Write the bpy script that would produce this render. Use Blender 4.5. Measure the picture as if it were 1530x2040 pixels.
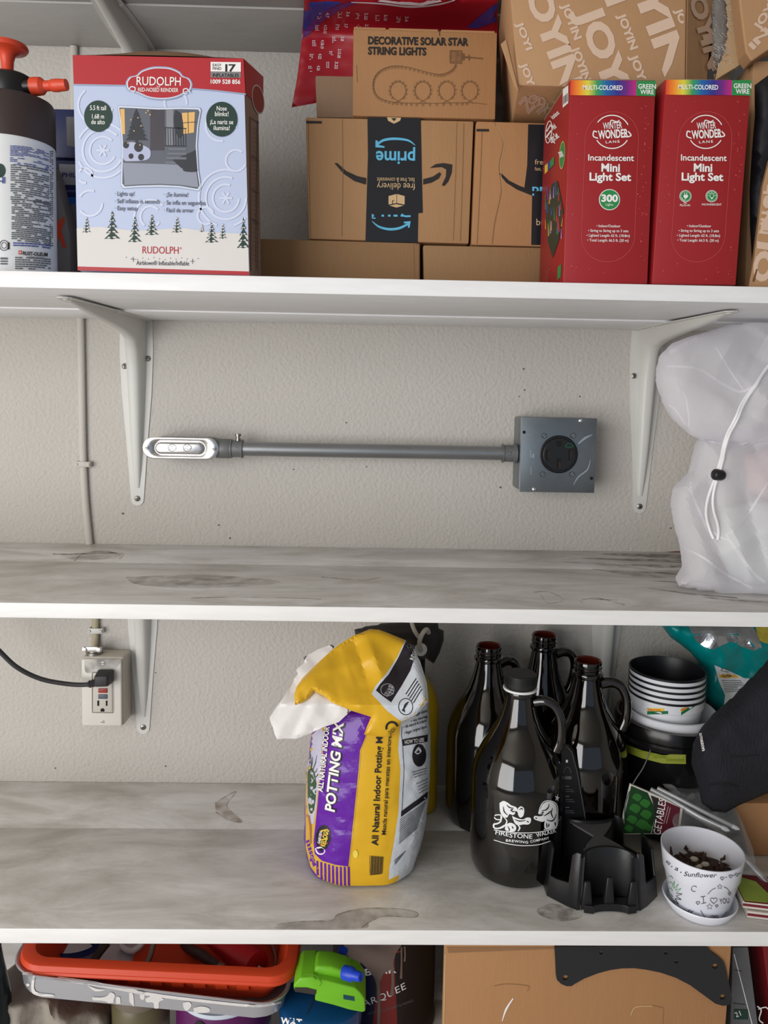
import bpy, bmesh, math, random
from mathutils import Vector, Matrix, noise, geometry
from mathutils.bvhtree import BVHTree
random.seed(7)
for o in list(bpy.data.objects):
    bpy.data.objects.remove(o, do_unlink=True)
SC = bpy.context.scene
COL = SC.collection
# ------------------------------------------------------------------ camera
PITCH, YAW, ROLL = math.radians(4.55008), math.radians(1.140214), math.radians(1.058187)
DIST, PPY, FPX, ZC = 1.26175, 905.43, 1530.0, 1.5
CF = Vector((math.sin(YAW)*math.cos(PITCH), math.cos(YAW)*math.cos(PITCH), -math.sin(PITCH)))
_r = CF.cross(Vector((0, 0, 1))).normalized()
_d = CF.cross(_r)
CR = _r*math.cos(ROLL) - _d*math.sin(ROLL)
CD = _r*math.sin(ROLL) + _d*math.cos(ROLL)
CP = Vector((0, -DIST, ZC))
cam_d = bpy.data.cameras.new('camera')
cam = bpy.data.objects.new('camera', cam_d)
COL.objects.link(cam)
cam_d.lens = FPX/2040*36
cam_d.sensor_width = 36
cam_d.shift_y = -(1020-PPY)/2040
cam_d.clip_start = 0.01
mw = Matrix((CR, -CD, -CF)).transposed().to_4x4()
mw.translation = CP
cam.matrix_world = mw
SC.camera = cam
# ------------------------------------------------------------------ light
W = bpy.data.worlds.new('sky')
SC.world = W
W.use_nodes = True
bg = W.node_tree.nodes['Background']
bg.inputs[0].default_value = (0.66, 0.80, 1.0, 1)
bg.inputs[1].default_value = 0.38
ld = bpy.data.lights.new('garage_door_daylight', 'AREA')
ld.shape = 'RECTANGLE'
ld.size, ld.size_y = 2.4, 2.2
ld.energy = 78
ld.color = (1.0, 0.985, 0.965)
lo = bpy.data.objects.new('garage_door_daylight', ld)
COL.objects.link(lo)
lo.location = (-2.0, -2.9, 1.4)
lo.rotation_euler = (math.radians(90), 0, math.radians(-36))
SC.view_settings.view_transform = 'Standard'
SC.view_settings.look = 'None'
SC.view_settings.exposure = 0.28
SC.view_settings.gamma = 1.0
SC.view_settings.use_curve_mapping = False


# ------------------------------------------------------------------ pixel <-> place
def ray(px, py):
    return CF + CR*((px-765)/FPX) + CD*((py-PPY)/FPX)


def P(px, py, y):
    v = ray(px, py)
    return CP + v*((y+DIST)/v.y)


def PZ(px, py, z):
    v = ray(px, py)
    return CP + v*((z-ZC)/v.z)


def lin(c):
    out = []
    for v in c:
        v = v/255
        out.append(v/12.92 if v <= .04045 else ((v+.055)/1.055)**2.4)
    return tuple(out)+(1,)


# ------------------------------------------------------------------ materials
MATS = {}


def M(name, rgb, rough=.5, metal=0, var=0, vs=8, bump=0, bs=60, spec=.5, coat=0, trans=0, ior=1.45, stretch=None, alpha=1, sheen=0):
    if name in MATS:
        return MATS[name]
    m = bpy.data.materials.new(name)
    m.use_nodes = True
    nt = m.node_tree
    b = nt.nodes['Principled BSDF']
    c = lin(rgb)
    b.inputs['Base Color'].default_value = c
    b.inputs['Roughness'].default_value = rough
    b.inputs['Metallic'].default_value = metal
    b.inputs['Specular IOR Level'].default_value = spec
    b.inputs['Coat Weight'].default_value = coat
    b.inputs['Coat Roughness'].default_value = .08
    b.inputs['Transmission Weight'].default_value = trans
    b.inputs['IOR'].default_value = ior
    b.inputs['Alpha'].default_value = alpha
    b.inputs['Sheen Weight'].default_value = sheen
    if var or bump:
        tc = nt.nodes.new('ShaderNodeTexCoord')
        mp = nt.nodes.new('ShaderNodeMapping')
        nt.links.new(tc.outputs['Object'], mp.inputs[0])
        if stretch:
            mp.inputs['Scale'].default_value = stretch
    if var:
        n = nt.nodes.new('ShaderNodeTexNoise')
        n.inputs['Scale'].default_value = vs
        n.inputs['Detail'].default_value = 6
        n.inputs['Roughness'].default_value = .65
        nt.links.new(mp.outputs[0], n.inputs[0])
        mx = nt.nodes.new('ShaderNodeMix')
        mx.data_type = 'RGBA'
        mx.inputs[6].default_value = tuple(x*(1-var) for x in c[:3])+(1,)
        mx.inputs[7].default_value = tuple(min(1, x*(1+var)) for x in c[:3])+(1,)
        nt.links.new(n.outputs[0], mx.inputs[0])
        nt.links.new(mx.outputs[2], b.inputs['Base Color'])
    if bump:
        n2 = nt.nodes.new('ShaderNodeTexNoise')
        n2.inputs['Scale'].default_value = bs
        n2.inputs['Detail'].default_value = 4
        nt.links.new(mp.outputs[0], n2.inputs[0])
        bp = nt.nodes.new('ShaderNodeBump')
        bp.inputs['Strength'].default_value = bump
        bp.inputs['Distance'].default_value = .004
        nt.links.new(n2.outputs[0], bp.inputs['Height'])
        nt.links.new(bp.outputs[0], b.inputs['Normal'])
    MATS[name] = m
    return m


def wash(name, rgb, amount, scale=30):
    """thin translucent stain: see-through except where the noise lays pigment"""
    if name in MATS:
        return MATS[name]
    m = bpy.data.materials.new(name)
    m.use_nodes = True
    nt = m.node_tree
    b = nt.nodes['Principled BSDF']
    b.inputs['Base Color'].default_value = lin(rgb)
    b.inputs['Roughness'].default_value = .7
    tc = nt.nodes.new('ShaderNodeTexCoord')
    n = nt.nodes.new('ShaderNodeTexNoise')
    n.inputs['Scale'].default_value = scale
    n.inputs['Detail'].default_value = 6
    nt.links.new(tc.outputs['Object'], n.inputs[0])
    r = nt.nodes.new('ShaderNodeMapRange')
    r.inputs[1].default_value = .35
    r.inputs[2].default_value = .68
    r.inputs[3].default_value = amount*.15
    r.inputs[4].default_value = amount
    nt.links.new(n.outputs[0], r.inputs[0])
    nt.links.new(r.outputs[0], b.inputs['Alpha'])
    MATS[name] = m
    return m


def dirty_paint(name, rgb, dirt, lo_, hi_, scale):
    """white shelf paint, with grime that has settled on the faces turned upward"""
    m = bpy.data.materials.new(name)
    m.use_nodes = True
    nt = m.node_tree
    b = nt.nodes['Principled BSDF']
    b.inputs['Roughness'].default_value = .45
    N = nt.nodes.new
    L = nt.links.new
    tc = N('ShaderNodeTexCoord')
    mp = N('ShaderNodeMapping')
    mp.inputs['Scale'].default_value = (.8, 2.2, 1)
    L(tc.outputs['Object'], mp.inputs[0])
    n = N('ShaderNodeTexNoise')
    n.inputs['Scale'].default_value = scale
    n.inputs['Detail'].default_value = 9
    n.inputs['Roughness'].default_value = .68
    n.inputs['Distortion'].default_value = .6
    L(mp.outputs[0], n.inputs[0])
    r = N('ShaderNodeMapRange')
    r.inputs[1].default_value = lo_
    r.inputs[2].default_value = hi_
    L(n.outputs[0], r.inputs[0])
    g = N('ShaderNodeNewGeometry')
    s = N('ShaderNodeSeparateXYZ')
    L(g.outputs['Normal'], s.inputs[0])
    r2 = N('ShaderNodeMapRange')
    r2.inputs[1].default_value = .3
    r2.inputs[2].default_value = .8
    L(s.outputs[2], r2.inputs[0])
    mu = N('ShaderNodeMath')
    mu.operation = 'MULTIPLY'
    L(r.outputs[0], mu.inputs[0])
    L(r2.outputs[0], mu.inputs[1])
    # grain of old paint everywhere
    n3 = N('ShaderNodeTexNoise')
    n3.inputs['Scale'].default_value = 45
    n3.inputs['Detail'].default_value = 6
    mp3 = N('ShaderNodeMapping')
    mp3.inputs['Scale'].default_value = (.35, 1, 2.4)
    L(tc.outputs['Object'], mp3.inputs[0])
    L(mp3.outputs[0], n3.inputs[0])
    mg = N('ShaderNodeMix')
    mg.data_type = 'RGBA'
    c = lin(rgb)
    mg.inputs[6].default_value = tuple(x*.90 for x in c[:3])+(1,)
    mg.inputs[7].default_value = tuple(min(1, x*1.06) for x in c[:3])+(1,)
    L(n3.outputs[0], mg.inputs[0])
    mx = N('ShaderNodeMix')
    mx.data_type = 'RGBA'
    L(mu.outputs[0], mx.inputs[0])
    L(mg.outputs[2], mx.inputs[6])
    mx.inputs[7].default_value = lin(dirt)
    L(mx.outputs[2], b.inputs['Base Color'])
    bp = N('ShaderNodeBump')
    bp.inputs['Strength'].default_value = .35
    bp.inputs['Distance'].default_value = .0025
    L(n3.outputs[0], bp.inputs['Height'])
    L(bp.outputs[0], b.inputs['Normal'])
    return m


def veil(name, rgb, density, tint=.0):
    """sheer fabric or clear film: part of the light passes straight through"""
    if name in MATS:
        return MATS[name]
    m = bpy.data.materials.new(name)
    m.use_nodes = True
    nt = m.node_tree
    nt.nodes.remove(nt.nodes['Principled BSDF'])
    out = nt.nodes['Material Output']
    t = nt.nodes.new('ShaderNodeBsdfTransparent')
    d = nt.nodes.new('ShaderNodeBsdfDiffuse')
    d.inputs[0].default_value = lin(rgb)
    tl = nt.nodes.new('ShaderNodeBsdfTranslucent')
    tl.inputs[0].default_value = lin(rgb)
    a = nt.nodes.new('ShaderNodeMixShader')
    a.inputs[0].default_value = .22
    nt.links.new(d.outputs[0], a.inputs[1])
    nt.links.new(tl.outputs[0], a.inputs[2])
    gl = nt.nodes.new('ShaderNodeBsdfGlossy')
    gl.inputs['Roughness'].default_value = .25
    a2 = nt.nodes.new('ShaderNodeMixShader')
    a2.inputs[0].default_value = tint
    nt.links.new(a.outputs[0], a2.inputs[1])
    nt.links.new(gl.outputs[0], a2.inputs[2])
    x = nt.nodes.new('ShaderNodeMixShader')
    lw = nt.nodes.new('ShaderNodeLayerWeight')
    lw.inputs[0].default_value = .35
    r = nt.nodes.new('ShaderNodeMapRange')
    r.inputs[3].default_value = density*.72
    r.inputs[4].default_value = min(1, density*1.7)
    nt.links.new(lw.outputs['Facing'], r.inputs[0])
    nt.links.new(r.outputs[0], x.inputs[0])
    nt.links.new(t.outputs[0], x.inputs[1])
    nt.links.new(a2.outputs[0], x.inputs[2])
    nt.links.new(x.outputs[0], out.inputs[0])
    MATS[name] = m
    return m


def rainbow(name, px0, px1, py, y, stops):
    """printed colour bar: ramp along the strip's own width"""
    m = bpy.data.materials.new(name)
    m.use_nodes = True
    nt = m.node_tree
    b = nt.nodes['Principled BSDF']
    b.inputs['Roughness'].default_value = .4
    g = nt.nodes.new('ShaderNodeNewGeometry')
    s = nt.nodes.new('ShaderNodeSeparateXYZ')
    nt.links.new(g.outputs['Position'], s.inputs[0])
    r = nt.nodes.new('ShaderNodeMapRange')
    r.inputs[1].default_value = P(px0, py, y).x
    r.inputs[2].default_value = P(px1, py, y).x
    nt.links.new(s.outputs[0], r.inputs[0])
    cr = nt.nodes.new('ShaderNodeValToRGB')
    e = cr.color_ramp.elements
    e[0].position, e[0].color = stops[0][0], lin(stops[0][1])
    e[1].position, e[1].color = stops[-1][0], lin(stops[-1][1])
    for p, c in stops[1:-1]:
        k = e.new(p)
        k.color = lin(c)
    nt.links.new(r.outputs[0], cr.inputs[0])
    nt.links.new(cr.outputs[0], b.inputs['Base Color'])
    return m


# ------------------------------------------------------------------ things and parts
def tag(o, label=None, cat=None, group=None, kind=None):
    if label: o['label'] = label
    if cat: o['category'] = cat
    if group: o['group'] = group
    if kind: o['kind'] = kind
    return o


def thing(name, label, cat, loc, group=None):
    o = bpy.data.objects.new(name, None)
    o.empty_display_size = .02
    COL.objects.link(o)
    o.location = loc
    return tag(o, label, cat, group)


class MB:
    def __init__(self):
        self.v, self.f, self.m = [], [], []

    def add(self, vs, fs, m=0):
        k = len(self.v)
        self.v += [Vector(x) for x in vs]
        self.f += [tuple(i+k for i in f) for f in fs]
        self.m += [m]*len(fs)
        return self

    def hexa(self, c, m=0):
        # c: 4 front corners TL TR BR BL, then 4 back corners
        return self.add(c, [(0, 3, 2, 1), (4, 5, 6, 7), (0, 1, 5, 4), (1, 2, 6, 5), (2, 3, 7, 6), (3, 0, 4, 7)], m)

    def box(self, x0, x1, y0, y1, z0, z1, m=0):
        return self.hexa([(x0, y0, z1), (x1, y0, z1), (x1, y0, z0), (x0, y0, z0), (x0, y1, z1), (x1, y1, z1), (x1, y1, z0), (x0, y1, z0)], m)

    def lathe(self, c, prof, seg=40, m=0, axis=None, sx=1, sy=1):
        """prof: (radius, height) along axis from point c"""
        c = Vector(c)
        a = Vector(axis).normalized() if axis else Vector((0, 0, 1))
        u = a.orthogonal().normalized() if axis else Vector((1, 0, 0))
        w = a.cross(u)
        vs, fs, idx = [], [], []
        for r, h in prof:
            if r < 1e-6:
                idx.append([len(vs)])
                vs.append(c+a*h)
            else:
                idx.append(list(range(len(vs), len(vs)+seg)))
                for i in range(seg):
                    t = 2*math.pi*i/seg
                    vs.append(c+a*h+u*(math.cos(t)*r*sx)+w*(math.sin(t)*r*sy))
        for A, B in zip(idx, idx[1:]):
            for i in range(seg):
                j = (i+1) % seg
                if len(A) == 1 and len(B) == 1: continue
                if len(A) == 1: fs.append((A[0], B[j], B[i]))
                elif len(B) == 1: fs.append((A[i], A[j], B[0]))
                else: fs.append((A[i], A[j], B[j], B[i]))
        return self.add(vs, fs, m)

    def tube(self, pts, rad, seg=10, m=0, flat=1.0, flat_axis=None, cap=True):
        pts = [Vector(p) for p in pts]
        n = len(pts)
        rad = rad if isinstance(rad, (list, tuple)) else [rad]*n
        vs, fs = [], []
        t0 = (pts[1]-pts[0]).normalized()
        u = Vector(flat_axis) if flat_axis else t0.orthogonal()
        for i, p in enumerate(pts):
            t = (pts[min(i+1, n-1)]-pts[max(i-1, 0)]).normalized()
            u = (u-t*u.dot(t)).normalized()
            w = t.cross(u)
            for k in range(seg):
                a = 2*math.pi*k/seg
                vs.append(p+u*(math.cos(a)*rad[i]*flat)+w*(math.sin(a)*rad[i]))
        for i in range(n-1):
            for k in range(seg):
                j = (k+1) % seg
                fs.append((i*seg+k, i*seg+j, (i+1)*seg+j, (i+1)*seg+k))
        if cap:
            fs.append(tuple(range(seg))[::-1])
            fs.append(tuple((n-1)*seg+k for k in range(seg)))
        return self.add(vs, fs, m)

    def prism(self, pts, ext, m=0):
        pts = [Vector(p) for p in pts]
        ext = Vector(ext)
        n = len(pts)
        vs = pts+[p+ext for p in pts]
        fs = [tuple(range(n)), tuple(range(2*n-1, n-1, -1))]
        fs += [(i, i+n, (i+1) % n+n, (i+1) % n) for i in range(n)]
        return self.add(vs, fs, m)

    def build(self, name, mats, parent=None, bevel=0, seg=2, smooth=None, origin=None):
        me = bpy.data.meshes.new(name)
        org = parent.matrix_world.translation if parent else Vector(origin or (0, 0, 0))
        if parent:
            org = Vector((0, 0, 0))
            p = parent
            while p:
                org = org+p.location
                p = p.parent
        me.from_pydata([v-org for v in self.v], [], self.f)
        for m in (mats if isinstance(mats, (list, tuple)) else [mats]):
            me.materials.append(m)
        for p, i in zip(me.polygons, self.m):
            p.material_index = i
        bm = bmesh.new()
        bm.from_mesh(me)
        bmesh.ops.recalc_face_normals(bm, faces=bm.faces)
        if bevel:
            es = [e for e in bm.edges if len(e.link_faces) == 2 and e.calc_face_angle() > .5]
            bmesh.ops.bevel(bm, geom=es, offset=bevel, segments=seg, affect='EDGES', profile=.5, clamp_overlap=True)
        bm.to_mesh(me)
        bm.free()
        if smooth is not None:
            for p in me.polygons: p.use_smooth = True
            me.set_sharp_from_angle(angle=math.radians(smooth))
        o = bpy.data.objects.new(name, me)
        COL.objects.link(o)
        if parent: o.parent = parent
        else: o.location = org
        return o


def smooth_path(pts, n=8):
    pts = [Vector(p) for p in pts]
    out = []
    for i in range(len(pts)-1):
        p0, p1, p2, p3 = pts[max(i-1, 0)], pts[i], pts[i+1], pts[min(i+2, len(pts)-1)]
        for k in range(n):
            t = k/n
            out.append(.5*((2*p1)+(p2-p0)*t+(2*p0-5*p1+4*p2-p3)*t*t+(3*p1-p0-3*p2+p3)*t**3))
    out.append(pts[-1])
    return out


def seg_dist(p, a, b):
    ab = b-a
    t = max(0, min(1, (p-a).dot(ab)/max(ab.length_squared, 1e-9)))
    return (a+ab*t-p).length


def inside(p, poly):
    c = False
    j = len(poly)-1
    for i in range(len(poly)):
        a, b = poly[i], poly[j]
        if (a[1] > p[1]) != (b[1] > p[1]) and p[0] < (b[0]-a[0])*(p[1]-a[1])/(b[1]-a[1])+a[0]:
            c = not c
        j = i
    return c


def densify(poly, step):
    out = []
    for a, b in zip(poly, poly[1:]+poly[:1]):
        a, b = Vector(a), Vector(b)
        k = max(1, int((b-a).length/step))
        out += [a+(b-a)*(i/k) for i in range(k)]
    return out


def fill2d(poly, step, holes=()):
    """triangulate a 2-D outline with interior points: verts, faces, distance to the outline"""
    loops = [densify(poly, step)]+[densify(h, step) for h in holes]
    pts, faces = [], []
    for l in loops:
        faces.append(list(range(len(pts), len(pts)+len(l))))
        pts += l
    segs = [(l[i], l[(i+1) % len(l)]) for l in loops for i in range(len(l))]
    xs, ys = [p[0] for p in pts], [p[1] for p in pts]
    y = min(ys)+step*.5
    row = 0
    while y < max(ys):
        x = min(xs)+(step*.5 if row % 2 else step)
        while x < max(xs):
            p = Vector((x, y))
            if inside(p, loops[0]) and not any(inside(p, h) for h in loops[1:]):
                if min(seg_dist(p, a, b) for a, b in segs) > step*.45:
                    pts.append(p)
            x += step
        y += step*.87
        row += 1
    r = geometry.delaunay_2d_cdt(pts, [], faces, 2 if holes else 1, 1e-4)
    V = [Vector(v) for v in r[0]]
    D = [min(seg_dist(p, a, b) for a, b in segs) for p in V]
    return V, [tuple(f) for f in r[2]], D


def crumple(px, py, s, seed):
    a = noise.noise(Vector((px*s, py*s, seed)))
    b = noise.noise(Vector((px*s*2.1, py*s*2.1, seed+7)))
    return (1-abs(a)*2.2)*.6+(1-abs(b)*2.2)*.3


def creases(px, py, s, seed):
    """sharp folds: crossing triangle waves whose spacing wanders"""
    h = 0
    for i in range(4):
        an = seed*1.7+i*.83+.5*math.sin(i*3.1+seed)
        d = px*math.cos(an)+py*math.sin(an)+22*noise.noise(Vector((px*s*.35, py*s*.35, seed+i)))
        t_ = (d*s*(.55+.3*i)+seed*.37*i) % 2
        k = noise.noise(Vector((px*s*.5, py*s*.5, seed*2+i*5)))+.35
        h += max(0, k)*(abs(t_-1)*2-1)*(.5 if i else .7)
    return h


def pillow(poly, y0, tf, tb, R, step=9, amp=.0, sc=.02, seed=1.0, edge=0.0, sharp=False):
    """closed cushion-like body from an outline: front swells by tf, back by tb (metres), reaching full depth R px in"""
    V, F, D = fill2d(poly, step)
    fy = y0 if callable(y0) else (lambda a, b: y0)
    mb = MB()
    vs, idx_b = [], {}
    for p, d in zip(V, D):
        k = min(1, d/R)
        h = math.sqrt(max(0, 1-(1-k)**2))
        n = (creases if sharp else crumple)(p[0], p[1], sc, seed)*amp*min(1, k*2+edge) if amp else 0
        vs.append(P(p[0], p[1], fy(p[0], p[1])-tf*h-n))
    m = len(vs)
    fs = list(F)
    for i, (p, d) in enumerate(zip(V, D)):
        if d < 1e-3:
            idx_b[i] = i
            continue
        k = min(1, d/R)
        h = math.sqrt(max(0, 1-(1-k)**2))
        idx_b[i] = len(vs)
        # the back is laid straight behind the front, not along the line of sight
        q = P(p[0], p[1], fy(p[0], p[1]))
        vs.append(Vector((q.x, q.y+tb*h, q.z)))
    fs += [tuple(idx_b[i] for i in f)[::-1] for f in F]
    mb.add(vs, fs)
    return mb


# ------------------------------------------------------------------ printed artwork laid on surfaces
_fc = {}


def glyphs(text, bold=0.0, shear=0.0, spacing=1.0):
    k = (text, bold, shear, spacing)
    if k in _fc: return _fc[k]
    c = bpy.data.curves.new('lettering', 'FONT')
    c.body = text
    c.offset = bold
    c.shear = shear
    c.space_character = spacing
    c.resolution_u = 3
    o = bpy.data.objects.new('lettering', c)
    COL.objects.link(o)
    bpy.context.view_layer.update()
    me = bpy.data.meshes.new_from_object(o)
    vs = [(v.co.x, v.co.y) for v in me.vertices]
    fs = [tuple(p.vertices) for p in me.polygons]
    bpy.data.objects.remove(o)
    bpy.data.curves.remove(c)
    bpy.data.meshes.remove(me)
    _fc[k] = (vs, fs)
    return _fc[k]


CAP = .69


class Art:
    """flat artwork in photo pixels; lay() puts it on a real surface"""

    def __init__(self):
        self.items = []

    def text(self, x, y, h, s, mat, w=None, anchor='l', rot=.012, bold=.0, shear=0.0, layer=2, flip=1, spacing=1.0, bend=None):
        vs, fs = glyphs(s, bold, shear, spacing)
        if not vs: return self
        k = h/CAP
        x0, x1 = min(v[0] for v in vs), max(v[0] for v in vs)
        kx = w/(x1-x0) if w else k
        wd = (x1-x0)*kx
        ox = {'l': 0, 'c': -wd/2, 'r': -wd}[anchor]
        ca, sa = math.cos(rot), math.sin(rot)
        out = []
        for a, b in vs:
            u, v = (a-x0)*kx+ox, -b*k
            if bend: v += bend*(u*u)
            out.append((x+u*ca-v*sa, y+u*sa+v*ca))
        self.items.append((out, fs, mat, layer))
        return self

    def poly(self, pts, mat, layer=1, grid=None):
        if grid:
            V, F, _ = fill2d([tuple(p) for p in pts], grid)
            self.items.append(([tuple(v) for v in V], F, mat, layer))
        else:
            tr = geometry.tessellate_polygon([[Vector((p[0], p[1], 0)) for p in pts]])
            self.items.append(([tuple(p) for p in pts], [tuple(t) for t in tr], mat, layer))
        return self

    def rect(self, x0, y0, x1, y1, mat, layer=1, slope=.012, grid=None):
        dy = (x1-x0)*slope
        return self.poly([(x0, y0), (x1, y0+dy), (x1, y1+dy), (x0, y1)], mat, layer, grid)

    def oval(self, cx, cy, rx, ry, mat, layer=1, n=36, rot=0, grid=None):
        pts = []
        for i in range(n):
            a = 2*math.pi*i/n
            u, v = rx*math.cos(a), ry*math.sin(a)
            pts.append((cx+u*math.cos(rot)-v*math.sin(rot), cy+u*math.sin(rot)+v*math.cos(rot)))
        return self.poly(pts, mat, layer, grid)

    def line(self, pts, w, mat, layer=2, close=False):
        pts = [Vector(p[:2]) for p in pts]
        if close: pts.append(pts[0])
        w = list(w) if isinstance(w, (list, tuple)) else [w]*len(pts)
        qp, qw = [], []
        for i in range(len(pts)-1):
            k = max(1, int((pts[i+1]-pts[i]).length/7))
            for j in range(k):
                qp.append(pts[i].lerp(pts[i+1], j/k))
                qw.append(w[i]+(w[i+1]-w[i])*j/k)
        pts, w = qp+[pts[-1]], qw+[w[-1]]
        vs, fs = [], []
        n = len(pts)
        for i, p in enumerate(pts):
            t = pts[min(i+1, n-1)]-pts[max(i-1, 0)]
            if close and i in (0, n-1): t = pts[1]-pts[n-2]
            t = t.normalized() if t.length > 1e-9 else Vector((1, 0))
            nn = Vector((-t.y, t.x))*w[i]/2
            vs += [tuple(p+nn), tuple(p-nn)]
        for i in range(n-1):
            fs.append((2*i, 2*i+1, 2*i+3, 2*i+2))
        self.items.append((vs, fs, mat, layer))
        return self

    def ring(self, cx, cy, rx, ry, w, mat, layer=2, a0=0, a1=360, n=40, rot=0):
        pts = []
        for i in range(n+1):
            a = math.radians(a0+(a1-a0)*i/n)
            u, v = rx*math.cos(a), ry*math.sin(a)
            pts.append((cx+u*math.cos(rot)-v*math.sin(rot), cy+u*math.sin(rot)+v*math.cos(rot)))
        return self.line(pts, w, mat, layer)

    def curve(self, pts, w, mat, layer=2, n=6, close=False):
        q = [(p[0], p[1], 0) for p in pts]
        if close: q.append(q[0])
        sp = smooth_path(q, n)
        if isinstance(w, (list, tuple)):
            ww = []
            for i in range(len(sp)):
                t = i/(len(sp)-1)*(len(w)-1)
                a = min(int(t), len(w)-2)
                ww.append(w[a]+(w[a+1]-w[a])*(t-a))
            w = ww
        return self.line([(p.x, p.y) for p in sp], w, mat, layer)

    def blob(self, pts, mat, layer=2, n=6, grid=None):
        sp = smooth_path([(p[0], p[1], 0) for p in pts]+[(pts[0][0], pts[0][1], 0)], n)
        return self.poly([(p.x, p.y) for p in sp[:-1]], mat, layer, grid)

    def dashes(self, x0, y0, x1, y1, rows, mat, h=.55, layer=2, slope=.012, seed=1, bend=0.0, fill=.85):
        """unreadable fine print: rows of short word-length marks"""
        rnd = random.Random(seed)
        rh = (y1-y0)/rows
        for r in range(rows):
            x = x0
            xe = x1 if rnd.random() < .8 else x0+(x1-x0)*rnd.uniform(.4, .9)
            while x < xe-1:
                wl = rnd.uniform(.02, .09)*(x1-x0)+2
                e = min(x+wl, xe)
                yy = y0+r*rh+(x-x0)*slope
                bb = bend*((x-x0)/(x1-x0))**2
                be = bend*((e-x0)/(x1-x0))**2
                if rnd.random() < fill:
                    self.items.append(([(x, yy+bb), (e, yy+be), (e, yy+rh*h+be), (x, yy+rh*h+bb)], [(0, 1, 2, 3)], mat, layer))
                x = e+max(1.0, .012*(x1-x0))
        return self

    def map(self, fn):
        self.items = [([fn(*p) for p in vs], fs, m, l) for vs, fs, m, l in self.items]
        return self

    def lay(self, name, parent, surf, off=.0003, step=.00022, each=False):
        if each and len(self.items) > 1:
            for it in self.items:
                b = Art()
                b.items = [it]
                b.lay(name, parent, surf, off, step)
            return None
        mats, mb = [], MB()
        for it_i, (vs, fs, mat, layer) in enumerate(self.items):
            layer = layer+(it_i % 6)*.15
            if mat not in mats: mats.append(mat)
            pts = []
            last = None
            for p in vs:
                h = surf(p[0], p[1])
                if h is None:
                    pts.append(None)
                else:
                    q, nrm = h
                    pts.append(q+nrm*(off+step*layer))
            keep = [f for f in fs if all(pts[i] is not None for i in f)]
            if keep:
                mb.add([q if q is not None else Vector((0, 0, 0)) for q in pts], keep, mats.index(mat))
        # drop unused
        used = sorted({i for f in mb.f for i in f})
        rm = {o: n for n, o in enumerate(used)}
        mb.v = [mb.v[i] for i in used]
        mb.f = [tuple(rm[i] for i in f) for f in mb.f]
        me = bpy.data.meshes.new(name)
        org = Vector((0, 0, 0))
        p = parent
        while p:
            org = org+p.location
            p = p.parent
        me.from_pydata([v-org for v in mb.v], [], mb.f)
        for m in mats: me.materials.append(m)
        for pl, i in zip(me.polygons, mb.m): pl.material_index = i
        o = bpy.data.objects.new(name, me)
        COL.objects.link(o)
        o.parent = parent
        if len(self.items) > 1 or len(self.items[0][1]) > 300:
            o['kind'] = 'stuff'
        return o


def plane_y(y):
    n = Vector((0, -1, 0))
    return lambda px, py: (P(px, py, y), n)


def plane_z(z):
    n = Vector((0, 0, 1))
    return lambda px, py: (PZ(px, py, z), n)


def plane_pn(p0, n):
    p0, n = Vector(p0), Vector(n).normalized()
    if n.dot(p0-CP) > 0: n = -n

    def f(px, py):
        v = ray(px, py)
        return CP+v*((p0-CP).dot(n)/v.dot(n)), n
    return f


def on_mesh(objs):
    vs, fs = [], []
    for o in (objs if isinstance(objs, (list, tuple)) else [objs]):
        org = Vector((0, 0, 0))
        p = o
        while p:
            org = org+p.location
            p = p.parent
        k = len(vs)
        vs += [v.co+org for v in o.data.vertices]
        fs += [tuple(i+k for i in p.vertices) for p in o.data.polygons]
    t = BVHTree.FromPolygons(vs, fs)

    def f(px, py):
        d = ray(px, py).normalized()
        q, n, i, _ = t.ray_cast(CP, d)
        if q is None: return None
        if n.dot(d) > 0: n = -n
        return q, n
    return f


def quadbox(tl, tr, br, bl, y, depth):
    """carton whose front face has the given corners (photo pixels) in the plane y; the back is straight behind"""
    f = [P(*tl, y), P(*tr, y), P(*br, y), P(*bl, y)]
    return f+[p+Vector((0, depth, 0)) for p in f]
# ================================================================== setting
S = .3584
LT, LB, MT, MB_, UT, UB, TW = .8356, .8159, 1.2442, 1.2255, 1.6327, 1.6134, 2.0353
BT = .56     # board the lowest things stand on
white_paint = dirty_paint('white shelf paint', (240, 240, 242), (206, 202, 196), .50, .72, 5)
white_dirty = dirty_paint('grimy white shelf paint', (236, 235, 234), (150, 142, 130), .30, .82, 7)
wall_m = M('textured wall paint', (190, 185, 178), .75, var=.07, vs=3, bump=.55, bs=170)
# fine orange-peel plus soot smears on the wall
nt = wall_m.node_tree
garage_m = M('garage plaster', (196, 190, 180), .8, var=.05)
conc_m = M('garage concrete', (190, 186, 180), .8, var=.12, vs=5)


def struct(name, mb, mat, bevel=0):
    o = mb.build(name, mat, bevel=bevel)
    o['kind'] = 'structure'
    return o


struct('wall_back', MB().box(-3, 3, 0, .1, 0, 2.75), wall_m)
struct('wall_left', MB().box(-3.1, -3, -5, .1, 0, 2.75), garage_m)
struct('wall_right', MB().box(3, 3.1, -5, .1, 0, 2.75), garage_m)
struct('floor', MB().box(-3.1, 3.1, -5, .1, -.1, 0), conc_m)
struct('ceiling', MB().box(-3.1, 3.1, -5, .1, 2.75, 2.85), garage_m)

YJ = -.138


def shelf(z0, z1, label, mat, lip=.0022):
    t = thing('shelf', label, 'shelf', (0, 0, z0))
    MB().box(-1.15, 1.15, -S, YJ-.0006, z0, z1).build('front_board', mat, t, bevel=.0015, smooth=40)
    MB().box(-1.15, 1.15, YJ+.0006, -.001, z0-lip, z1-.0004).build('back_board', mat, t, bevel=.0012, smooth=40)
    return t


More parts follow.
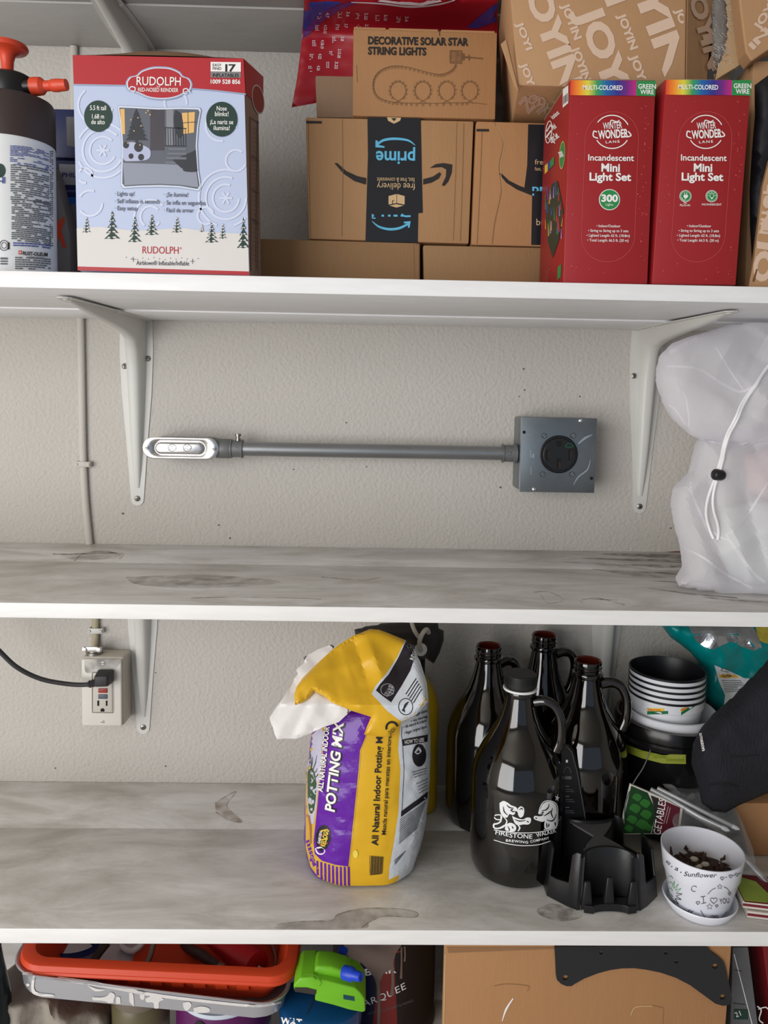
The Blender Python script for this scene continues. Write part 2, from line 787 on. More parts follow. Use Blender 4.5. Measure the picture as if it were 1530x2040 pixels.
shade_grey_board = dirty_paint('top board paint greyed for shade', (176, 174, 171), (160, 156, 150), .5, .72, 5)  # shelf paint with the shade under the topmost board put into its colour
sh_top = shelf(TW, TW+.0192, 'topmost painted board, only its shaded underside showing along the top', shade_grey_board)
sh_up = shelf(UB, UT, 'white shelf board carrying the cartons and the red light boxes', white_paint)
sh_mid = shelf(MB_, MT, 'nearly empty white shelf board with the white mesh bag on it', white_dirty)
sh_low = shelf(LB, LT, 'stained white shelf board carrying the potting bag and brown jugs', white_dirty, lip=.0005)
sh_bot = shelf(BT-.0192, BT, 'lowest shelf board under the paint cans and trays', white_paint)

# stains and scuffs that lie on the boards
stain = wash('tan water stain', (150, 128, 98), .5, 60)
stain2 = wash('grey damp stain', (140, 130, 116), .4, 45)
soot = wash('dark grime', (92, 78, 58), .5, 70)
ringm = wash('stain rim', (112, 92, 66), .7, 90)


def stains(parent, z, spec):
    a = Art()
    for kind, pts, mat, w in spec:
        if kind == 'b': a.blob(pts, mat, 1)
        else: a.curve(pts, w, mat, 2)
    a.lay('stain', parent, plane_z(z), off=.0002, step=.0001, each=True)


stains(sh_low, LT, [
    ('b', [(550, 1842), (600, 1836), (660, 1834), (672, 1822), (720, 1812), (790, 1812), (830, 1818), (826, 1828), (760, 1826), (735, 1838), (722, 1850), (600, 1852), (552, 1850)], stain2, 0),
    ('l', [(552, 1842), (600, 1836), (660, 1834), (674, 1822), (720, 1811), (790, 1811), (830, 1818), (824, 1828), (765, 1826), (735, 1838), (720, 1849)], ringm, 1.6),
    ('b', [(428, 1600), (455, 1590), (452, 1610), (478, 1632), (480, 1640), (455, 1634), (432, 1618)], stain, 0),
    ('l', [(428, 1600), (470, 1577), (452, 1606), (482, 1636), (455, 1634), (430, 1618)], ringm, 1.4),
    ('b', [(1095, 1800), (1130, 1806), (1160, 1826), (1120, 1836), (1080, 1826), (1070, 1812)], soot, 0),
])
stains(sh_mid, MT-.0003, [
    ('l', [(1200, 1104), (1290, 1107), (1372, 1110)], soot, [2, 7, 9]),
    ('l', [(1160, 1112), (1270, 1116), (1370, 1119)], soot, [1, 5, 8]),
    ('l', [(1230, 1124), (1310, 1128), (1372, 1128)], soot, [1, 6, 6]),
    ('l', [(1120, 1120), (1200, 1124), (1300, 1136)], stain2, [1, 6, 2]),
    ('l', [(1260, 1140), (1320, 1142), (1368, 1146)], soot, [1, 3, 5]),
    ('l', [(1180, 1134), (1260, 1144), (1330, 1152)], stain2, [1, 8, 2]),
    ('l', [(1300, 1158), (1340, 1160), (1360, 1164)], soot, [1, 3, 2]),
    ('l', [(1290, 1172), (1380, 1184), (1470, 1192)], soot, [1, 3, 3]),
    ('l', [(1400, 1190), (1460, 1196), (1530, 1200)], soot, [1, 4, 4]),
    ('b', [(120, 1105), (200, 1098), (240, 1104), (230, 1112), (150, 1116)], stain2, 0),
    ('l', [(105, 1104), (150, 1104), (240, 1102), (238, 1114)], ringm, 1.6),
    ('l', [(148, 1118), (165, 1104), (210, 1098), (240, 1106)], ringm, 1.3),
    ('l', [(1062, 1180), (1095, 1180), (1122, 1196), (1092, 1202), (1078, 1186)], ringm, 1.2),
    ('l', [(1160, 1196), (1190, 1192), (1245, 1206)], ringm, 1.2), ('l', [(1160, 1202), (1162, 1194), (1230, 1196)], ringm, 1.2),
    ('l', [(640, 1150), (720, 1156), (760, 1150)], ringm, 1.0), ('l', [(380, 1192), (500, 1190), (640, 1194)], soot, 1.4),
    ('b', [(250, 1150), (420, 1146), (560, 1160), (420, 1172), (280, 1166)], stain2, 0),
])
# smudges on the wall: soot around the conduit, chips, scuffs
smudge = wash('wall soot', (120, 112, 100), .38, 25)
fleck = M('wall fleck', (86, 74, 62), .8)
rust = M('peeled paint', (104, 62, 40), .9)
wa = Art()
for x, y, r in ((245, 1023, 2.4), (436, 1046, 2), (458, 1072, 2), (1043, 735, 2), (1045, 777, 1.8), (1155, 790, 1.8), (997, 971, 2.2), (1034, 790, 1.4), (330, 1526, 1.8), (110, 1530, 1.6), (1336, 1052, 1.8), (690, 842, 1.5), (585, 935, 1.5), (730, 930, 1.4), (310, 1340, 1.4)):
    wa.oval(x, y, r, r*.8, fleck, 2, 8)
wa.blob([(1312, 1101), (1345, 1098), (1362, 1099), (1345, 1105), (1320, 1104)], rust, 2)
wa.lay('wall_mark', bpy.data.objects['wall_back'], plane_y(0), off=.0003, step=.0001)

# ================================================================== shelf brackets
steel_white = M('white enamelled steel', (206, 205, 200), .38, var=.03, vs=20)
screw_m = M('zinc screw', (150, 146, 140), .35, metal=1)
slot_m = M('screw slot', (40, 38, 36), .6)


def bracket_proto():
    t = thing('shelf_bracket', 'x', 'bracket', (0, 0, 0), 'stamped steel shelf brackets')
    L, A = .303, .300

    def flange(length, horizontal):
        prof = [(.0, .026), (.05, .027), (.12, .024), (.2, .017), (length-.012, .0105)]
        pts = [(w, s) for s, w in prof]
        pts += [(.0105*math.cos(a), length-.0105+.0105*math.sin(a)) for a in (.5, 1.0, 1.57, 2.14, 2.64)]
        pts += [(-w, s) for s, w in reversed(prof)]
        if horizontal:
            return [Vector((x, -s, 0)) for x, s in pts], Vector((0, 0, -.0016))
        return [Vector((x, 0, -s)) for x, s in pts], Vector((0, -.0016, 0))
    for hz in (0, 1):
        p, e = flange(A if hz else L, hz)
        MB().prism([q+e*.05 for q in p], e).build('shelf_arm' if hz else 'wall_leg', steel_white, t, smooth=30)
    # raised rib: a chain of trapezoid sections down the leg and out along the arm
    mb = MB()
    secs = []
    for s, w, h in ((L-.03, .0035, .0018), (L-.06, .006, .006), (.20, .0085, .011), (.13, .011, .017), (.08, .0125, .022), (.05, .013, .028)):
        secs.append((Vector((0, -.0012, -s)), Vector((0, -1, 0)), w, h))
    secs.append((Vector((0, -.0012, -.0012)), Vector((0, -1, -1)).normalized(), .0135, .050))
    for s, w, h in ((.05, .013, .028), (.08, .0125, .022), (.13, .011, .017), (.20, .0085, .011), (A-.05, .006, .006), (A-.02, .0035, .0018)):
        secs.append((Vector((0, -s, -.0012)), Vector((0, 0, -1)), w, h))
    vs = []
    for c, d, w, h in secs:
        for u, k in ((-1.25, 0), (-1.0, .55), (-.72, .9), (-.35, 1), (.35, 1), (.72, .9), (1.0, .55), (1.25, 0)):
            vs.append(c+Vector((u*w, 0, 0))+d*(h*k))
    n = 8
    fs = []
    for i in range(len(secs)-1):
        for k in range(n-1):
            fs.append((i*n+k, i*n+k+1, (i+1)*n+k+1, (i+1)*n+k))
    fs += [tuple(range(n)), tuple((len(secs)-1)*n+k for k in range(n))[::-1]]
    mb.add(vs, fs).build('rib', steel_white, t, smooth=50)
    for x, z in ((-.019, -.075), (.0185, -.062), (0, -L+.012)):
        c = Vector((x, -.0017, z))
        s = MB().lathe(c, [(0, 0), (.0048, 0), (.0046, .0012), (.003, .0022), (0, .0024)], 16, axis=(0, -1, 0)).build('screw', screw_m, t, smooth=40)
        m = MB()
        m.box(x-.0026, x+.0026, c.y-.0027, c.y-.0022, z-.0005, z+.0005)
        m.box(x-.0005, x+.0005, c.y-.0027, c.y-.0022, z-.0026, z+.0026)
        m.build('slot', slot_m, s)
    for x, y in ((-.017, -.075), (.017, -.14), (0, -A+.012)):
        MB().lathe((x, y, -.0017), [(0, 0), (.0046, 0), (.003, .0018), (0, .002)], 14, axis=(0, 0, -1)).build('screw', steel_white, t, smooth=40)
    return t


def copy_tree(o, parent=None):
    c = o.copy()
    COL.objects.link(c)
    c.parent = parent
    for ch in [x for x in bpy.data.objects if x.parent == o]:
        copy_tree(ch, c)
    return c


b0 = bracket_proto()
spots = [((-.379, 0, UB-.0022), .0, 'white steel bracket beside the shiny conduit fitting, under the carton shelf'),
         ((.4525, 0, UB-.0022), .0, 'white steel bracket between the square metal outlet box and the mesh bag'),
         ((-.372, 0, MB_-.0022), .0, 'white steel bracket beside the wall outlet with the plugged black cord'),
         ((.405, 0, MB_-.0022), .0, 'white steel bracket half hidden behind the stacked flower pots'),
         ((-.372, 0, TW-.0022), .0, 'shaded steel bracket under the topmost board above the big picture carton')]
for i, (loc, rz, lab) in enumerate(spots):
    b = b0 if i == 0 else copy_tree(b0)
    b.location = loc
    b.rotation_euler.z = rz
    b['label'] = lab
bpy.context.view_layer.update()

# ================================================================== flat cable on the wall
cable_m = M('painted flat cable', (192, 187, 179), .55, bump=.2, bs=60)
cable_bare = M('bare flat cable', (168, 158, 132), .5)


def cable(label, pxs, mat, name='flat_cable', clips=()):
    pts = smooth_path([P(x, y, -.0045) for x, y in pxs], 8)
    t = thing(name, label, 'cable', pts[-1])
    MB().tube(pts, .0042, 12, flat=1.42, flat_axis=(1, 0, 0)).build('sheath', mat, t, smooth=60)
    for cx, cy in clips:
        c = P(cx, cy, -.009)
        m = MB()
        m.box(c.x-.012, c.x+.012, -.0105, -.0088, c.z-.0045, c.z+.0045)
        m.box(c.x-.012, c.x-.0085, -.0088, -.0005, c.z-.0045, c.z+.0045)
        m.box(c.x+.0085, c.x+.012, -.0088, -.0005, c.z-.0045, c.z+.0045)
        k = m.build('clip', mat if mat is cable_m else steel_white, t, bevel=.001, smooth=40)
        for s in (-1, 1):
            MB().lathe((c.x+s*.0092, -.0105, c.z), [(0, 0), (.0026, 0), (.0018, .0012), (0, .0013)], 12, axis=(0, -1, 0)).build('nail', mat if mat is cable_m else screw_m, k, smooth=40)
    return t


cable('wall coloured flat cable running down between the upper two white shelves', [(160, 634), (162, 740), (164, 860), (166, 930), (170, 1000), (178, 1084)], cable_m, clips=[(165, 925)])
cable('bare beige cable running into the top of the wall outlet', [(190, 1225), (190, 1262), (189, 1296)], cable_bare, clips=[(190, 1257)])
cable('flat cable on the wall left of the big picture carton', [(147, 92), (148, 200), (152, 400), (156, 560)], cable_m)

# ================================================================== conduit run
grey_cast = M('grey cast fitting', (112, 114, 114), .5, metal=.35, var=.06, vs=30)
galv = M('galvanised steel', (150, 152, 154), .36, metal=.9, var=.16, vs=14, stretch=(1, 3, 6))
galv_plate = M('galvanised plate', (126, 133, 137), .34, metal=.92, var=.22, vs=16, bump=.06, bs=30)
chrome = M('bright stamped aluminium', (205, 203, 203), .24, metal=1, bump=.05, bs=40)
black_pl = M('black plastic', (24, 24, 26), .38)
hole_m = M('dark hole', (6, 6, 6), .8)
copper = M('copper contact', (96, 66, 52), .4, metal=.6)
green_ink = M('green mark', (10, 90, 62), .6)

YP = -.052   # cover plate plane
t = thing('conduit_elbow', 'grey conduit elbow fitting with shiny oval cover, left end of the pipe', 'pipe fitting', P(360, 892, 0))
x0, x1 = P(284, 892, YP).x, P(436, 892, YP).x
zc = (P(290, 892, YP).z+P(430, 894, YP).z)/2
hh = .0172


def stadium(x0, x1, zc, h, y, n=12):
    pts = []
    for i in range(n+1):
        a = -math.pi/2+math.pi*i/n
        pts.append(Vector((x1-h+h*math.cos(a), y, zc+h*math.sin(a))))
    for i in range(n+1):
        a = math.pi/2+math.pi*i/n
        pts.append(Vector((x0+h+h*math.cos(a), y, zc+h*math.sin(a))))
    return pts


MB().prism(stadium(x0+.003, x1-.003, zc, hh-.002, YP+.0015), (0, -YP-.004, 0)).build('casting', grey_cast, t, bevel=.0015, smooth=40)
# cover: pressed plate with a raised oval field
mb = MB()
rings = [stadium(x0, x1, zc, hh, YP+.0014), stadium(x0, x1, zc, hh, YP-.0004), stadium(x0+.0012, x1-.0012, zc, hh-.0012, YP-.001)]
cx0, cx1 = P(304, 892, YP).x, P(412, 892, YP).x
for dx, dh, dy in ((0, .0128, -.001), (.0015, .0115, .0012), (.003, .0100, .0012), (.0045, .0088, -.0022), (.008, .0062, -.0032)):
    rings.append(stadium(cx0+dx, cx1-dx, zc, dh, YP+dy))
vs = [p for r in rings for p in r]
n = len(rings[0])
fs = [(i*n+k, i*n+(k+1) % n, (i+1)*n+(k+1) % n, (i+1)*n+k) for i in range(len(rings)-1) for k in range(n)]
fs.append(tuple((len(rings)-1)*n+k for k in range(n)))
fs.append(tuple(range(n))[::-1])
cov = mb.add(vs, fs).build('cover', chrome, t, smooth=60)
for px in (293, 427):
    c = P(px, 892, YP)
    s = MB().lathe((c.x, YP-.001, zc), [(0, 0), (.0036, 0), (.0034, .0016), (0, .0022)], 14, axis=(0, -1, 0)).build('screw', screw_m, t, smooth=40)
    MB().box(c.x-.0026, c.x+.0026, YP-.0037, YP-.003, zc-.0005, zc+.0005).build('slot', slot_m, s)
emb = M('embossed mark', (112, 110, 110), .4, metal=.8)
a = Art()
for cx in (343, 373):
    a.ring(cx, 892, 8, 7, 1.4, emb, 1)
    a.line([(cx-8, 898), (cx-3, 892), (cx+1, 896), (cx+8, 893)], 1.3, emb, 1)
    a.line([(cx-4, 885), (cx, 890), (cx+4, 886)], 1.2, emb, 1)
a.lay('embossing', t, plane_y(YP-.0032))
YC = -.036


def xcyl(px0, px1, py, r, y=YC, seg=28, rr=None):
    p0, p1 = P(px0, py, y-r*.5), P(px1, py, y-r*.5)
    z = P(px0, py, y).z
    L = p1.x-p0.x
    prof = [(0, 0), (r, 0), (r, L), (0, L)] if rr is None else [(0, 0)]+[(a_, b_*L) for a_, b_ in rr]+[(0, L)]
    return MB().lathe((p0.x, y, zc-.0005), prof, seg, axis=(1, 0, 0)), p0.x, p1.x


m_, xa, xb = xcyl(430, 457, 893, .0155)
m_.build('hub', grey_cast, t, bevel=.001, smooth=50)
cn = thing('conduit_connector', 'grey set screw connector joining the pipe to the oval fitting', 'pipe fitting', (xb, YC, zc))
r_ = .0135
xc = P(484, 893, YC).x
L = xc-xb
MB().lathe((xb, YC, zc-.0005), [(0, .0), (.0152, 0), (.0152, .003), (r_, .004), (r_, L-.003), (.0150, L-.002), (.0150, L), (.0115, L)], 28, axis=(1, 0, 0)).build('sleeve', grey_cast, cn, smooth=50)
MB().lathe((xb+L*.62, YC, zc+.012), [(0, 0), (.0042, 0), (.0042, .0035), (.003, .0036), (.003, .0075), (.0048, .0078), (.0048, .0112), (0, .0118)], 14, axis=(0, 0, 1)).build('set_screw', screw_m, cn, smooth=40)
MB().lathe((xb+L*.60, YC-.0128, zc+.001), [(0, 0), (.003, 0), (.002, .001), (0, .001)], 12, axis=(0, -1, 0)).build('dimple', grey_cast, cn, smooth=40)
px_end = P(1000, 903, YC).x
zr = P(1000, 903, YC).z
pipe = MB().tube([(xc-.004, YC, zc-.0005), (px_end+.004, YC, zr)], .0113, 32).build('conduit_pipe', galv, smooth=50)
tag(pipe, 'straight galvanised steel pipe running along the wall to the outlet box', 'pipe')
# square outlet box
YB = -.066
bx0, bx1 = P(1037, 905, YB).x, P(1187, 905, YB).x
bz1, bz0 = P(1110, 832, YB).z, P(1110, 981, YB).z
jb = thing('outlet_box', 'square galvanised steel box with a round black heavy duty socket', 'outlet', ((bx0+bx1)/2, 0, bz0))
MB().box(bx0+.0008, bx1-.0008, YB+.0012, -.0005, bz0+.0008, bz1-.0008).build('box', galv_plate, jb, bevel=.003, smooth=40)
MB().box(bx0, bx1, YB, YB+.0016, bz0, bz1).build('cover_plate', galv_plate, jb, bevel=.0007, smooth=40)
MB().box(bx0-.0004, bx0+.001, YB-.0003, YB+.004, bz0+.001, bz1-.001).build('bright_edge', chrome, jb)
rc = P(1113, 905, YB)
sk = MB().lathe((rc.x, YB, rc.z), [(0, -.006), (.0298, -.006), (.0298, .0022), (.0288, .003), (.0283, .0018), (.0262, .0018), (.0255, .0045), (.0245, .0052), (0, .0052)], 48, axis=(0, -1, 0)).build('socket', black_pl, jb, smooth=35)
YS = YB-.0052
a = Art()
a.rect(1087, 896, 1095, 917, hole_m, 1).rect(1132, 896, 1140, 917, hole_m, 1).rect(1109, 913, 1117, 934, hole_m, 1)
a.poly([(1108, 878), (1119, 878), (1119, 884), (1117, 889), (1113, 891), (1109, 888), (1108, 884)], hole_m, 1)
a.rect(1092.6, 898, 1094, 915, copper, 2).rect(1136.6, 898, 1138.2, 915, copper, 2).rect(1114.2, 920, 1115.8, 933, copper, 2)
a.curve([(1126, 889), (1130, 884), (1137, 884), (1142, 889), (1135, 891), (1128, 890)], 1.4, green_ink, 2, close=True)
a.lay('contact_slot', sk, plane_y(YS))
a = Art()
for x, y in ((1084, 868), (1142, 868), (1081, 945), (1140, 945)):
    a.oval(x, y, 5, 4.6, galv, 1).ring(x, y, 5, 4.6, 1.0, hole_m, 1).line([(x-3, y+2), (x+3, y-2)], 1.3, slot_m, 2)
a.oval(1044, 861, 3.2, 3.2, hole_m, 1).oval(1178.5, 953, 3.2, 3.2, hole_m, 1)
a.lay('screw_hole', jb, plane_y(YB))
scuff = M('bright scuff', (176, 184, 188), .4, metal=.8)
a = Art()
a.curve([(1152, 884), (1165, 873), (1180, 866)], [3, 5, 1], scuff, 1).curve([(1142, 966), (1152, 950), (1170, 935), (1176, 915)], [1, 3, 3, 1], scuff, 1)
a.rect(1056, 896, 1058, 912, scuff, 1).rect(1060, 904, 1064, 912, scuff, 1).rect(1057, 930, 1058.5, 946, scuff, 1)
a.text(1051, 868, 4, '10-2', scuff, rot=.0)
a.lay('scratch', jb, plane_y(YB), each=True)
for x, y in ((1157, 838), (1064, 975)):
    c = P(x, y, YB)
    MB().lathe((c.x, YB, c.z), [(0, 0), (.0034, 0), (.0034, .0012), (.002, .0024), (0, .0026)], 14, axis=(0, -1, 0)).build('screw', chrome, jb, smooth=40)
cn2 = thing('conduit_connector', 'grey connector where the pipe enters the square metal box', 'pipe fitting', (px_end, YC, zr))
L = bx0-px_end
MB().lathe((px_end, YC, zr), [(.0115, 0), (.0150, 0), (.0150, .002), (.0135, .003), (.0135, L-.006), (.0155, L-.005), (.0155, L-.0006), (0, L-.0006)], 28, axis=(1, 0, 0)).build('sleeve', grey_cast, cn2, smooth=50)
MB().lathe((px_end+L*.4, YC-.0128, zr+.001), [(0, 0), (.0036, 0), (.003, .0018), (0, .002)], 12, axis=(0, -1, 0)).build('set_screw', screw_m, cn2, smooth=40)

# ================================================================== wall outlet with plugged cord
ivory = M('aged white outlet plate', (212, 208, 200), .4, var=.06, vs=20)
box_paint = M('outlet box paint', (190, 184, 170), .55, var=.08, vs=16)
face_m = M('receptacle face', (196, 190, 180), .45)
red_b = M('red reset button', (150, 48, 44), .45)
grey_b = M('grey test button', (84, 90, 100), .45)
YG = -.042
gx0, gx1 = P(162, 1380, YG).x, P(247, 1380, YG).x
gz1, gz0 = P(205, 1309, YG).z, P(205, 1447, YG).z
gf = thing('wall_outlet', 'white wall outlet box with a plugged black cord and red button', 'outlet', ((gx0+gx1)/2, 0, gz0))
MB().box(gx0+.0005, gx1-.0005, YG+.002, -.0005, gz0+.0005, gz1-.0005).build('box', box_paint, gf, bevel=.004, seg=3, smooth=40)
MB().box(gx0+.0015, gx1-.003, YG-.003, YG+.003, gz0+.0015, gz1-.003).build('cover_plate', ivory, gf, bevel=.0025, seg=3, smooth=40)
fx0, fx1 = P(184, 1380, YG).x, P(225, 1380, YG).x
fz1, fz0 = P(205, 1339, YG).z, P(205, 1419, YG).z
YF = YG-.0042
MB().box(fx0, fx1, YF, YG-.002, fz0, fz1).build('receptacle', face_m, gf, bevel=.001, smooth=40)
for y0, y1, mm in ((1371, 1380, red_b), (1383, 1392, grey_b)):
    p0, p1 = P(196, y0, YF), P(214, y1, YF)
    MB().box(p0.x, p1.x, YF-.0016, YF+.001, p1.z, p0.z).build('button', mm, gf, bevel=.0006, smooth=40)
a = Art()
a.rect(194, 1395.5, 197.5, 1406, hole_m, 1, 0).rect(211, 1395.5, 214, 1406, hole_m, 1, 0)
a.poly([(200.5, 1417.5), (200.5, 1413), (202.5, 1411), (205.5, 1411), (208, 1413), (208, 1417.5)], hole_m, 1)
a.line([(184, 1339), (225, 1340), (225.5, 1420), (184, 1419)], .9, slot_m, 1, close=True)
a.lay('contact_slot', gf, plane_y(YF))
for x, y in ((205, 1321), (204, 1438)):
    c = P(x, y, YG-.003)
    s = MB().lathe((c.x, YG-.003, c.z), [(0, 0), (.0032, 0), (.0028, .0012), (0, .0015)], 14, axis=(0, -1, 0)).build('screw', ivory, gf, smooth=40)
    MB().box(c.x-.0024, c.x+.0024, YG-.0048, YG-.0043, c.z-.0004, c.z+.0004).build('slot', slot_m, s)
a = Art()
a.blob([(168, 1316), (210, 1312), (240, 1316), (228, 1336), (222, 1350), (200, 1338), (172, 1340)], wash('plate dust', (110, 108, 106), .6, 40), 1)
a.lay('scuff', gf, plane_y(YG-.003), each=True)
# clamp connector on top of the box
c = Vector((P(188, 1290, -.025).x, -.024, gz1))
ck = MB().lathe((c.x, c.y, gz1-.002), [(0, 0), (.0135, 0), (.0135, .0055), (.0115, .006), (.0115, .009), (0, .009)], 28).build('cable_clamp', screw_m, gf, smooth=40)
MB().box(c.x-.016, c.x+.016, c.y-.013, c.y-.009, gz1+.006, gz1+.0145).build('clamp_bar', chrome, ck, bevel=.0015, smooth=40)
for s in (-1, 1):
    MB().lathe((c.x+s*.0115, c.y-.013, gz1+.010), [(0, 0), (.0044, 0), (.0036, .002), (0, .0026)], 14, axis=(0, -1, 0)).build('clamp_screw', chrome, ck, smooth=40)
cord_m = M('black rubber cord', (44, 42, 44), .5)
pl_p = P(208, 1351, YF-.012)
cord = thing('power_cord', 'black power cord curving in from the side to the wall outlet', 'cord', pl_p)
m = MB()
q = pl_p
m.hexa([Vector((q.x-.012, YF-.026, q.z+.008)), Vector((q.x+.010, YF-.026, q.z+.009)), Vector((q.x+.010, YF-.026, q.z-.009)), Vector((q.x-.012, YF-.026, q.z-.010)),
        Vector((q.x-.014, YF-.0005, q.z+.011)), Vector((q.x+.012, YF-.0005, q.z+.011)), Vector((q.x+.012, YF-.0005, q.z-.011)), Vector((q.x-.014, YF-.0005, q.z-.011))])
m.build('plug', cord_m, cord, bevel=.003, seg=3, smooth=45)
pa = [P(-60, 1235, -.10), P(0, 1298, -.085), P(35, 1330, -.08), P(80, 1352, -.072), P(130, 1362, -.066), P(170, 1364, -.064), P(196, 1358, YF-.018)]
pa = smooth_path(pa, 10)
MB().tube(pa, [.0036]*(len(pa)-9)+[.0046, .0062, .0048, .0064, .0052, .0066, .0056, .0068, .0066], 14).build('cable', cord_m, cord, smooth=60)
# ================================================================== carton shelf
kraft = M('kraft cardboard', (172, 132, 92), .72, var=.07, vs=22, bump=.12, bs=120, stretch=(5, 1, .5))
kraft_d = M('greyish cardboard', (150, 122, 98), .75, var=.06, vs=18, bump=.1, bs=120, stretch=(5, 1, .5))
kraft_o = M('orange brown cardboard', (166, 121, 80), .72, var=.07, vs=20, bump=.12, bs=120, stretch=(5, 1, .5))
kraft_edge = M('cut cardboard edge', (142, 104, 70), .85)
ink_bk = M('black ink', (34, 29, 28), .6)
ink_br = M('brown ink', (108, 74, 46), .7)
ink_wh = M('white ink', (240, 238, 236), .5)
tape_bk = M('black parcel tape', (30, 31, 36), .32)
prime_bl = M('light blue ink', (96, 184, 222), .45)
tape_tan = M('tan on tape', (206, 176, 132), .5)


def carton(name, label, corners, y, depth, mat, flap_dy=.0, cat='box', bevel=.0022, seam=True, group=None):
    c = quadbox(*corners, y, depth)
    base = (c[3]+c[2]+c[6]+c[7])/4
    t = thing(name, label, cat, base, group)
    MB().hexa(c).build('body', mat, t, bevel=bevel, seg=2, smooth=40)
    return t


def crease(a, pts, w=1.6, mat=None, layer=1):
    a.curve(pts, w, mat or kraft_edge, layer)


kraft_low = M('plain brown cardboard', (150, 116, 80), .75, var=.06, vs=18, bump=.1, bs=120, stretch=(5, 1, .5))
# --- two low plain boxes on the board
YL = -.205
t = carton('cardboard_box', 'low plain brown box under the parcel with the full smile arrow', [(517, 475), (836, 484), (836, 566), (519, 560)], YL, .195, kraft_low)
Art().line([(824, 486), (826, 566)], 1.4, kraft_edge, 1).line([(829, 486), (836, 486), (836, 564)], 1.2, ink_br, 1).lay('tape_edge', t, plane_y(YL))
carton('cardboard_box', 'low plain brown box behind the left red light box', [(843, 488), (1120, 494), (1120, 572), (845, 567)], YL, .195, kraft_low)
carton('cardboard_box', 'plain box hidden behind the two red light boxes', [(1126, 494), (1440, 502), (1440, 580), (1126, 573)], YL, .195, kraft_low)

# --- parcel with the upside-down tape
YA = -.2
am = carton('parcel_box', 'brown parcel with a complete smile arrow and upside down black tape', [(609, 233), (944, 241), (934, 486), (615, 476)], YA, .185, kraft)
a = Art()
a.poly([(732, 234), (838, 236), (840, 340), (842, 424), (833, 425), (832, 484), (728, 481), (733, 310)], tape_bk, 2)
a.poly([(771, 234), (799, 235), (797, 241), (785, 247), (773, 241)], tape_tan, 3).poly([(779, 236), (790, 236), (785, 242)], tape_bk, 4)
a.lay('packing_tape', am, plane_y(YA))
a = Art()
a.curve([(827, 290), (812, 280), (785, 277), (764, 280), (752, 288)], [1, 4, 5, 5, 4], prime_bl, 4)
a.poly([(748, 280), (753, 281), (753, 289), (766, 292), (766, 295), (748, 294)], prime_bl, 4)
a.text(827, 303, 26, 'prime', prime_bl, w=78, rot=math.pi+.012, bold=.02, layer=4)
a.text(826, 355, 9, 'fast, free & convenient', tape_tan, w=75, rot=math.pi+.012, layer=4)
a.text(827, 366, 13, 'free delivery', tape_tan, w=76, rot=math.pi+.012, layer=4)
a.poly([(774, 391), (790, 387), (790, 405), (774, 408)], tape_tan, 4).poly([(791, 387), (806, 391), (806, 408), (791, 405)], tape_tan, 4)
a.poly([(776, 410), (789, 407), (804, 410), (790, 414)], tape_tan, 4).line([(782, 408), (782, 400), (785, 400)], 1.6, tape_bk, 5)
a.curve([(741, 441), (755, 452), (775, 457), (795, 455), (812, 447)], [1, 4, 5, 5, 4], prime_bl, 4)
a.poly([(805, 442), (818, 441), (816, 453), (813, 455), (812, 446), (804, 445)], prime_bl, 4)
for x0_, x1_ in ((741, 745), (760, 765), (773, 778), (784, 792), (798, 803)): a.rect(x0_, 428, x1_, 432, prime_bl, 4)
a.line([(742, 427), (742, 435), (748, 435)], 3, prime_bl, 4).curve([(800, 427), (806, 431), (818, 431)], 3.5, prime_bl, 4)
a.lay('tape_print', am, plane_y(YA))
a = Art()
a.poly([(666, 325), (672, 325), (690, 341), (712, 351), (730, 355), (729, 368), (706, 361), (684, 346)], ink_bk, 1)
a.poly([(843, 357), (862, 352), (876, 343), (879, 347), (874, 356), (860, 364), (843, 368)], ink_bk, 1)
a.poly([(856, 335), (868, 327), (884, 325), (901, 328), (900, 344), (893, 362), (885, 371), (880, 369), (888, 352), (889, 338), (880, 333), (866, 334)], ink_bk, 1)
a.rect(610, 241, 641, 246, ink_bk, 1)
a.lay('arrow_print', am, plane_y(YA), each=True)
a = Art()
crease(a, [(614, 240), (616, 350), (619, 474)], 1.3)
crease(a, [(682, 237), (683, 350), (681, 470)], .9)
crease(a, [(910, 244), (907, 360), (903, 480)], .9)
crease(a, [(924, 246), (921, 360), (917, 480)], 1.2)
a.lay('crease', am, plane_y(YA))
# --- second parcel
am2 = carton('parcel_box', 'brown parcel with a wrinkled front, partly behind the left red box', [(949, 241), (1290, 250), (1276, 497), (939, 488)], YA-.002, .185, kraft_o)
a = Art()
a.poly([(1052, 248), (1160, 250), (1160, 490), (1058, 488), (1060, 380), (1044, 378), (1050, 330)], tape_bk, 2)
a.lay('packing_tape', am2, plane_y(YA-.002))
a = Art()
a.text(1065, 328, 10, 'free delivery', tape_tan, w=76, layer=4)
a.text(1065, 340, 7, 'fast, free & convenient', tape_tan, w=75, layer=4)
a.text(1060, 384, 17, 'pr', prime_bl, w=26, rot=math.pi*0, layer=4, bold=.02)
a.rect(1058, 381, 1090, 386, tape_bk, 5)
a.text(1068, 449, 13, 'bu', tape_tan, layer=4)
a.lay('tape_print', am2, plane_y(YA-.002))
a = Art()
a.poly([(994, 346), (998, 345), (1014, 360), (1034, 370), (1060, 380), (1060, 390), (1030, 378), (1008, 364)], ink_bk, 1)
a.rect(949, 257, 974, 262, ink_bk, 1)
a.lay('arrow_print', am2, plane_y(YA-.002))
a = Art()
crease(a, [(985, 245), (1002, 282), (994, 330), (998, 380), (986, 440), (980, 486)], 1.6)
crease(a, [(989, 250), (1004, 284), (997, 330), (1001, 378)], .9, tape_tan)
crease(a, [(960, 262), (956, 370), (950, 486)], 1.2)
a.lay('crease', am2, plane_y(YA-.002))
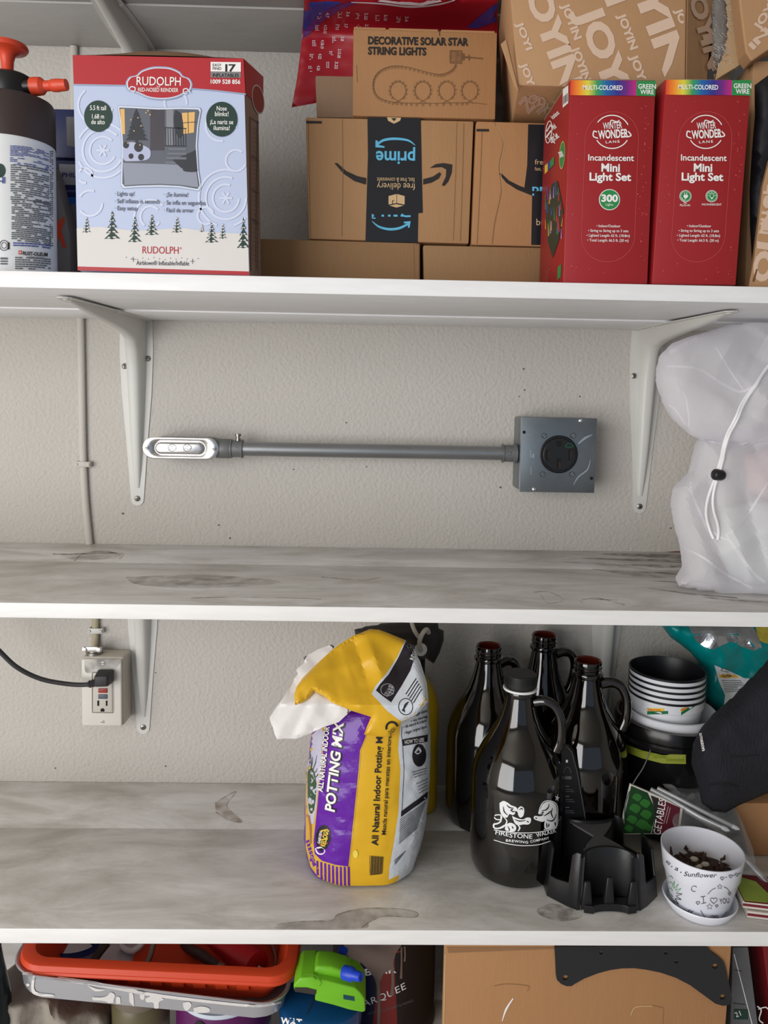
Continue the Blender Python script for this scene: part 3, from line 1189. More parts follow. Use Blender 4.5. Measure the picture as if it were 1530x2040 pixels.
# --- grey-brown box and printed string-light box
carton('cardboard_box', 'small greyish brown box peeking out left of the printed carton', [(628, 150), (860, 154), (860, 237), (631, 234)], -.128, .02, kraft_d)
YD = -.2
so = carton('string_light_box', 'brown carton printed with a drawing of looped star string lights', [(704, 55), (991, 64), (987, 238), (702, 231)], YD, .062, kraft_o)
a = Art()
a.text(733, 88, 14.5, 'DECORATIVE SOLAR STAR', ink_bk, w=200, bold=.04, rot=.016)
a.text(733, 108.5, 14.5, 'STRING LIGHTS', ink_bk, w=116, bold=.04, rot=.016)
a.lay('lettering', so, plane_y(YD))
a = Art()
main = [(908, 128), (902, 138), (888, 146), (872, 148), (850, 144), (825, 137), (800, 132), (780, 132), (762, 138), (750, 148), (744, 162), (745, 180), (755, 194), (775, 202), (800, 205), (830, 206), (870, 206), (910, 205), (940, 205), (970, 208)]
a.curve(main, 1.0, ink_br, 1)
stars = []
sp = smooth_path([(p[0], p[1], 0) for p in main], 6)
for i in range(0, len(sp)-8, 2): stars.append((sp[i].x, sp[i].y+3))
for cx in (793, 842, 890, 936):
    a.ring(cx, 181, 15.5, 18, .9, ink_br, 1, a0=120, a1=420)
    a.line([(cx-10, 196), (cx+8, 206)], .9, ink_br, 1).line([(cx+10, 196), (cx-8, 206)], .9, ink_br, 1)
    for k in range(12):
        an = math.radians(130+k*25)
        stars.append((cx+17*math.cos(an), 181+19*math.sin(an)))
for x, y in stars:
    pts = []
    for k in range(10):
        an = -math.pi/2+math.pi*k/5+x
        r = 3.2 if k % 2 == 0 else 1.3
        pts.append((x+r*math.cos(an), y+r*math.sin(an)))
    a.line(pts, .6, ink_br, 1, close=True)
a.rect(896, 101, 920, 126, wash('grey ink', (120, 88, 60), .6, 200), 1)
for k in range(7): a.line([(896, 102+k*4), (920, 102.4+k*4)], .5, ink_br, 2)
a.line([(896, 101), (920, 101.5), (920, 127), (896, 126)], .9, ink_br, 2, close=True)
a.rect(920, 107, 925, 120, ink_br, 2).line([(925, 114), (938, 115)], 3.4, ink_br, 2).line([(934, 109), (934, 121)], 1.6, ink_br, 2).line([(938, 115), (962, 117)], 2.2, ink_br, 2)
a.lay('light_string_drawing', so, plane_y(YD))
a = Art()
crease(a, [(875, 58), (876, 72)], 1.4, ink_bk)
crease(a, [(710, 130), (712, 165)], 1.0)
a.lay('crease', so, plane_y(YD))
p = P(850, 57, -.2)
for x0_, x1_ in ((705, 768), (775, 872), (879, 985)):
    q0, q1 = P(x0_, 57+(x0_-704)*.03, YD), P(x1_, 57+(x1_-704)*.03, YD)
    MB().hexa([q0+Vector((0, -.0006, .0018)), q1+Vector((0, -.0006, .0018)), q1+Vector((0, -.0006, -.0012)), q0+Vector((0, -.0006, -.0012)),
               q0+Vector((0, .05, .003)), q1+Vector((0, .05, .003)), q1+Vector((0, .05, .0005)), q0+Vector((0, .05, .0005))]).build('flap', kraft_o, so)

# --- big picture carton (the printed figure itself is left out)
YR = -.345
red_pr = M('red carton print', (176, 34, 44), .42, var=.04)
pale = M('pale blue carton print', (186, 198, 226), .42, var=.03, vs=12)
pale2 = M('lighter swirl print', (206, 214, 236), .42)
snow = M('snow print', (216, 212, 210), .45, var=.03)
dkgreen = M('dark green print', (24, 54, 46), .5)
silver = M('silver frame print', (150, 162, 190), .4)
silver2 = M('light frame print', (214, 222, 238), .4)
navy = M('dark print', (52, 54, 70), .5)
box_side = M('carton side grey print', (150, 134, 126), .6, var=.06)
box_top = M('plain carton top', (134, 104, 78), .75, var=.08)
C0 = [(145, 110), (485, 117), (497, 548), (155, 538)]
f = [P(*q, YR) for q in C0]
bd = .098
back = [f[0]+Vector((.0, bd, -.004)), f[1]+Vector((.003, bd, -.020)), f[2]+Vector((.0, bd, 0)), f[3]+Vector((0, bd, 0))]
ru = thing('picture_carton', 'large pale blue and red carton with a framed winter picture', 'box', (f[2]+f[3]+back[2]+back[3])/4)
mb = MB().add(f+back, [(0, 3, 2, 1)], 0)
mb.add(f+back, [(1, 2, 6, 5)], 1).add(f+back, [(4, 5, 6, 7), (2, 3, 7, 6), (3, 0, 4, 7)], 0)
bm_ = mb.build('body', [pale, box_side], ru)
# bulging top made of flaps
m = MB()
top = []
for j in range(7):
    v = j/6
    for i in range(9):
        u = i/8
        p0 = f[0].lerp(f[1], u)
        p1 = back[0].lerp(back[1], u)
        q = p0.lerp(p1, v)
        q.z += .026*math.sin(math.pi*u*.9+.1)*math.sin(math.pi*min(1, v*1.1+.02))
        top.append(q)
m.add(top, [(j*9+i, j*9+i+1, (j+1)*9+i+1, (j+1)*9+i) for j in range(6) for i in range(8)])
m.build('top_flap', box_top, ru, smooth=60)
SY = plane_y(YR)
a = Art()
a.poly([(145, 110), (485, 117), (489, 186), (430, 180), (380, 176), (320, 172), (260, 170), (200, 169), (147, 168)], red_pr, 1)
a.line([(147, 169), (200, 170), (260, 171), (320, 173), (380, 177), (430, 181), (490, 188)], 2.6, silver, 2)
a.poly([(155, 531), (496, 541), (497, 549), (155, 539)], red_pr, 2)
a.poly([(153, 455), (175, 453), (200, 452), (230, 456), (265, 459), (300, 459), (335, 456), (370, 455), (395, 459), (420, 463), (445, 464), (470, 465), (494, 468), (496, 541), (155, 531)], snow, 1)
a.lay('colour_field', ru, SY, each=True)
sw = Art()
for cx, cy, r in ((205, 300, 26), (205, 300, 40), (205, 300, 52), (450, 395, 26), (450, 395, 40), (450, 395, 54), (440, 250, 30), (190, 210, 34), (300, 432, 20), (300, 432, 32), (180, 405, 24), (410, 430, 16), (350, 205, 22), (470, 320, 20), (170, 350, 14)):
    sw.ring(cx, cy, r, r*1.05, 4.5, pale2, 1, a0=cx % 90, a1=cx % 90+290)
for cx, cy in ((205, 300), (450, 395)):
    for k in range(6):
        an = k*math.pi/3
        sw.line([(cx, cy), (cx+13*math.cos(an), cy+13*math.sin(an))], 4, pale2, 1)
sw.items = [it for it in sw.items]
sw.lay('swirl_print', ru, lambda x, y: SY(x, y) if (150+(y-110)*.024 < x < 486+(y-110)*.024 and 178 < y < 452) else None)
# badge with the title lettering
a = Art()
b_o = [(251, 164), (258, 154), (272, 150), (282, 141), (302, 134), (320, 133), (340, 135), (358, 143), (366, 152), (378, 157), (384, 169), (380, 182), (370, 187), (358, 194), (340, 199), (318, 200), (296, 197), (280, 190), (268, 185), (255, 181), (251, 172)]
a.blob(b_o, silver, 3).blob([(318+(x-318)*.965, 167+(y-167)*.93) for x, y in b_o], silver2, 4).blob([(318+(x-318)*.93, 167+(y-167)*.87) for x, y in b_o], red_pr, 5)
a.curve([(258, 180), (262, 174), (270, 176), (268, 184), (262, 182)], 2.2, silver2, 6).curve([(380, 186), (373, 178), (366, 180), (368, 188), (374, 187)], 2.2, silver2, 6)
a.text(273, 171, 17, 'RUDOLPH', ink_wh, w=88, layer=7, bold=.006, rot=.012)
a.text(312, 175.5, 3, 'THE', ink_wh, layer=7)
a.text(276, 183.5, 7.5, 'RED-NOSED REINDEER', ink_wh, w=80, layer=7, bold=.01, rot=.012)
a.lay('title_badge', ru, SY)
# stickers and small print
a = Art()
a.rect(420, 124, 480, 143, ink_wh, 3).rect(420, 143.5, 480, 155, M('grey sticker band', (128, 128, 130), .5), 3)
a.text(424, 133, 5.5, 'EASY', ink_bk, layer=4, bold=.005).text(424, 140, 5.5, 'FIND', ink_bk, layer=4, bold=.005)
a.text(449, 143, 14, 'I7', ink_bk, w=21, layer=4, bold=.02)
a.text(424, 154, 7, 'INFLATABLES', ink_bk, w=52, layer=4, bold=.01)
a.text(420, 167, 8, '1009 528 856', ink_wh, w=59, layer=3, bold=.025)
a.lay('shelf_sticker', ru, SY)
for (cx, cy, rx), lines in (((196, 232, 28), ((220, '5.5 ft tall', 32), (237, '1.68 m', 24), (248, 'de alto', 27))), ((442, 238, 31), ((221, 'Nose', 20), (232, 'blinks!', 27), (248, '\u00a1La nariz se', 46), (260, 'ilumina!', 32)))):
    a = Art().oval(cx, cy, rx, rx*1.12, dkgreen, 3)
    for y, s, w in lines: a.text(cx, y, 9, s, ink_wh, w=w, anchor='c', layer=4, bold=.008)
    a.lay('round_sticker', ru, SY)
# framed night picture: porch, lit windows, trees and snow
a = Art()
fr = [(237, 213), (265, 214), (315, 217), (360, 216), (396, 217), (399, 222), (394, 250), (391, 290), (394, 340), (399, 372), (395, 379), (360, 373), (320, 371), (280, 372), (248, 374), (243, 368), (244, 330), (245, 290), (242, 250), (238, 222)]
night = M('night picture', (92, 96, 108), .45)
night_d = M('night picture dark', (44, 48, 56), .45)
ground_p = M('picture snow ground', (142, 148, 164), .45)
lit = M('lit window print', (226, 180, 110), .45)
wood_p = M('porch print', (66, 62, 70), .45)
a.poly([(318+(x-318)*1.035, 295+(y-295)*1.03) for x, y in fr], silver, 2).poly([(318+(x-318)*1.02, 295+(y-295)*1.015) for x, y in fr], silver2, 3).poly([(318+(x-318)*.985, 295+(y-295)*.975) for x, y in fr], night, 4)
IN = [(318+(x-318)*.985, 295+(y-295)*.975) for x, y in fr]
a.poly([(246, 325), (390, 330), (396, 374), (360, 369), (320, 367), (280, 368), (249, 370)], ground_p, 5)
a.poly([(240, 218), (249, 218), (250, 268), (244, 268)], lit, 5).poly([(363, 226), (389, 224), (387, 265), (366, 268)], lit, 5)
a.line([(375, 224), (376, 266)], 1.4, wood_p, 6).line([(363, 246), (390, 244)], 1.4, wood_p, 6)
a.rect(300, 219, 328, 300, wood_p, 5).rect(332, 219, 346, 292, M('porch column', (132, 134, 142), .45), 5)
for k in range(9): a.line([(330+k*5, 256), (331+k*5, 292)], 1.2, night_d, 6)
a.line([(328, 255), (372, 257)], 2, night_d, 6).line([(328, 291), (372, 292)], 2, night_d, 6)
for k in range(4): a.rect(336-k*2, 296+k*9, 372, 300+k*9, M('step print', (112, 114, 124), .45), 6)
a.blob([(350, 220), (362, 230), (366, 262), (358, 276), (349, 258), (347, 236)], night_d, 6)
for k in range(7): a.poly([(272-6-k*2.6, 232+k*8), (272, 217+k*7), (273+6+k*2.8, 232+k*8)], night_d, 6)
a.rect(270, 280, 275, 298, night_d, 6)
a.blob([(246, 290), (262, 284), (285, 290), (300, 300), (296, 318), (262, 322), (247, 318)], M('snow heap print', (178, 184, 212), .45), 6)
for x, y, r in ((252, 290, 6), (277, 294, 9), (262, 312, 5), (282, 314, 6)): a.oval(x, y, r, r*1.1, night_d, 7, 16)
a.poly([(345, 320), (390, 300), (393, 338), (362, 336)], night_d, 6).blob([(364, 334), (380, 330), (392, 336), (390, 343), (368, 342)], night_d, 7)
for x, y in ((262, 240), (282, 252), (268, 262), (292, 226), (276, 236), (256, 286), (280, 290), (296, 222), (300, 230)): a.oval(x, y, 1.5, 1.5, lit, 8, 8)
a.lay('picture', ru, SY)
a = Art()
for x, y, s, w in ((229, 390, '\u00b7 Lights up!', 39), (229, 405, '\u00b7 Self inflates in seconds', 90), (229, 419, '\u00b7 Easy setup', 45), (327, 392, '\u00b7 \u00a1Se ilumina!', 48), (327, 408, '\u00b7 Se infla en segundos', 83), (327, 423, '\u00b7 F\u00e1cil de armar', 59)):
    a.text(x, y, 8.5, s, navy, w=w, layer=3, bold=.003)
a.text(284, 505, 14, 'RUDOLPH', red_pr, w=72, layer=3, bold=.004)
a.text(358, 497, 4, '\u00ae', red_pr, layer=3)
a.text(272, 528, 8.5, 'Airblown\u00ae Inflatable/Inflable', navy, w=105, layer=3, bold=.003)
for k in range(14): a.oval(252+k*11, 513+(k*7 % 5)+k*.1, .9, .9, navy, 3, 6)
for x, y in ((266, 517), (384, 521)): a.line([(x-5, y), (x+5, y)], .8, navy, 3).line([(x, y-5), (x, y+5)], .8, navy, 3)
a.lay('lettering', ru, SY)
a = Art()
for cx, top_, bot, w in ((173, 432, 463, 9), (224, 420, 476, 16), (269, 431, 482, 14), (303, 427, 468, 14), (353, 432, 463, 11), (402, 447, 462, 5), (422, 443, 483, 14), (444, 445, 475, 8), (485, 432, 494, 13)):
    n_ = 5
    for k in range(n_):
        y0_ = top_+(bot-top_)*k/n_*.92
        y1_ = top_+(bot-top_)*(k+1)/n_
        ww = w*(k+1)/n_
        a.poly([(cx, y0_), (cx+ww, y1_), (cx+ww*.4, y1_-1.5), (cx, y1_+1), (cx-ww*.5, y1_-1), (cx-ww, y1_+.5)], dkgreen, 3)
        a.oval(cx+ww*.3, y1_-3, ww*.22+.6, 1.6, snow, 4, 8).oval(cx-ww*.4, y1_-2.5, ww*.18+.5, 1.3, snow, 4, 8)
a.lay('fir_tree_print', ru, SY)
# right side panel print
sd = plane_pn(f[1], (f[2]-f[1]).cross(back[1]-f[1]))
a = Art()
a.poly([(485, 117), (524, 153), (524, 222), (489, 187)], red_pr, 1)
a.oval(513, 198, 12, 30, silver2, 2, rot=-.15).oval(513, 198, 10.5, 27, M('dull red print', (150, 52, 44), .5), 3, rot=-.15)
for y in (240, 315, 380, 440): a.line([(500, y-4), (515, y+6)], 1.5, navy, 2)
for y in range(255, 520, 9): a.line([(502, y), (512, y+5)], .8, navy, 2)
a.line([(498, 232), (499, 540)], 1.2, navy, 2).line([(513, 240), (512, 540)], 1.2, navy, 2)
a.lay('side_print', ru, sd)

# --- two red light-set boxes
red_box = M('deep red carton', (154, 33, 38), .4, var=.04, vs=30)
green_l = M('green label print', (44, 138, 74), .45)
faint = M('faint outline print', (196, 84, 84), .5)
YX = -.35


def light_box(label, C, ox, second, side):
    q = quadbox(*C, YX, .132)
    t = thing('light_set_box', label, 'box', (q[2]+q[3]+q[6]+q[7])/4, 'red light set boxes')
    MB().hexa(q).build('body', red_box, t, bevel=.0012, smooth=40)
    (xl, yt), (xr, _), (xbr, yb), (xbl, _) = C
    sy = plane_y(YX)
    sk_ = (xbl-xl)/(yb-yt)

    def X(x, y): return x+ox+(y-159)*(sk_+.029)
    a = Art()
    st = [(0, (222, 60, 40)), (.14, (244, 150, 50)), (.27, (226, 214, 70)), (.4, (60, 160, 90)), (.55, (30, 100, 170)), (.72, (50, 50, 140)), (.86, (110, 40, 130)), (1, (196, 40, 130))]
    a.poly([(xl+.5, yt+1), (xl+132, yt+2), (xl+131, yt+32), (xl-.4, yt+31)], rainbow('rainbow bar', xl, xl+132, yt, YX, st), 1)
    a.poly([(xl+132, yt+2), (xr-.8, yt+2), (xr-2, yt+33), (xl+131, yt+32)], green_l, 1)
    a.text(xl+25, yt+20, 9, 'MULTI-COLORED', ink_wh, w=79, bold=.02, layer=2)
    a.text(xl+135, yt+18, 9, 'GREEN', ink_wh, w=35, bold=.02, layer=2).text(xl+139, yt+29, 9, 'WIRE', ink_wh, w=27, bold=.02, layer=2)
    a.lay('colour_bar', t, sy)
    a = Art()
    c0 = xl+87
    lean = (xbl-xl+xbr-xr)/2/(yb-yt)

    def cx(y): return c0+(y-yt)*lean
    y = 263
    a.ring(cx(y), y, 35, 33, 2, ink_wh, 1, a0=215, a1=335).ring(cx(y), y, 35, 33, 2, ink_wh, 1, a0=30, a1=150)
    a.text(cx(258)-18, 258, 13, 'WINTER', ink_wh, w=38, bold=.012, rot=-.06)
    a.text(cx(275)-27, 277, 16, 'WONDER', ink_wh, w=60, bold=.03, rot=-.06)
    a.text(cx(284)-12, 286, 5, 'LANE', ink_wh, w=28, bold=.01, rot=-.05, spacing=1.3)
    a.curve([(cx(270)-28, 276), (cx(270)-37, 272), (cx(270)-36, 262), (cx(270)-30, 264)], 2.4, ink_wh, 2).curve([(cx(270)+32, 262), (cx(270)+38, 270), (cx(270)+30, 273), (cx(270)+24, 271)], 2.4, ink_wh, 2)
    a.curve([(cx(246)-4, 246), (cx(246)-2, 240), (cx(246)+8, 243), (cx(246)+14, 240)], 2, ink_wh, 2)
    a.lay('logo_print', t, sy)
    a = Art()
    a.text(cx(320), 320.5, 12, 'Incandescent', ink_wh, w=91, anchor='c', bold=.016)
    a.text(cx(342), 342, 15.5, 'Mini', ink_wh, w=37, anchor='c', bold=.03)
    a.text(cx(360), 360, 15, 'Light Set', ink_wh, w=83, anchor='c', bold=.03)
    for yy, s, w in ((453, '\u2022 Indoor/Outdoor', 48), (462.5, '\u2022 String to String up to 3 sets', 80), (472, '\u2022 Lighted Length: 62 ft. (18.8m)', 86), (481.5, '\u2022 Total Length: 66.5 ft. (20 m)', 82)):
        a.text(cx(yy), yy, 5.2, s, ink_wh, w=w, anchor='c', bold=.008)
    a.lay('lettering', t, sy)
    a = Art()
    if not second:
        a.oval(cx(398), 398, 21, 21, ink_wh, 1).oval(cx(398), 398, 19.5, 19.5, green_l, 2)
        a.text(cx(398), 402, 13.5, '300', ink_wh, w=33, anchor='c', bold=.04, layer=3).text(cx(408), 410, 4.6, 'Lights', ink_wh, anchor='c', layer=3)
    else:
        for dx in (-31, 21):
            x = cx(394)+dx
            a.oval(x, 391, 12, 12, ink_wh, 1).oval(x, 391, 11, 11, green_l, 2).ring(x, 391, 9.5, 9.5, .6, ink_wh, 3)
        x = cx(394)-31
        a.blob([(x-4, 389), (x+4, 389), (x+4, 393), (x, 396), (x-4, 393)], ink_wh, 3).line([(x-2, 384), (x-2, 389)], 1.3, ink_wh, 3).line([(x+2, 384), (x+2, 389)], 1.3, ink_wh, 3).curve([(x, 396), (x-4, 400), (x-8, 394)], 1, ink_wh, 3)
        x = cx(394)+21
        a.ring(x, 390, 4, 4.6, 1, ink_wh, 3).line([(x-2, 396), (x+2, 396)], 1.8, ink_wh, 3)
        for k in range(5):
            an = math.pi+k*math.pi/4
            a.line([(x+6*math.cos(an), 390+6*math.sin(an)), (x+8.5*math.cos(an), 390+8.5*math.sin(an))], .9, ink_wh, 3)
        a.text(cx(405)-31, 406, 3.6, 'AC', ink_wh, anchor='c', bold=.01).text(cx(410)-31, 411, 3.8, 'PLUG-IN', ink_wh, w=20, anchor='c', bold=.01).text(cx(409)+22, 409.5, 3.8, 'INCANDESCENT', ink_wh, w=39, anchor='c', bold=.01)
    a.lay('green_badge', t, sy)
    a = Art()
    pts = []
    for i in range(25):
        an = math.pi+math.pi*i/24
        yy = 277+54*math.sin(an)
        pts.append((cx(yy)+53*math.cos(an), yy))
    for i in range(25):
        an = math.pi*i/24
        yy = 470+52*math.sin(an)
        pts.append((cx(yy)+53*math.cos(an), yy))
    a.line(pts, .8, faint, 1, close=True)
    rnd = random.Random(3+second)
    for k in range(46):
        yy = rnd.uniform(yt+42, yb-8)
        u = rnd.choice([rnd.uniform(-78, -58), rnd.uniform(56, 76), rnd.uniform(-70, 70) if yy > 520 or yy < 222 else 66])
        r = rnd.uniform(.7, 1.5)
        a.oval(cx(yy)+u, yy, r, r, faint, 1, 8)
    a.lay('snowflake_print', t, sy)
    # lid seam at the top edge
    MB().hexa([q[0]+Vector((0, .002, .0016)), q[1]+Vector((0, .002, .0016)), q[1]+Vector((0, .002, -.0004)), q[0]+Vector((0, .002, -.0004)),
               q[4]+Vector((0, 0, .0016)), q[5]+Vector((0, 0, .0016)), q[5]+Vector((0, 0, 0)), q[4]+Vector((0, 0, 0))]).build('lid', kraft_d, t)
    if side:
        n = (q[3]-q[0]).cross(q[4]-q[0])
        sp_ = plane_pn(q[0], n)
        a = Art()

        def SH(ax, ay, s):  # small side lettering climbs toward the front edge
            return lambda x, y: (x, y-(x-ax)*s)
        a.poly([(1122, 178), (1133, 170), (1133, 205), (1122, 215)], ink_wh, 1)
        for k in range(4): a.line([(1124+k*2.4, 192-k*2), (1124+k*2.4, 208-k*2)], 1.1, ink_bk, 2)
        a.text(1103, 238, 9, 'Incandescent', ink_wh, w=18, bold=.02, rot=-.72)
        a.text(1103, 259, 11, 'Mini', ink_wh, w=9, bold=.03, rot=-.6).text(1100, 285, 13, 'Light Set', ink_wh, w=20, bold=.03, rot=-.65)
        a.ring(1094, 263, 6, 22, 1.6, ink_wh, 1, rot=.1).line([(1090, 262), (1098, 248)], 2.4, ink_wh, 1).line([(1089, 274), (1099, 260)], 3, ink_wh, 1)
        a.oval(1121, 309, 5.8, 28, M('gold rim', (206, 190, 120), .5), 1, rot=.06).oval(1121, 309, 5, 26, green_l, 2, rot=.06)
        a.text(1117, 314, 11, '300', ink_wh, w=8.5, bold=.04, rot=-.35, layer=3)
        a.poly([(1086, 330), (1092, 325), (1092, 341), (1086, 347)], M('yellow print', (226, 190, 60), .5), 1).poly([(1092, 325), (1097, 320), (1097, 336), (1092, 341)], M('blue print', (40, 70, 150), .5), 1).poly([(1097, 320), (1105, 312), (1105, 327), (1097, 336)], green_l, 1)
        dk = M('dark foliage print', (38, 56, 44), .5)
        a.poly([(1087, 410), (1101, 366), (1112, 360), (1124, 420), (1114, 480), (1102, 514), (1092, 480)], dk, 1)
        cols = [M('lamp red print', (200, 50, 60), .5), M('lamp blue print', (70, 80, 190), .5), M('lamp amber print', (226, 150, 60), .5), M('lamp lilac print', (170, 140, 200), .5), green_l]
        rnd = random.Random(5)
        for k in range(26):
            x = rnd.uniform(1088, 1122)
            y_ = 372+abs(x-1105)*1.6+rnd.uniform(0, 85)
            a.line([(x, y_), (x+rnd.uniform(-2, 2.5), y_-rnd.uniform(14, 30))], [2.2, .8], cols[k % 5], 2)
        a.poly([(1112, 532), (1119, 526), (1118, 552), (1111, 558)], green_l, 1)
        for k in range(4): a.line([(1088, 545+k*6), (1097-k, 536+k*6)], .9, faint, 1)
        a.lay('side_print', t, sp_)
    return t


light_box('left red light set box, the one with the green 300 badge', [(1136, 159), (1307, 159), (1290, 566), (1122, 566)], 0, 0, True)
light_box('right red light set box with two small green plug and bulb badges', [(1326, 158), (1497, 162), (1466, 568), (1299, 566)], 0, 1, False)

# --- pump sprayer at the left edge
orange_pl = M('orange plastic', (214, 72, 44), .4, var=.03)
sleeve_m = M('dark brown sleeve', (60, 48, 46), .5, var=.05)
label_w = M('white label', (222, 224, 226), .4)
ink_blue = M('blue fine print', (70, 84, 150), .6)
ink_grey = M('grey fine print', (96, 98, 102), .6)
spc = P(23, 300, -.275)
spx, spy = spc.x, -.275
sp_ = thing('pump_sprayer', 'pump sprayer bottle with orange handle and nozzle at the left edge', 'sprayer', (spx, spy, UT))
R_ = .0505


def zp(py): return P(23, py, spy).z


zl = zp(292)
body = MB().lathe((spx, spy, UT), [(0, 0), (R_-.003, 0), (R_, .003), (R_, zl-UT)], 64).build('label_wrap', label_w, sp_, smooth=40)
MB().lathe((spx, spy, UT), [(R_, zl-UT), (R_+.0006, zl-UT), (R_+.0004, zp(212)-UT), (R_-.002, zp(205)-UT), (.038, zp(199)-UT), (.0, zp(198)-UT)], 64).build('sleeve', sleeve_m, sp_, smooth=40)
MB().lathe((spx, spy, zp(200)), [(.027, 0), (.0285, .004), (.0285, .022), (.027, .026), (.022, .029), (0, .03)], 48).build('pump_collar', black_pl, sp_, smooth=35)
zs = zp(156)
MB().lathe((spx-.003, spy, zs), [(0, 0), (.008, 0), (.007, .012), (.0075, .02), (.0095, .027), (.015, .031), (.0225, .033), (.0245, .036), (.0235, .039), (.016, .0405), (.0, .039)], 40).build('pump_handle', orange_pl, sp_, smooth=40)
nz = P(50, 173, spy-.01)
MB().lathe((nz.x, spy-.01, nz.z), [(0, 0), (.0085, 0), (.0085, .012), (.0, .012)], 24, axis=(1, -.12, .03)).build('nozzle_stub', black_pl, sp_, smooth=40)
noz = MB().lathe((nz.x+.009, spy-.011, nz.z), [(0, 0), (.0103, 0), (.0108, .003), (.0103, .012), (.0075, .0155), (.0062, .017), (.006, .024), (.0072, .0255), (.0076, .031), (.0066, .044), (.0052, .0445), (0, .043)], 28, axis=(1, -.12, .03)).build('nozzle', orange_pl, sp_, smooth=35)
sb = on_mesh(body)
a = Art()
a.dashes(20, 290, 97, 312, 8, ink_blue, bend=14, slope=0, seed=2)
a.dashes(20, 314, 97, 330, 5, ink_blue, bend=13, slope=0, seed=3, fill=.6)
a.dashes(21, 328, 97, 400, 17, ink_grey, bend=11, slope=0, seed=4)
a.dashes(23, 396, 100, 482, 22, ink_grey, bend=8, slope=0, seed=5, h=.6)
a.dashes(26, 483, 102, 492, 2, ink_blue, bend=6, slope=0, seed=6)
a.dashes(99, 301, 106, 492, 46, ink_grey, slope=0, seed=8)
a.dashes(30, 512, 100, 538, 6, ink_grey, bend=4, slope=0, seed=9)
a.lay('fine_print', sp_, sb)
a = Art()
a.rect(37, 499, 43, 507, M('red plus', (206, 74, 54), .5), 1)
a.line([(38, 503), (42, 503)], 1, ink_wh, 2).line([(40, 500), (40, 506)], 1, ink_wh, 2)
a.text(45, 508, 7, 'RUST-OLEUM', ink_bk, w=49, bold=.03, rot=.06)
a.text(54, 513, 2.6, 'CORPORATION', ink_bk, w=34, rot=.05)
a.text(-1, 365, 12, '-ll', ink_blue, w=11, bold=.03)
a.oval(0, 340, 11, 14, dkgreen, 1).ring(8, 489, 9, 10, 1.6, ink_grey, 1).ring(8, 489, 5, 6, 1.2, ink_grey, 1)
a.rect(15, 483, 19, 497, ink_bk, 1).rect(1, 513, 15, 517, ink_grey, 1).rect(1, 519, 15, 522, ink_grey, 1).rect(1, 524, 15, 527, ink_grey, 1)
a.lay('lettering', sp_, sb)

# --- blue lamp boxes and a grey pack behind the sprayer
blue_bx = M('dark blue carton', (22, 34, 84), .45, var=.08)
win_m = M('dim carton window', (104, 104, 108), .4, var=.2, vs=30)
YQ = -.16
t = carton('lamp_box', 'dark blue carton with a clear window, upper one behind the sprayer', [(92, 216), (250, 219), (250, 318), (96, 314)], YQ, .12, blue_bx)
Art().poly([(132, 233), (160, 233), (160, 295), (134, 290)], win_m, 1).lay('window', t, plane_y(YQ))
t = carton('lamp_box', 'dark blue carton with white and light blue bands behind the sprayer', [(96, 318), (250, 322), (250, 575), (100, 572)], YQ-.003, .12, blue_bx)
a = Art()
a.poly([(118, 327), (200, 329), (200, 370), (119, 368)], M('dull white print', (150, 152, 160), .5), 1)
a.text(124, 353, 9, 'PHILIPS', M('navy ink', (26, 34, 92), .5), w=46, bold=.02, layer=2)
a.text(126, 383, 6, 'Shimmer', M('pale ink', (110, 130, 170), .5), w=36, layer=2)
a.poly([(130, 393), (200, 394), (200, 410), (134, 408)], M('bright blue print', (20, 88, 160), .5), 1)
a.blob([(138, 410), (160, 408), (160, 466), (142, 462)], win_m, 1)
a.lay('front_print', t, plane_y(YQ-.003))
gp = [(40, 310), (104, 330), (112, 352), (124, 400), (134, 440), (139, 470), (141, 552), (40, 552)]
pts = [P(x, y, -.20) for x, y in gp]
t = thing('grey_pack', 'grey pack with a bold orange X leaning behind the sprayer', 'package', (pts[0].x, -.19, UT))
MB().prism(pts, (0, .03, 0)).build('body', M('grey pack paper', (126, 122, 120), .6), t, bevel=.003, smooth=40)
Art().line([(112, 436), (129, 494)], 7, orange_pl, 1).line([(127, 434), (108, 492)], 7, orange_pl, 1).lay('letter_print', t, plane_y(-.20))
# ================================================================== upper right: printed shipping cartons, plush, sheet
joy = M('printed tan cardboard', (178, 138, 100), .72, var=.05, vs=20, bump=.1, bs=110)
joy_in = M('inside of cardboard', (190, 158, 118), .75, var=.06, vs=14)
joy_w = M('pale letter print', (212, 184, 162), .7)
ZJ = 1.8755
YJN = -.300


def joyin(a, words, mat, layer=1):
    for x, y, h, w, s, r in words:
        a.text(x, y, h, s, mat, w=w, rot=r, bold=.045, layer=layer)


q = [P(1006, -60, YJN), P(1368, -60, YJN), P(1366, 178, YJN), P(1032, 184, YJN)]
for k in (2, 3): q[k].z = ZJ
for k in (0, 1): q[k].z = 2.030
bk = [p+Vector((.03, .24, 0)) for p in q]
jb1 = thing('printed_carton', 'large tan carton with pale lettering resting on the red boxes', 'box', (q[2]+q[3]+bk[2]+bk[3])/4)
MB().hexa(q+bk).build('body', joy, jb1, bevel=.003, smooth=40)
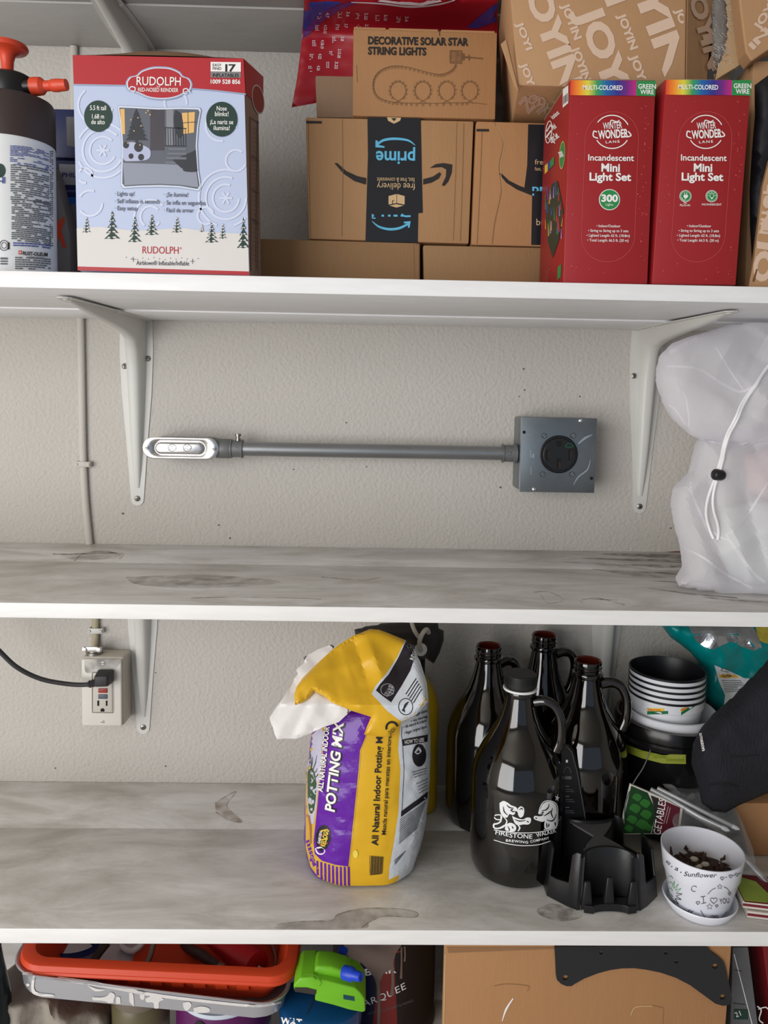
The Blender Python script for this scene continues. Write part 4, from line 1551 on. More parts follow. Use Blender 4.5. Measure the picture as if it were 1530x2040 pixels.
# right panel folded round the corner, and the open flap
p0, p1 = q[1], q[2]
MB().hexa([p0+Vector((.001, .001, 0)), p0+Vector((.055, .045, .0)), p1+Vector((.042, .04, .012)), p1+Vector((.001, .001, 0)),
           p0+Vector((.001, .005, 0)), p0+Vector((.052, .049, .0)), p1+Vector((.039, .044, .012)), p1+Vector((.001, .005, 0))]).build('side_panel', joy, jb1, bevel=.001)
fl = [(1441, -60), (1462, -10), (1474, 40), (1484, 90), (1489, 118), (1470, 132), (1440, 150), (1425, 160), (1432, 120), (1440, 60), (1438, 0), (1428, -60)]
MB().prism([P(x, y, -.262) for x, y in fl], (.002, .004, 0)).build('open_flap', joy_in, jb1, bevel=.0008)
fl2 = [(997, 88), (1008, 78), (1018, 120), (1034, 184), (1024, 170), (1010, 128)]
MB().prism([P(x, y, YJN-.004) for x, y in fl2], (.002, .003, 0)).build('corner_flap', joy, jb1, bevel=.0006)
a = Art()
r = 1.21
joyin(a, [(1118, 10, 15, 76, 'JOYIN', r), (1138, 96, 15, 74, 'JOYIN', r), (1230, 30, 15, 76, 'JOYIN', r), (1254, 112, 15, 60, 'JOYI', r), (1028, 46, 13, 60, 'JOYI', r), (1036, 128, 13, 50, 'JOY', r), (1344, 20, 14, 74, 'JOYIN', r), (1336, -50, 14, 50, 'IN', r),
          (1046, -16, 44, 212, 'OYIN', r), (1148, 20, 48, 190, 'JOYI', r), (1260, -24, 50, 190, 'YIN', r), (1180, -70, 40, 90, 'NI', r)], joy_w)
sp = plane_y(YJN)
lim = lambda x, y: sp(x, y) if (1008+max(0, y)*.13 < x < 1364 and y < 182) else None
a.lay('letter_print', jb1, lim)
a = Art()
joyin(a, [(1044, 190, 20, 60, 'JOYIN', .9), (1064, 190, 14, 44, 'JOY', .95), (1090, 188, 22, 60, 'IN', .9), (1024, 195, 20, 44, 'IN', .8)], joy_w)
pz = plane_z(ZJ)
a.lay('underside_print', jb1, lambda x, y: (pz(x, y)[0], Vector((0, 0, -1))) if 187 < y < 233 and x > 1024+(y-187)*-.1 else None)
a = Art()
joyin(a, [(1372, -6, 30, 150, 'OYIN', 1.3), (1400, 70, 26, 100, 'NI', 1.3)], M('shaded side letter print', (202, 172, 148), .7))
n_ = (Vector((.055, .045, 0))).cross(p1-p0)
a.lay('side_letter_print', jb1, plane_pn(p0+Vector((.001, .001, 0)), n_))
# plush in the open carton
fur = M('grey plush', (120, 116, 112), .9, var=.35, vs=60)
fur_l = M('pale plush hair', (196, 190, 184), .8)
pk = pillow([(1418, -50), (1442, -40), (1452, 10), (1456, 60), (1448, 110), (1432, 140), (1420, 110), (1414, 40)], -.252, .012, .03, 14, step=8, amp=.004, sc=.05)
pt = thing('plush_toy', 'grey furry plush showing inside the open tan carton', 'plush toy', P(1435, 140, -.25))
pk.build('body', fur, pt, smooth=70)
m = MB()
rnd = random.Random(4)
for k in range(420):
    x, y = rnd.uniform(1418, 1455), rnd.uniform(-40, 130)
    c = P(x, y, -.262+rnd.uniform(-.004, .006))
    d = Vector((rnd.uniform(-.004, .012), rnd.uniform(-.006, -.001), rnd.uniform(-.012, .004)))
    w = Vector((.0003, 0, .0002))
    m.add([c-w, c+w, c+d], [(0, 1, 2)])
tag(m.build('hair', fur_l, pt), kind='stuff')
# cartons at the right edge
YK = -.272
c2 = [P(1500, 120, YK), P(1700, 120, YK), P(1700, 575, YK), P(1484, 572, YK)]
for k in (2, 3): c2[k].z = UT+.0003
jb2 = thing('printed_carton', 'tan lettered carton standing at the right edge behind a dark sleeve', 'box', c2[3])
MB().hexa(c2+[p+Vector((.02, .2, 0)) for p in c2]).build('body', joy, jb2, bevel=.003, smooth=40)
a = Art()
joyin(a, [(1476, 320, 14, 80, 'JOYIN', 1.75), (1480, 410, 14, 78, 'JOYIN', 1.75)], joy_w)
s2 = plane_y(YK)
a.lay('letter_print', jb2, lambda x, y: s2(x, y) if x > 1501-(y-120)*.035 else None)
fp = [(1560, 250), (1533, 318), (1520, 370), (1512, 440), (1503, 512), (1494, 560), (1492, 572), (1640, 576), (1640, 250)]
pf = [P(x, y, -.335) for x, y in fp]
for p in pf:
    if p.z < UT+.0006: p.z = UT+.0006
jb3 = thing('printed_carton', 'lettered tan cardboard flap in the lower right corner of the carton shelf', 'box', pf[6])
MB().prism(pf, (.003, .012, 0)).build('body', joy, jb3, bevel=.001)
a = Art()
joyin(a, [(1524, 376, 16, 90, 'JOYIN', 1.7), (1512, 470, 34, 90, 'JO', 1.72), (1540, 300, 30, 160, 'YIN', 1.72)], joy_w)
a.poly([(1498, 560), (1506, 536), (1509, 536), (1502, 562)], ink_br, 2)
s3 = plane_y(-.335)
a.lay('letter_print', jb3, lambda x, y: s3(x, y) if inside((x, y), fp) else None)
sl = [(1503, 170), (1530, 150), (1640, 150), (1640, 560), (1505, 560), (1498, 520), (1494, 450), (1493, 380), (1498, 300), (1504, 230)]
dk_sleeve = M('dark padded cloth', (22, 24, 30), .6, bump=.2, bs=60)
o = pillow(sl, -.3085, .012, .012, 24, step=16, amp=.002).build('dark_sleeve', dk_sleeve, smooth=60)
tag(o, 'dark cloth sleeve squeezed between the tan cartons at the right edge', 'cloth')
fp2 = [(1468, -60), (1640, -60), (1640, 60), (1530, 100), (1498, 122), (1486, 104), (1480, 60), (1474, 10)]
jb4 = thing('printed_carton', 'tilted lettered tan carton in the top right corner', 'box', P(1640, 60, -.295))
MB().prism([P(x, y, -.295) for x, y in fp2], (.003, .028, 0)).build('body', joy, jb4, bevel=.002)
a = Art()
joyin(a, [(1508, -30, 32, 80, 'JO', 1.0), (1512, 62, 15, 60, 'JOY', -1.0), (1500, 100, 14, 50, 'IN', -.8)], joy_w)
s4 = plane_y(-.295)
a.lay('letter_print', jb4, lambda x, y: s4(x, y) if inside((x, y), fp2) else None)

# red and blue printed sheet behind the string-light box
sheet_r = M('glossy red sheet', (160, 28, 40), .28, var=.18, vs=6, bump=.1, bs=10)
sheet_b = M('glossy blue print', (40, 62, 150), .28, var=.15, vs=8)
sheet_w = M('sheet white print', (220, 204, 210), .4)
out = [(606, -6), (604, 40), (599, 100), (592, 155), (581, 214), (604, 210), (630, 205), (720, 190), (860, 160), (984, 120), (992, 60), (992, -6)]


def sheet_y(x, y):
    k = max(0, min(1, (75-y)/95))
    return -.103+.006*math.sin((x-580)*.022)-(.085+.022*(x-600)/400)*k*k*(3-2*k)


sm = pillow(out, sheet_y, .001, .001, 5, step=10, amp=.003, sc=.012, seed=3)
sm.v = [Vector((v.x, v.y, min(v.z, 2.031))) for v in sm.v]
st = thing('printed_sheet', 'curved red and blue printed sheet standing behind the brown boxes', 'poster', P(640, 205, -.1))
so_ = sm.build('sheet', sheet_r, st, smooth=60)
su = on_mesh(so_)
a = Art()
a.poly([(606, -20), (700, -20), (680, 6), (650, 20), (625, 40), (604, 62)], sheet_b, 1, grid=12)
a.poly([(604, 62), (625, 40), (650, 20), (690, 4), (720, 2), (680, 18), (640, 44), (603, 80)], M('violet print', (96, 44, 110), .3), 1, grid=12)
a.poly([(640, -20), (860, -20), (900, -20), (880, 2), (840, 10), (800, 8), (740, 0)], sheet_w, 2, grid=12)
a.poly([(1016, -10), (1014, 40), (985, 44), (950, 56), (930, 54), (950, 36), (980, 12)], sheet_b, 1, grid=12)
a.curve([(700, 3), (760, 6), (820, 12), (880, 6), (930, -10)], [2, 3, 4, 3, 2], sheet_w, 3)
a.lay('colour_band', st, su)
a = Art()
for x, y, s, w in ((650, 24, '4.7', 10), (691, 22, '3.6', 10), (727, 24, '2.25', 14), (766, 28, '2.15', 12), (808, 31, '2.6', 11), (646, 48, '4.12-13', 18), (687, 46, '3.7', 8), (640, 80, '4.18-19', 17), (680, 73, '3.8', 9), (635, 107, '4.22', 11), (674, 98, '3.15-20', 18), (632, 131, '4.26', 10), (668, 123, '3.22', 15), (728, 47, '2.7', 9)):
    a.text(x, y, 6, s, sheet_w, w=w, rot=1.66, bold=.03)
    a.dashes(x-18, y+1, x-10, y+14, 4, sheet_w, seed=int(x), slope=0)
a.lay('lettering', st, su)

# ================================================================== white mesh bag
mesh_m = veil('white mesh fabric', (248, 246, 252), .56)
mesh_d = veil('white mesh hem', (244, 242, 248), .75)
cord_w = M('white drawstring', (236, 236, 238), .7)


def mbY(x, y): return -.15-.10*max(0, min(1, (y-640)/540))


low = [(1397, 872), (1390, 894), (1379, 941), (1347, 973), (1342, 1009), (1350, 1056), (1361, 1092), (1366, 1135), (1352, 1158), (1353, 1168), (1393, 1180), (1447, 1190), (1530, 1197), (1660, 1200), (1660, 860), (1530, 850), (1450, 862)]
bagt = thing('mesh_bag', 'translucent white mesh bag with a drawstring on the empty shelf', 'bag', PZ(1450, 1180, MT))


def clampz(mb_, lo_, hi_):
    mb_.v = [Vector((v.x, v.y, max(lo_, min(hi_, v.z)))) for v in mb_.v]
    return mb_


o_low = clampz(pillow(low, mbY, .06, .06, 80, step=7, amp=.034, sc=.016, seed=2.3, sharp=True), MT+.0006, UB-.006).build('bag_body', mesh_m, bagt, smooth=30)
up = [(1505, 628), (1470, 640), (1426, 655), (1370, 672), (1339, 684), (1318, 706), (1311, 735), (1310, 761), (1325, 804), (1338, 828), (1350, 844), (1379, 869), (1397, 876), (1450, 884), (1500, 888), (1530, 884), (1660, 880), (1660, 620)]
o_up = clampz(pillow(up, lambda x, y: -.17-.06*(y-640)/240, .045, .05, 70, step=7, amp=.034, sc=.015, seed=5.1, sharp=True), MT+.02, UB-.006).build('bag_mouth', mesh_m, bagt, smooth=30)
# folded hems that read as denser white bands
su2 = on_mesh([o_low, o_up])
a = Art()
a.curve([(1503, 632), (1450, 655), (1390, 676), (1340, 700), (1335, 706)], [5, 10, 10, 8, 3], mesh_d, 1)
a.curve([(1328, 730), (1390, 735), (1440, 765), (1480, 780), (1530, 750)], [3, 5, 6, 5, 3], mesh_d, 1)
a.curve([(1426, 692), (1455, 740), (1480, 776)], [3, 4, 3], mesh_d, 1)
a.curve([(1380, 868), (1420, 880), (1470, 886), (1530, 870)], [3, 5, 5, 3], mesh_d, 1)
a.curve([(1346, 974), (1372, 974), (1390, 1010), (1410, 1060), (1420, 1074)], [2, 4, 5, 4, 2], mesh_d, 1)
a.curve([(1390, 900), (1376, 960), (1388, 1010), (1420, 1060), (1460, 1080)], [2, 4, 3, 4, 2], mesh_d, 1)
a.curve([(1352, 1160), (1400, 1166), (1450, 1180), (1520, 1190)], [4, 8, 8, 5], mesh_d, 1)
a.curve([(1446, 1064), (1470, 1100), (1500, 1140), (1524, 1160)], [4, 6, 6, 4], mesh_d, 1)
a.curve([(1530, 960), (1500, 1010), (1470, 1050), (1446, 1066)], [3, 5, 4, 3], mesh_d, 1)
a.curve([(1360, 1090), (1400, 1110), (1440, 1140), (1500, 1172)], [2, 4, 5, 3], mesh_d, 1)
a.curve([(1325, 804), (1345, 815), (1372, 850), (1368, 800), (1360, 780)], [2, 3, 3, 2, 1], mesh_d, 1)
a.lay('fold', bagt, su2, each=True)
inner_p = M('pinkish bundle', (222, 196, 196), .8, var=.1, vs=14)
inner_g = M('pale greenish bundle', (214, 222, 218), .8, var=.06)
pillow([(1480, 905), (1530, 890), (1660, 890), (1660, 1000), (1530, 1000), (1490, 980)], -.2, .02, .03, 40, step=14).build('pink_bundle', inner_p, bagt, smooth=60)
pillow([(1440, 1010), (1500, 1000), (1660, 1010), (1660, 1180), (1470, 1170), (1430, 1100)], -.215, .02, .03, 40, step=14).build('pale_bundle', inner_g, bagt, smooth=60)


def follow(pxs, surf, lift, fallback=-.3, n=8):
    out = []
    for p in smooth_path([(x, y, 0) for x, y in pxs], n):
        h = surf(p.x, p.y)
        out.append(h[0]+Vector((0, -lift, 0)) if h else P(p.x, p.y, fallback))
    # relax so the cord hangs smoothly
    for _ in range(25):
        out = [out[0]]+[Vector(((a_.x+b_.x*2+c_.x)/4, min((a_.y+b_.y*2+c_.y)/4, b_.y+.0), (a_.z+b_.z*2+c_.z)/4)) for a_, b_, c_ in zip(out, out[1:], out[2:])]+[out[-1]]
    return out


dt = thing('drawstring', 'white drawstring with a black cord lock hanging on the mesh bag', 'cord', P(1425, 945, -.3))
for dx in (-2.4, 2.4):
    MB().tube(follow([(1560, 690+dx), (1520, 735), (1482+dx, 790), (1455+dx, 840), (1440+dx, 880), (1428+dx, 930), (1426+dx, 945)], su2, .006), .0019, 10).build('strand', cord_w, dt, smooth=60)
for pts in ([(1422, 950), (1408, 985), (1402, 1020), (1408, 1050), (1418, 1072)], [(1426, 950), (1416, 985), (1418, 1020), (1428, 1045), (1426, 1074)]):
    MB().tube(follow(pts, su2, .005), .0018, 10).build('strand', cord_w, dt, smooth=60)
h = su2(1425, 945)
lc = (h[0] if h else P(1425, 945, -.3))+Vector((0, -.009, 0))
MB().lathe(lc+Vector((-.0075, 0, .001)), [(0, 0), (.0055, 0), (.0072, .002), (.0076, .006), (.0072, .012), (.005, .0155), (0, .0155)], 24, axis=(1, 0, -.1)).build('cord_lock', black_pl, dt, smooth=50)
# ================================================================== lower shelf: potting bag
bag_y = M('yellow bag film', (222, 174, 36), .33, var=.06, vs=14, bump=.45, bs=20)
bag_w = M('white bag film', (206, 212, 220), .32, var=.05, vs=14, bump=.25, bs=26)
bag_p = M('purple bag film', (98, 26, 158), .24, var=.06, vs=16, bump=.35, bs=34)
bag_in = M('bag inside film', (232, 228, 226), .35, var=.05, vs=20, bump=.25, bs=24)
bag_gold = M('gold trim print', (214, 172, 60), .4)
bag_lil = M('lilac photo print', (196, 192, 214), .35)
leaf_p = M('plant photo print', (56, 86, 58), .4, var=.3, vs=60)
ink_bag = M('bag black ink', (30, 26, 34), .4)
BYC = -.195
prof = [(1704, 640, 804, .070), (1700, 622, 816, .080), (1692, 612, 828, .084), (1660, 608, 838, .086), (1620, 608, 846, .086), (1575, 610, 852, .085), (1530, 613, 855, .084), (1476, 619, 856, .082), (1430, 630, 855, .080), (1385, 648, 853, .072), (1340, 676, 842, .050), (1300, 706, 826, .032), (1280, 730, 806, .018)]
rings = []
NS = 96
for i, (py, xl, xr, ry) in enumerate(prof):
    pl_, pr_ = P(xl, py, BYC), P(xr, py, BYC)
    z = LT+.0006 if i == 0 else P((xl+xr)/2, py, BYC).z
    if i == 1: z = LT+.006
    rings.append(((pl_.x+pr_.x)/2, (pr_.x-pl_.x)/2, ry, z))
vs, fs, ms = [], [], []
# refine rings
fine = []
for i in range(len(rings)-1):
    n_ = 1 if i < 2 else 6
    for k in range(n_):
        t_ = k/n_
        fine.append(tuple(a_+(b_-a_)*t_ for a_, b_ in zip(rings[i], rings[i+1])))
fine.append(rings[-1])
for j, (cx, rx, ry, z) in enumerate(fine):
    for k in range(NS):
        t_ = 2*math.pi*k/NS
        ct, st_ = math.cos(t_), math.sin(t_)
        e = 2/2.5
        x = abs(ct)**e*math.copysign(1, ct)*rx
        y = abs(st_)**e*math.copysign(1, st_)*ry
        w = noise.noise(Vector((t_*2.2, z*26, 3)))*.0026+abs(noise.noise(Vector((t_*5, z*60, 9))))*.0022
        if j < 2: w = 0
        vs.append(Vector((cx+x+w*ct, BYC+y+w*st_, z)))
for j in range(len(fine)-1):
    for k in range(NS):
        fs.append((j*NS+k, j*NS+(k+1) % NS, (j+1)*NS+(k+1) % NS, (j+1)*NS+k))
        a_ = 360*(k+.5)/NS
        ms.append(1 if (a_ > 305 or a_ < 75) else (2 if 110 < a_ < 232 else 0))
bagp = thing('potting_soil_bag', 'open yellow and purple potting soil bag with a folded top', 'bag', (rings[0][0], BYC, LT))
m = MB().add(vs, fs)
m.m = ms
m.add([vs[k] for k in range(NS)], [tuple(range(NS))], 0)
m.add([vs[(len(fine)-1)*NS+k] for k in range(NS)], [tuple(range(NS))], 0)
bo = m.build('bag_body', [bag_y, bag_w, bag_p], bagp, smooth=70)
sbag = on_mesh(bo)
T3 = lambda x, y: (520+x/3.5175, 1220+y/3.5175)
a = Art()
a.poly([T3(*p) for p in [(340, 880), (420, 800), (450, 760), (640, 660), (790, 640), (770, 760), (735, 880), (700, 965), (692, 1100), (660, 1400), (640, 1600), (618, 1792), (610, 1925), (500, 1900), (400, 1850), (348, 1780), (316, 1650), (314, 1300), (325, 1080)]], bag_gold, 1, grid=6)
a.poly([T3(*p) for p in [(985, 700), (1185, 560), (1185, 900), (1168, 1300), (1135, 1500), (1065, 1745), (1000, 1820), (895, 1872), (897, 1800), (932, 1600), (962, 1400), (976, 1100), (960, 950)]], bag_w, 1, grid=6)
a.poly([T3(*p) for p in [(345, 880), (420, 800), (445, 850), (425, 960), (440, 1050), (405, 1200), (390, 1350), (372, 1480), (350, 1480), (325, 1320), (330, 1080)]], bag_lil, 2, grid=6)
a.poly([T3(*p) for p in [(450, 770), (640, 670), (785, 650), (765, 760), (728, 880), (693, 965), (683, 1100), (652, 1400), (632, 1600), (611, 1778), (520, 1765), (430, 1738), (380, 1690), (372, 1600), (385, 1480), (398, 1350), (412, 1200), (448, 1050), (434, 960), (455, 850)]], bag_p, 3, grid=6)
a.lay('colour_panel', bagp, sbag, each=True)
a = Art()
a.blob([T3(*p) for p in [(330, 1120), (360, 1090), (385, 1150), (390, 1260), (372, 1390), (345, 1400), (332, 1300)]], leaf_p, 3, grid=8)
for p0_, p1_ in (((360, 1120), (395, 1000)), ((355, 1100), (345, 980)), ((370, 1130), (398, 1090)), ((350, 1110), (365, 1010)), ((378, 1160), (400, 1130))):
    a.curve([T3(*p0_), T3((p0_[0]+p1_[0])/2+6, (p0_[1]+p1_[1])/2), T3(*p1_)], [2.2, 1.6, .6], leaf_p, 3)
a.curve([T3(338, 1420), T3(350, 1500), T3(352, 1620)], [4, 4, 3], M('wood photo print', (168, 104, 74), .4), 3)
a.lay('plant_photo', bagp, sbag)
a = Art()
for k in range(9):
    x = 390+k*27
    y0_, y1_ = 1738+min(k, 5)*8, 1858+k*9
    a.poly([T3(x, y0_), T3(x+15, y0_+4), T3(x+17, min(y1_+4, 1915)), T3(x+2, min(y1_, 1910))], bag_p, 2, grid=5)
for k in range(7):
    a.poly([T3(318+k*7, 1600+k*26), T3(338+k*7, 1590+k*26), T3(342+k*8, 1606+k*27), T3(322+k*8, 1618+k*27)], bag_p, 2, grid=5)
a.lay('stripe_print', bagp, sbag)
a = Art()


def bagtext(x0_, y0_, x1_, y1_, h, s, mat, bold, layer, shear=0.0):
    a_ = T3(x0_, y0_)
    b_ = T3(x1_, y1_)
    L_ = math.hypot(b_[0]-a_[0], b_[1]-a_[1])
    a.text(a_[0], a_[1], h, s, mat, w=L_, rot=math.atan2(b_[1]-a_[1], b_[0]-a_[0]), bold=bold, layer=layer, shear=shear)


bagtext(522, 1400, 588, 760, 19, 'POTTING MIX', ink_bag, .09, 5, .15)
bagtext(517, 1396, 583, 764, 18.5, 'POTTING MIX', ink_wh, .03, 6, .15)
bagtext(440, 1262, 488, 800, 11, 'ALL NATURAL INDOOR', ink_bag, .07, 5, .12)
bagtext(437, 1258, 486, 803, 10.5, 'ALL NATURAL INDOOR', ink_wh, .025, 6, .12)
bagtext(818, 1632, 852, 820, 12.5, 'All Natural Indoor Potting Mix', ink_bag, .02, 4)
bagtext(872, 1556, 912, 850, 8, 'Mezcla natural para macetas en interiores', ink_bag, .012, 4)
a.lay('lettering', bagp, sbag)
a = Art()
c = T3(440, 1575)
a.oval(c[0], c[1], 15, 25, ink_bag, 4, rot=.1, grid=6)
for k in range(4): a.line([(c[0]-8+k*1, c[1]+14-k*9), (c[0]+9, c[1]+11-k*9)], 3.2, bag_gold if k % 2 else M('badge red', (150, 60, 60), .4), 5)
a.text(c[0]+4, c[1]+18, 9, 'KELLOGG', M('badge yellow', (226, 206, 70), .4), w=34, rot=-1.35, bold=.03, layer=6)
a.text(c[0]-6, c[1]+12, 5, 'GARDEN', ink_wh, w=24, rot=-1.4, bold=.02, layer=6)
a.blob([(c[0]-16, c[1]+22), (c[0]-6, c[1]+18), (c[0]+4, c[1]+26), (c[0]-2, c[1]+34), (c[0]-12, c[1]+32)], ink_wh, 5).blob([(c[0]-10, c[1]+24), (c[0]-4, c[1]+22), (c[0]-2, c[1]+30)], ink_bag, 6)
a.lay('maker_badge', bagp, sbag)
a = Art()
for k in range(13):
    x = 768+k*6.6
    a.line([T3(x+4+k*.3, 1704+k*.5), T3(x, 1836-k*.6)], [.9, 1.4, 1.1][k % 3], ink_bag, 3)
a.line([T3(762, 1700), T3(762, 1838), T3(835, 1830)], .8, ink_bag, 3)
a.oval(*T3(662, 1690), 5, 8, M('pale yellow print', (240, 214, 90), .4), 3)
a.lay('barcode', bagp, sbag)
a = Art()
W3 = lambda *p: [T3(*q_) for q_ in p]
a.poly(W3((985, 890), (1165, 855), (1162, 905), (990, 935)), ink_bag, 3, grid=6)
a.text(*T3(1006, 920), 7.5, 'HOW TO USE', ink_wh, w=38, rot=-.13, layer=5, bold=.01)
a.line(W3((985, 800), (982, 860), (990, 930), (1000, 1100), (985, 1390)), 1.0, ink_bag, 3)
for k, (s_, x) in enumerate((('\u2022 bigger plants', 1060), ('\u2022 no mixing', 1050), ('\u2022 All natural & organic', 1000), ('\u2022 Bigger, brighter plants', 1005))):
    a.text(*T3(x, 728+k*42), 5.2, s_, ink_bag, w=(1168-x)/3.52, rot=-.3, layer=3, bold=.015)
c = T3(1105, 1000)
a.oval(c[0], c[1], 13, 22, ink_bag, 3, grid=6).ring(c[0], c[1], 13, 22, 1.2, ink_bag, 3).blob([(c[0]-10, c[1]-6), (c[0]-2, c[1]-17), (c[0]+4, c[1]-8), (c[0]-3, c[1]-2)], bag_w, 4)
for k in range(3): a.line([(c[0]-14+k*2, c[1]+34+k*5), (c[0]+14, c[1]+26+k*5)], 1.4, ink_grey, 3)
for k in range(4): a.line([T3(1085+k*6, 1200+k*22), T3(1165, 1165+k*22)], 1.2, ink_grey, 3)
a.poly(W3((980, 1392), (1165, 1255), (1160, 1300), (978, 1432)), ink_bag, 3, grid=6)
for k in range(13): a.line([T3(972-k*.6, 1450+k*14), T3(1150-k*5, 1330+k*15)], 1.5, ink_grey, 3)
a.line([T3(985, 1395), T3(980, 1430)], 1, ink_bag, 3)
for k in range(3): a.line([T3(930+k*3, 1740+k*12), T3(1010-k*10, 1670+k*12)], 1.6, ink_grey, 3)
a.lay('back_label_print', bagp, sbag)
# folded-over top: white inside flap, then the yellow fold in front of it
T8 = lambda x, y: (530+x/4.135, 1230+y/4.135)


def fold_y(x, y): return -.214-.082*max(0, min(1, (y-1254)/150))


wf = [T8(*p) for p in [(560, 215), (430, 262), (330, 318), (306, 322), (318, 372), (268, 410), (248, 436), (262, 466), (215, 520), (180, 590), (150, 650), (70, 760), (28, 828), (44, 880), (58, 910), (70, 960), (90, 1004), (160, 998), (250, 1000), (350, 960), (470, 905), (600, 862), (650, 815), (700, 770), (560, 690), (420, 600), (560, 400)]]
pillow(wf, lambda x, y: fold_y(x, y)+.004, .001, .003, 6, step=5, amp=.005, sc=.03, seed=6, sharp=True).build('white_inner_flap', bag_in, bagp, smooth=28)
yf = [T8(*p) for p in [(240, 722), (232, 640), (250, 575), (300, 500), (400, 400), (520, 290), (600, 225), (720, 150), (850, 98), (930, 100), (1010, 130), (1150, 188), (1210, 250), (1270, 360), (1325, 540), (1338, 690), (1240, 800), (1115, 862), (1060, 930), (1010, 988), (900, 978), (806, 966), (835, 890), (866, 820), (700, 768), (540, 698), (480, 650), (400, 612), (350, 668), (300, 700)]]
yo = pillow(yf, fold_y, .006, .012, 14, step=5, amp=.010, sc=.022, seed=11, sharp=True).build('folded_top', bag_y, bagp, smooth=28)
sfold = on_mesh(yo)
a = Art()
a.poly([T8(*p) for p in [(1145, 190), (1208, 250), (1265, 360), (1322, 540), (1334, 690), (1240, 796), (1112, 856), (1000, 770), (870, 632), (900, 570), (985, 470), (1080, 330)]], bag_w, 1, grid=5)
a.poly([T8(*p) for p in [(1152, 196), (1208, 255), (1225, 330), (1190, 440), (1120, 560), (1030, 702), (960, 650), (905, 604), (940, 550), (1010, 470), (1085, 340)]], ink_bag, 2, grid=5)
a.lay('colour_panel', bagp, sfold, each=True)
a = Art()
a.text(*T8(1000, 660), 9, 'KELLOGG', M('grey badge ink', (160, 160, 164), .4), w=24, rot=-1.0, bold=.02, layer=4)
c = T8(1000, 600)
a.ring(c[0], c[1], 13, 12, 1.2, M('grey badge ink', (160, 160, 164), .4), 4)
for k in range(3): a.line([(c[0]+2, c[1]-8+k*6), (c[0]+12, c[1]-4+k*6)], 2.2, M('grey badge ink', (160, 160, 164), .4), 4)
a.text(*T8(1215, 360), 8, 'INDOOR', ink_wh, w=26, rot=-1.25, bold=.01, layer=4, shear=.2)
c = T8(1150, 735)
a.ring(c[0], c[1], 14, 15.5, 1.5, ink_bag, 3).curve([(c[0]-6, c[1]+9), (c[0]-1, c[1]-2), (c[0]+6, c[1]-9)], [1, 5, 1], ink_bag, 3).curve([(c[0]-8, c[1]+6), (c[0]-4, c[1]+6), (c[0]-2, c[1]+11)], [1, 4, 1], ink_bag, 3)
for k in range(5): a.line([T8(1150+k*16, 636+k*18), T8(1238+k*11, 505+k*22)], 1.8, ink_bag, 3)
a.text(*T8(1018, 960), 7, '2 CU', ink_bag, w=14, rot=-.6, bold=.02, layer=3)
c = T8(1035, 905)
a.ring(c[0], c[1], 11, 11, 4, ink_bag, 3, a0=160, a1=380)
a.lay('fold_print', bagp, sfold)

# ================================================================== yellow jug and dark pouch behind the bag
jug_y = M('yellow plastic jug', (206, 168, 18), .4)
jc = Vector((P(806, 1500, -.055).x, -.058, LT))
jg = thing('yellow_jug', 'yellow plastic jug mostly hidden behind the potting soil bag', 'jug', jc)
m = MB()
vs, fs = [], []
NJ = 40
pr_j = [(0, .92), (.004, 1), (.02, 1), (.06, 1.0), (.1, .97), (.14, 1), (.17, .98), (.19, .86), (.205, .66), (.215, .4)]
for z, k in pr_j:
    for i in range(NJ):
        t_ = 2*math.pi*i/NJ
        e = 2/3.2
        vs.append(jc+Vector((abs(math.cos(t_))**e*math.copysign(1, math.cos(t_))*.053*k, abs(math.sin(t_))**e*math.copysign(1, math.sin(t_))*.045*k, z)))
for j in range(len(pr_j)-1):
    for i in range(NJ): fs.append((j*NJ+i, j*NJ+(i+1) % NJ, (j+1)*NJ+(i+1) % NJ, (j+1)*NJ+i))
fs += [tuple(range(NJ)), tuple((len(pr_j)-1)*NJ+i for i in range(NJ))[::-1]]
m.add(vs, fs).build('bottle', jug_y, jg, smooth=60)
MB().lathe(jc+Vector((.006, 0, .214)), [(0, 0), (.024, 0), (.024, .03), (.02, .033), (.018, .05), (0, .05)], 28).build('cap', black_pl, jg, smooth=35)
pouch_m = M('dark canvas', (46, 42, 40), .75, bump=.2, bs=120)
po = [(706, 1254), (760, 1244), (820, 1240), (872, 1238), (874, 1252), (884, 1256), (884, 1275), (876, 1300), (864, 1322), (846, 1310), (838, 1290), (800, 1276), (740, 1270), (708, 1266)]
pt = thing('dark_pouch', 'dark canvas roll with a white cord behind the folded bag top', 'pouch', P(800, 1290, -.11))
o = pillow(po, -.1, .028, .028, 22, step=7, amp=.002, sc=.03).build('roll', pouch_m, pt, smooth=60)
cc = P(838, 1294, -.135)
MB().lathe(cc, [(.0035, -.001), (.0095, -.001), (.0098, .001), (.0035, .001)], 24, axis=(.2, -1, .1)).build('eyelet', M('white eyelet', (214, 212, 206), .4), pt, smooth=40)
rope = M('off white cord', (196, 188, 174), .8, bump=.4, bs=300)
MB().tube(smooth_path([P(818, 1232, -.13), P(824, 1252, -.138), P(832, 1266, -.14), P(838, 1272, -.138)], 8), .0032, 12).build('cord', rope, pt, smooth=60)
MB().tube(smooth_path([P(838, 1296, -.137), P(836, 1278, -.15), P(842, 1262, -.15), P(850, 1254, -.142), P(854, 1260, -.13)], 8), .0034, 12).build('cord', rope, pt, smooth=60)

# ================================================================== brown glass jugs
glass = M('dark amber glass', (17, 7, 4), .03, trans=.7, ior=1.5, spec=.5, coat=.8)
cap_m = M('black ridged cap', (30, 31, 31), .45)
seal_m = M('white cap seal', (226, 226, 226), .5)


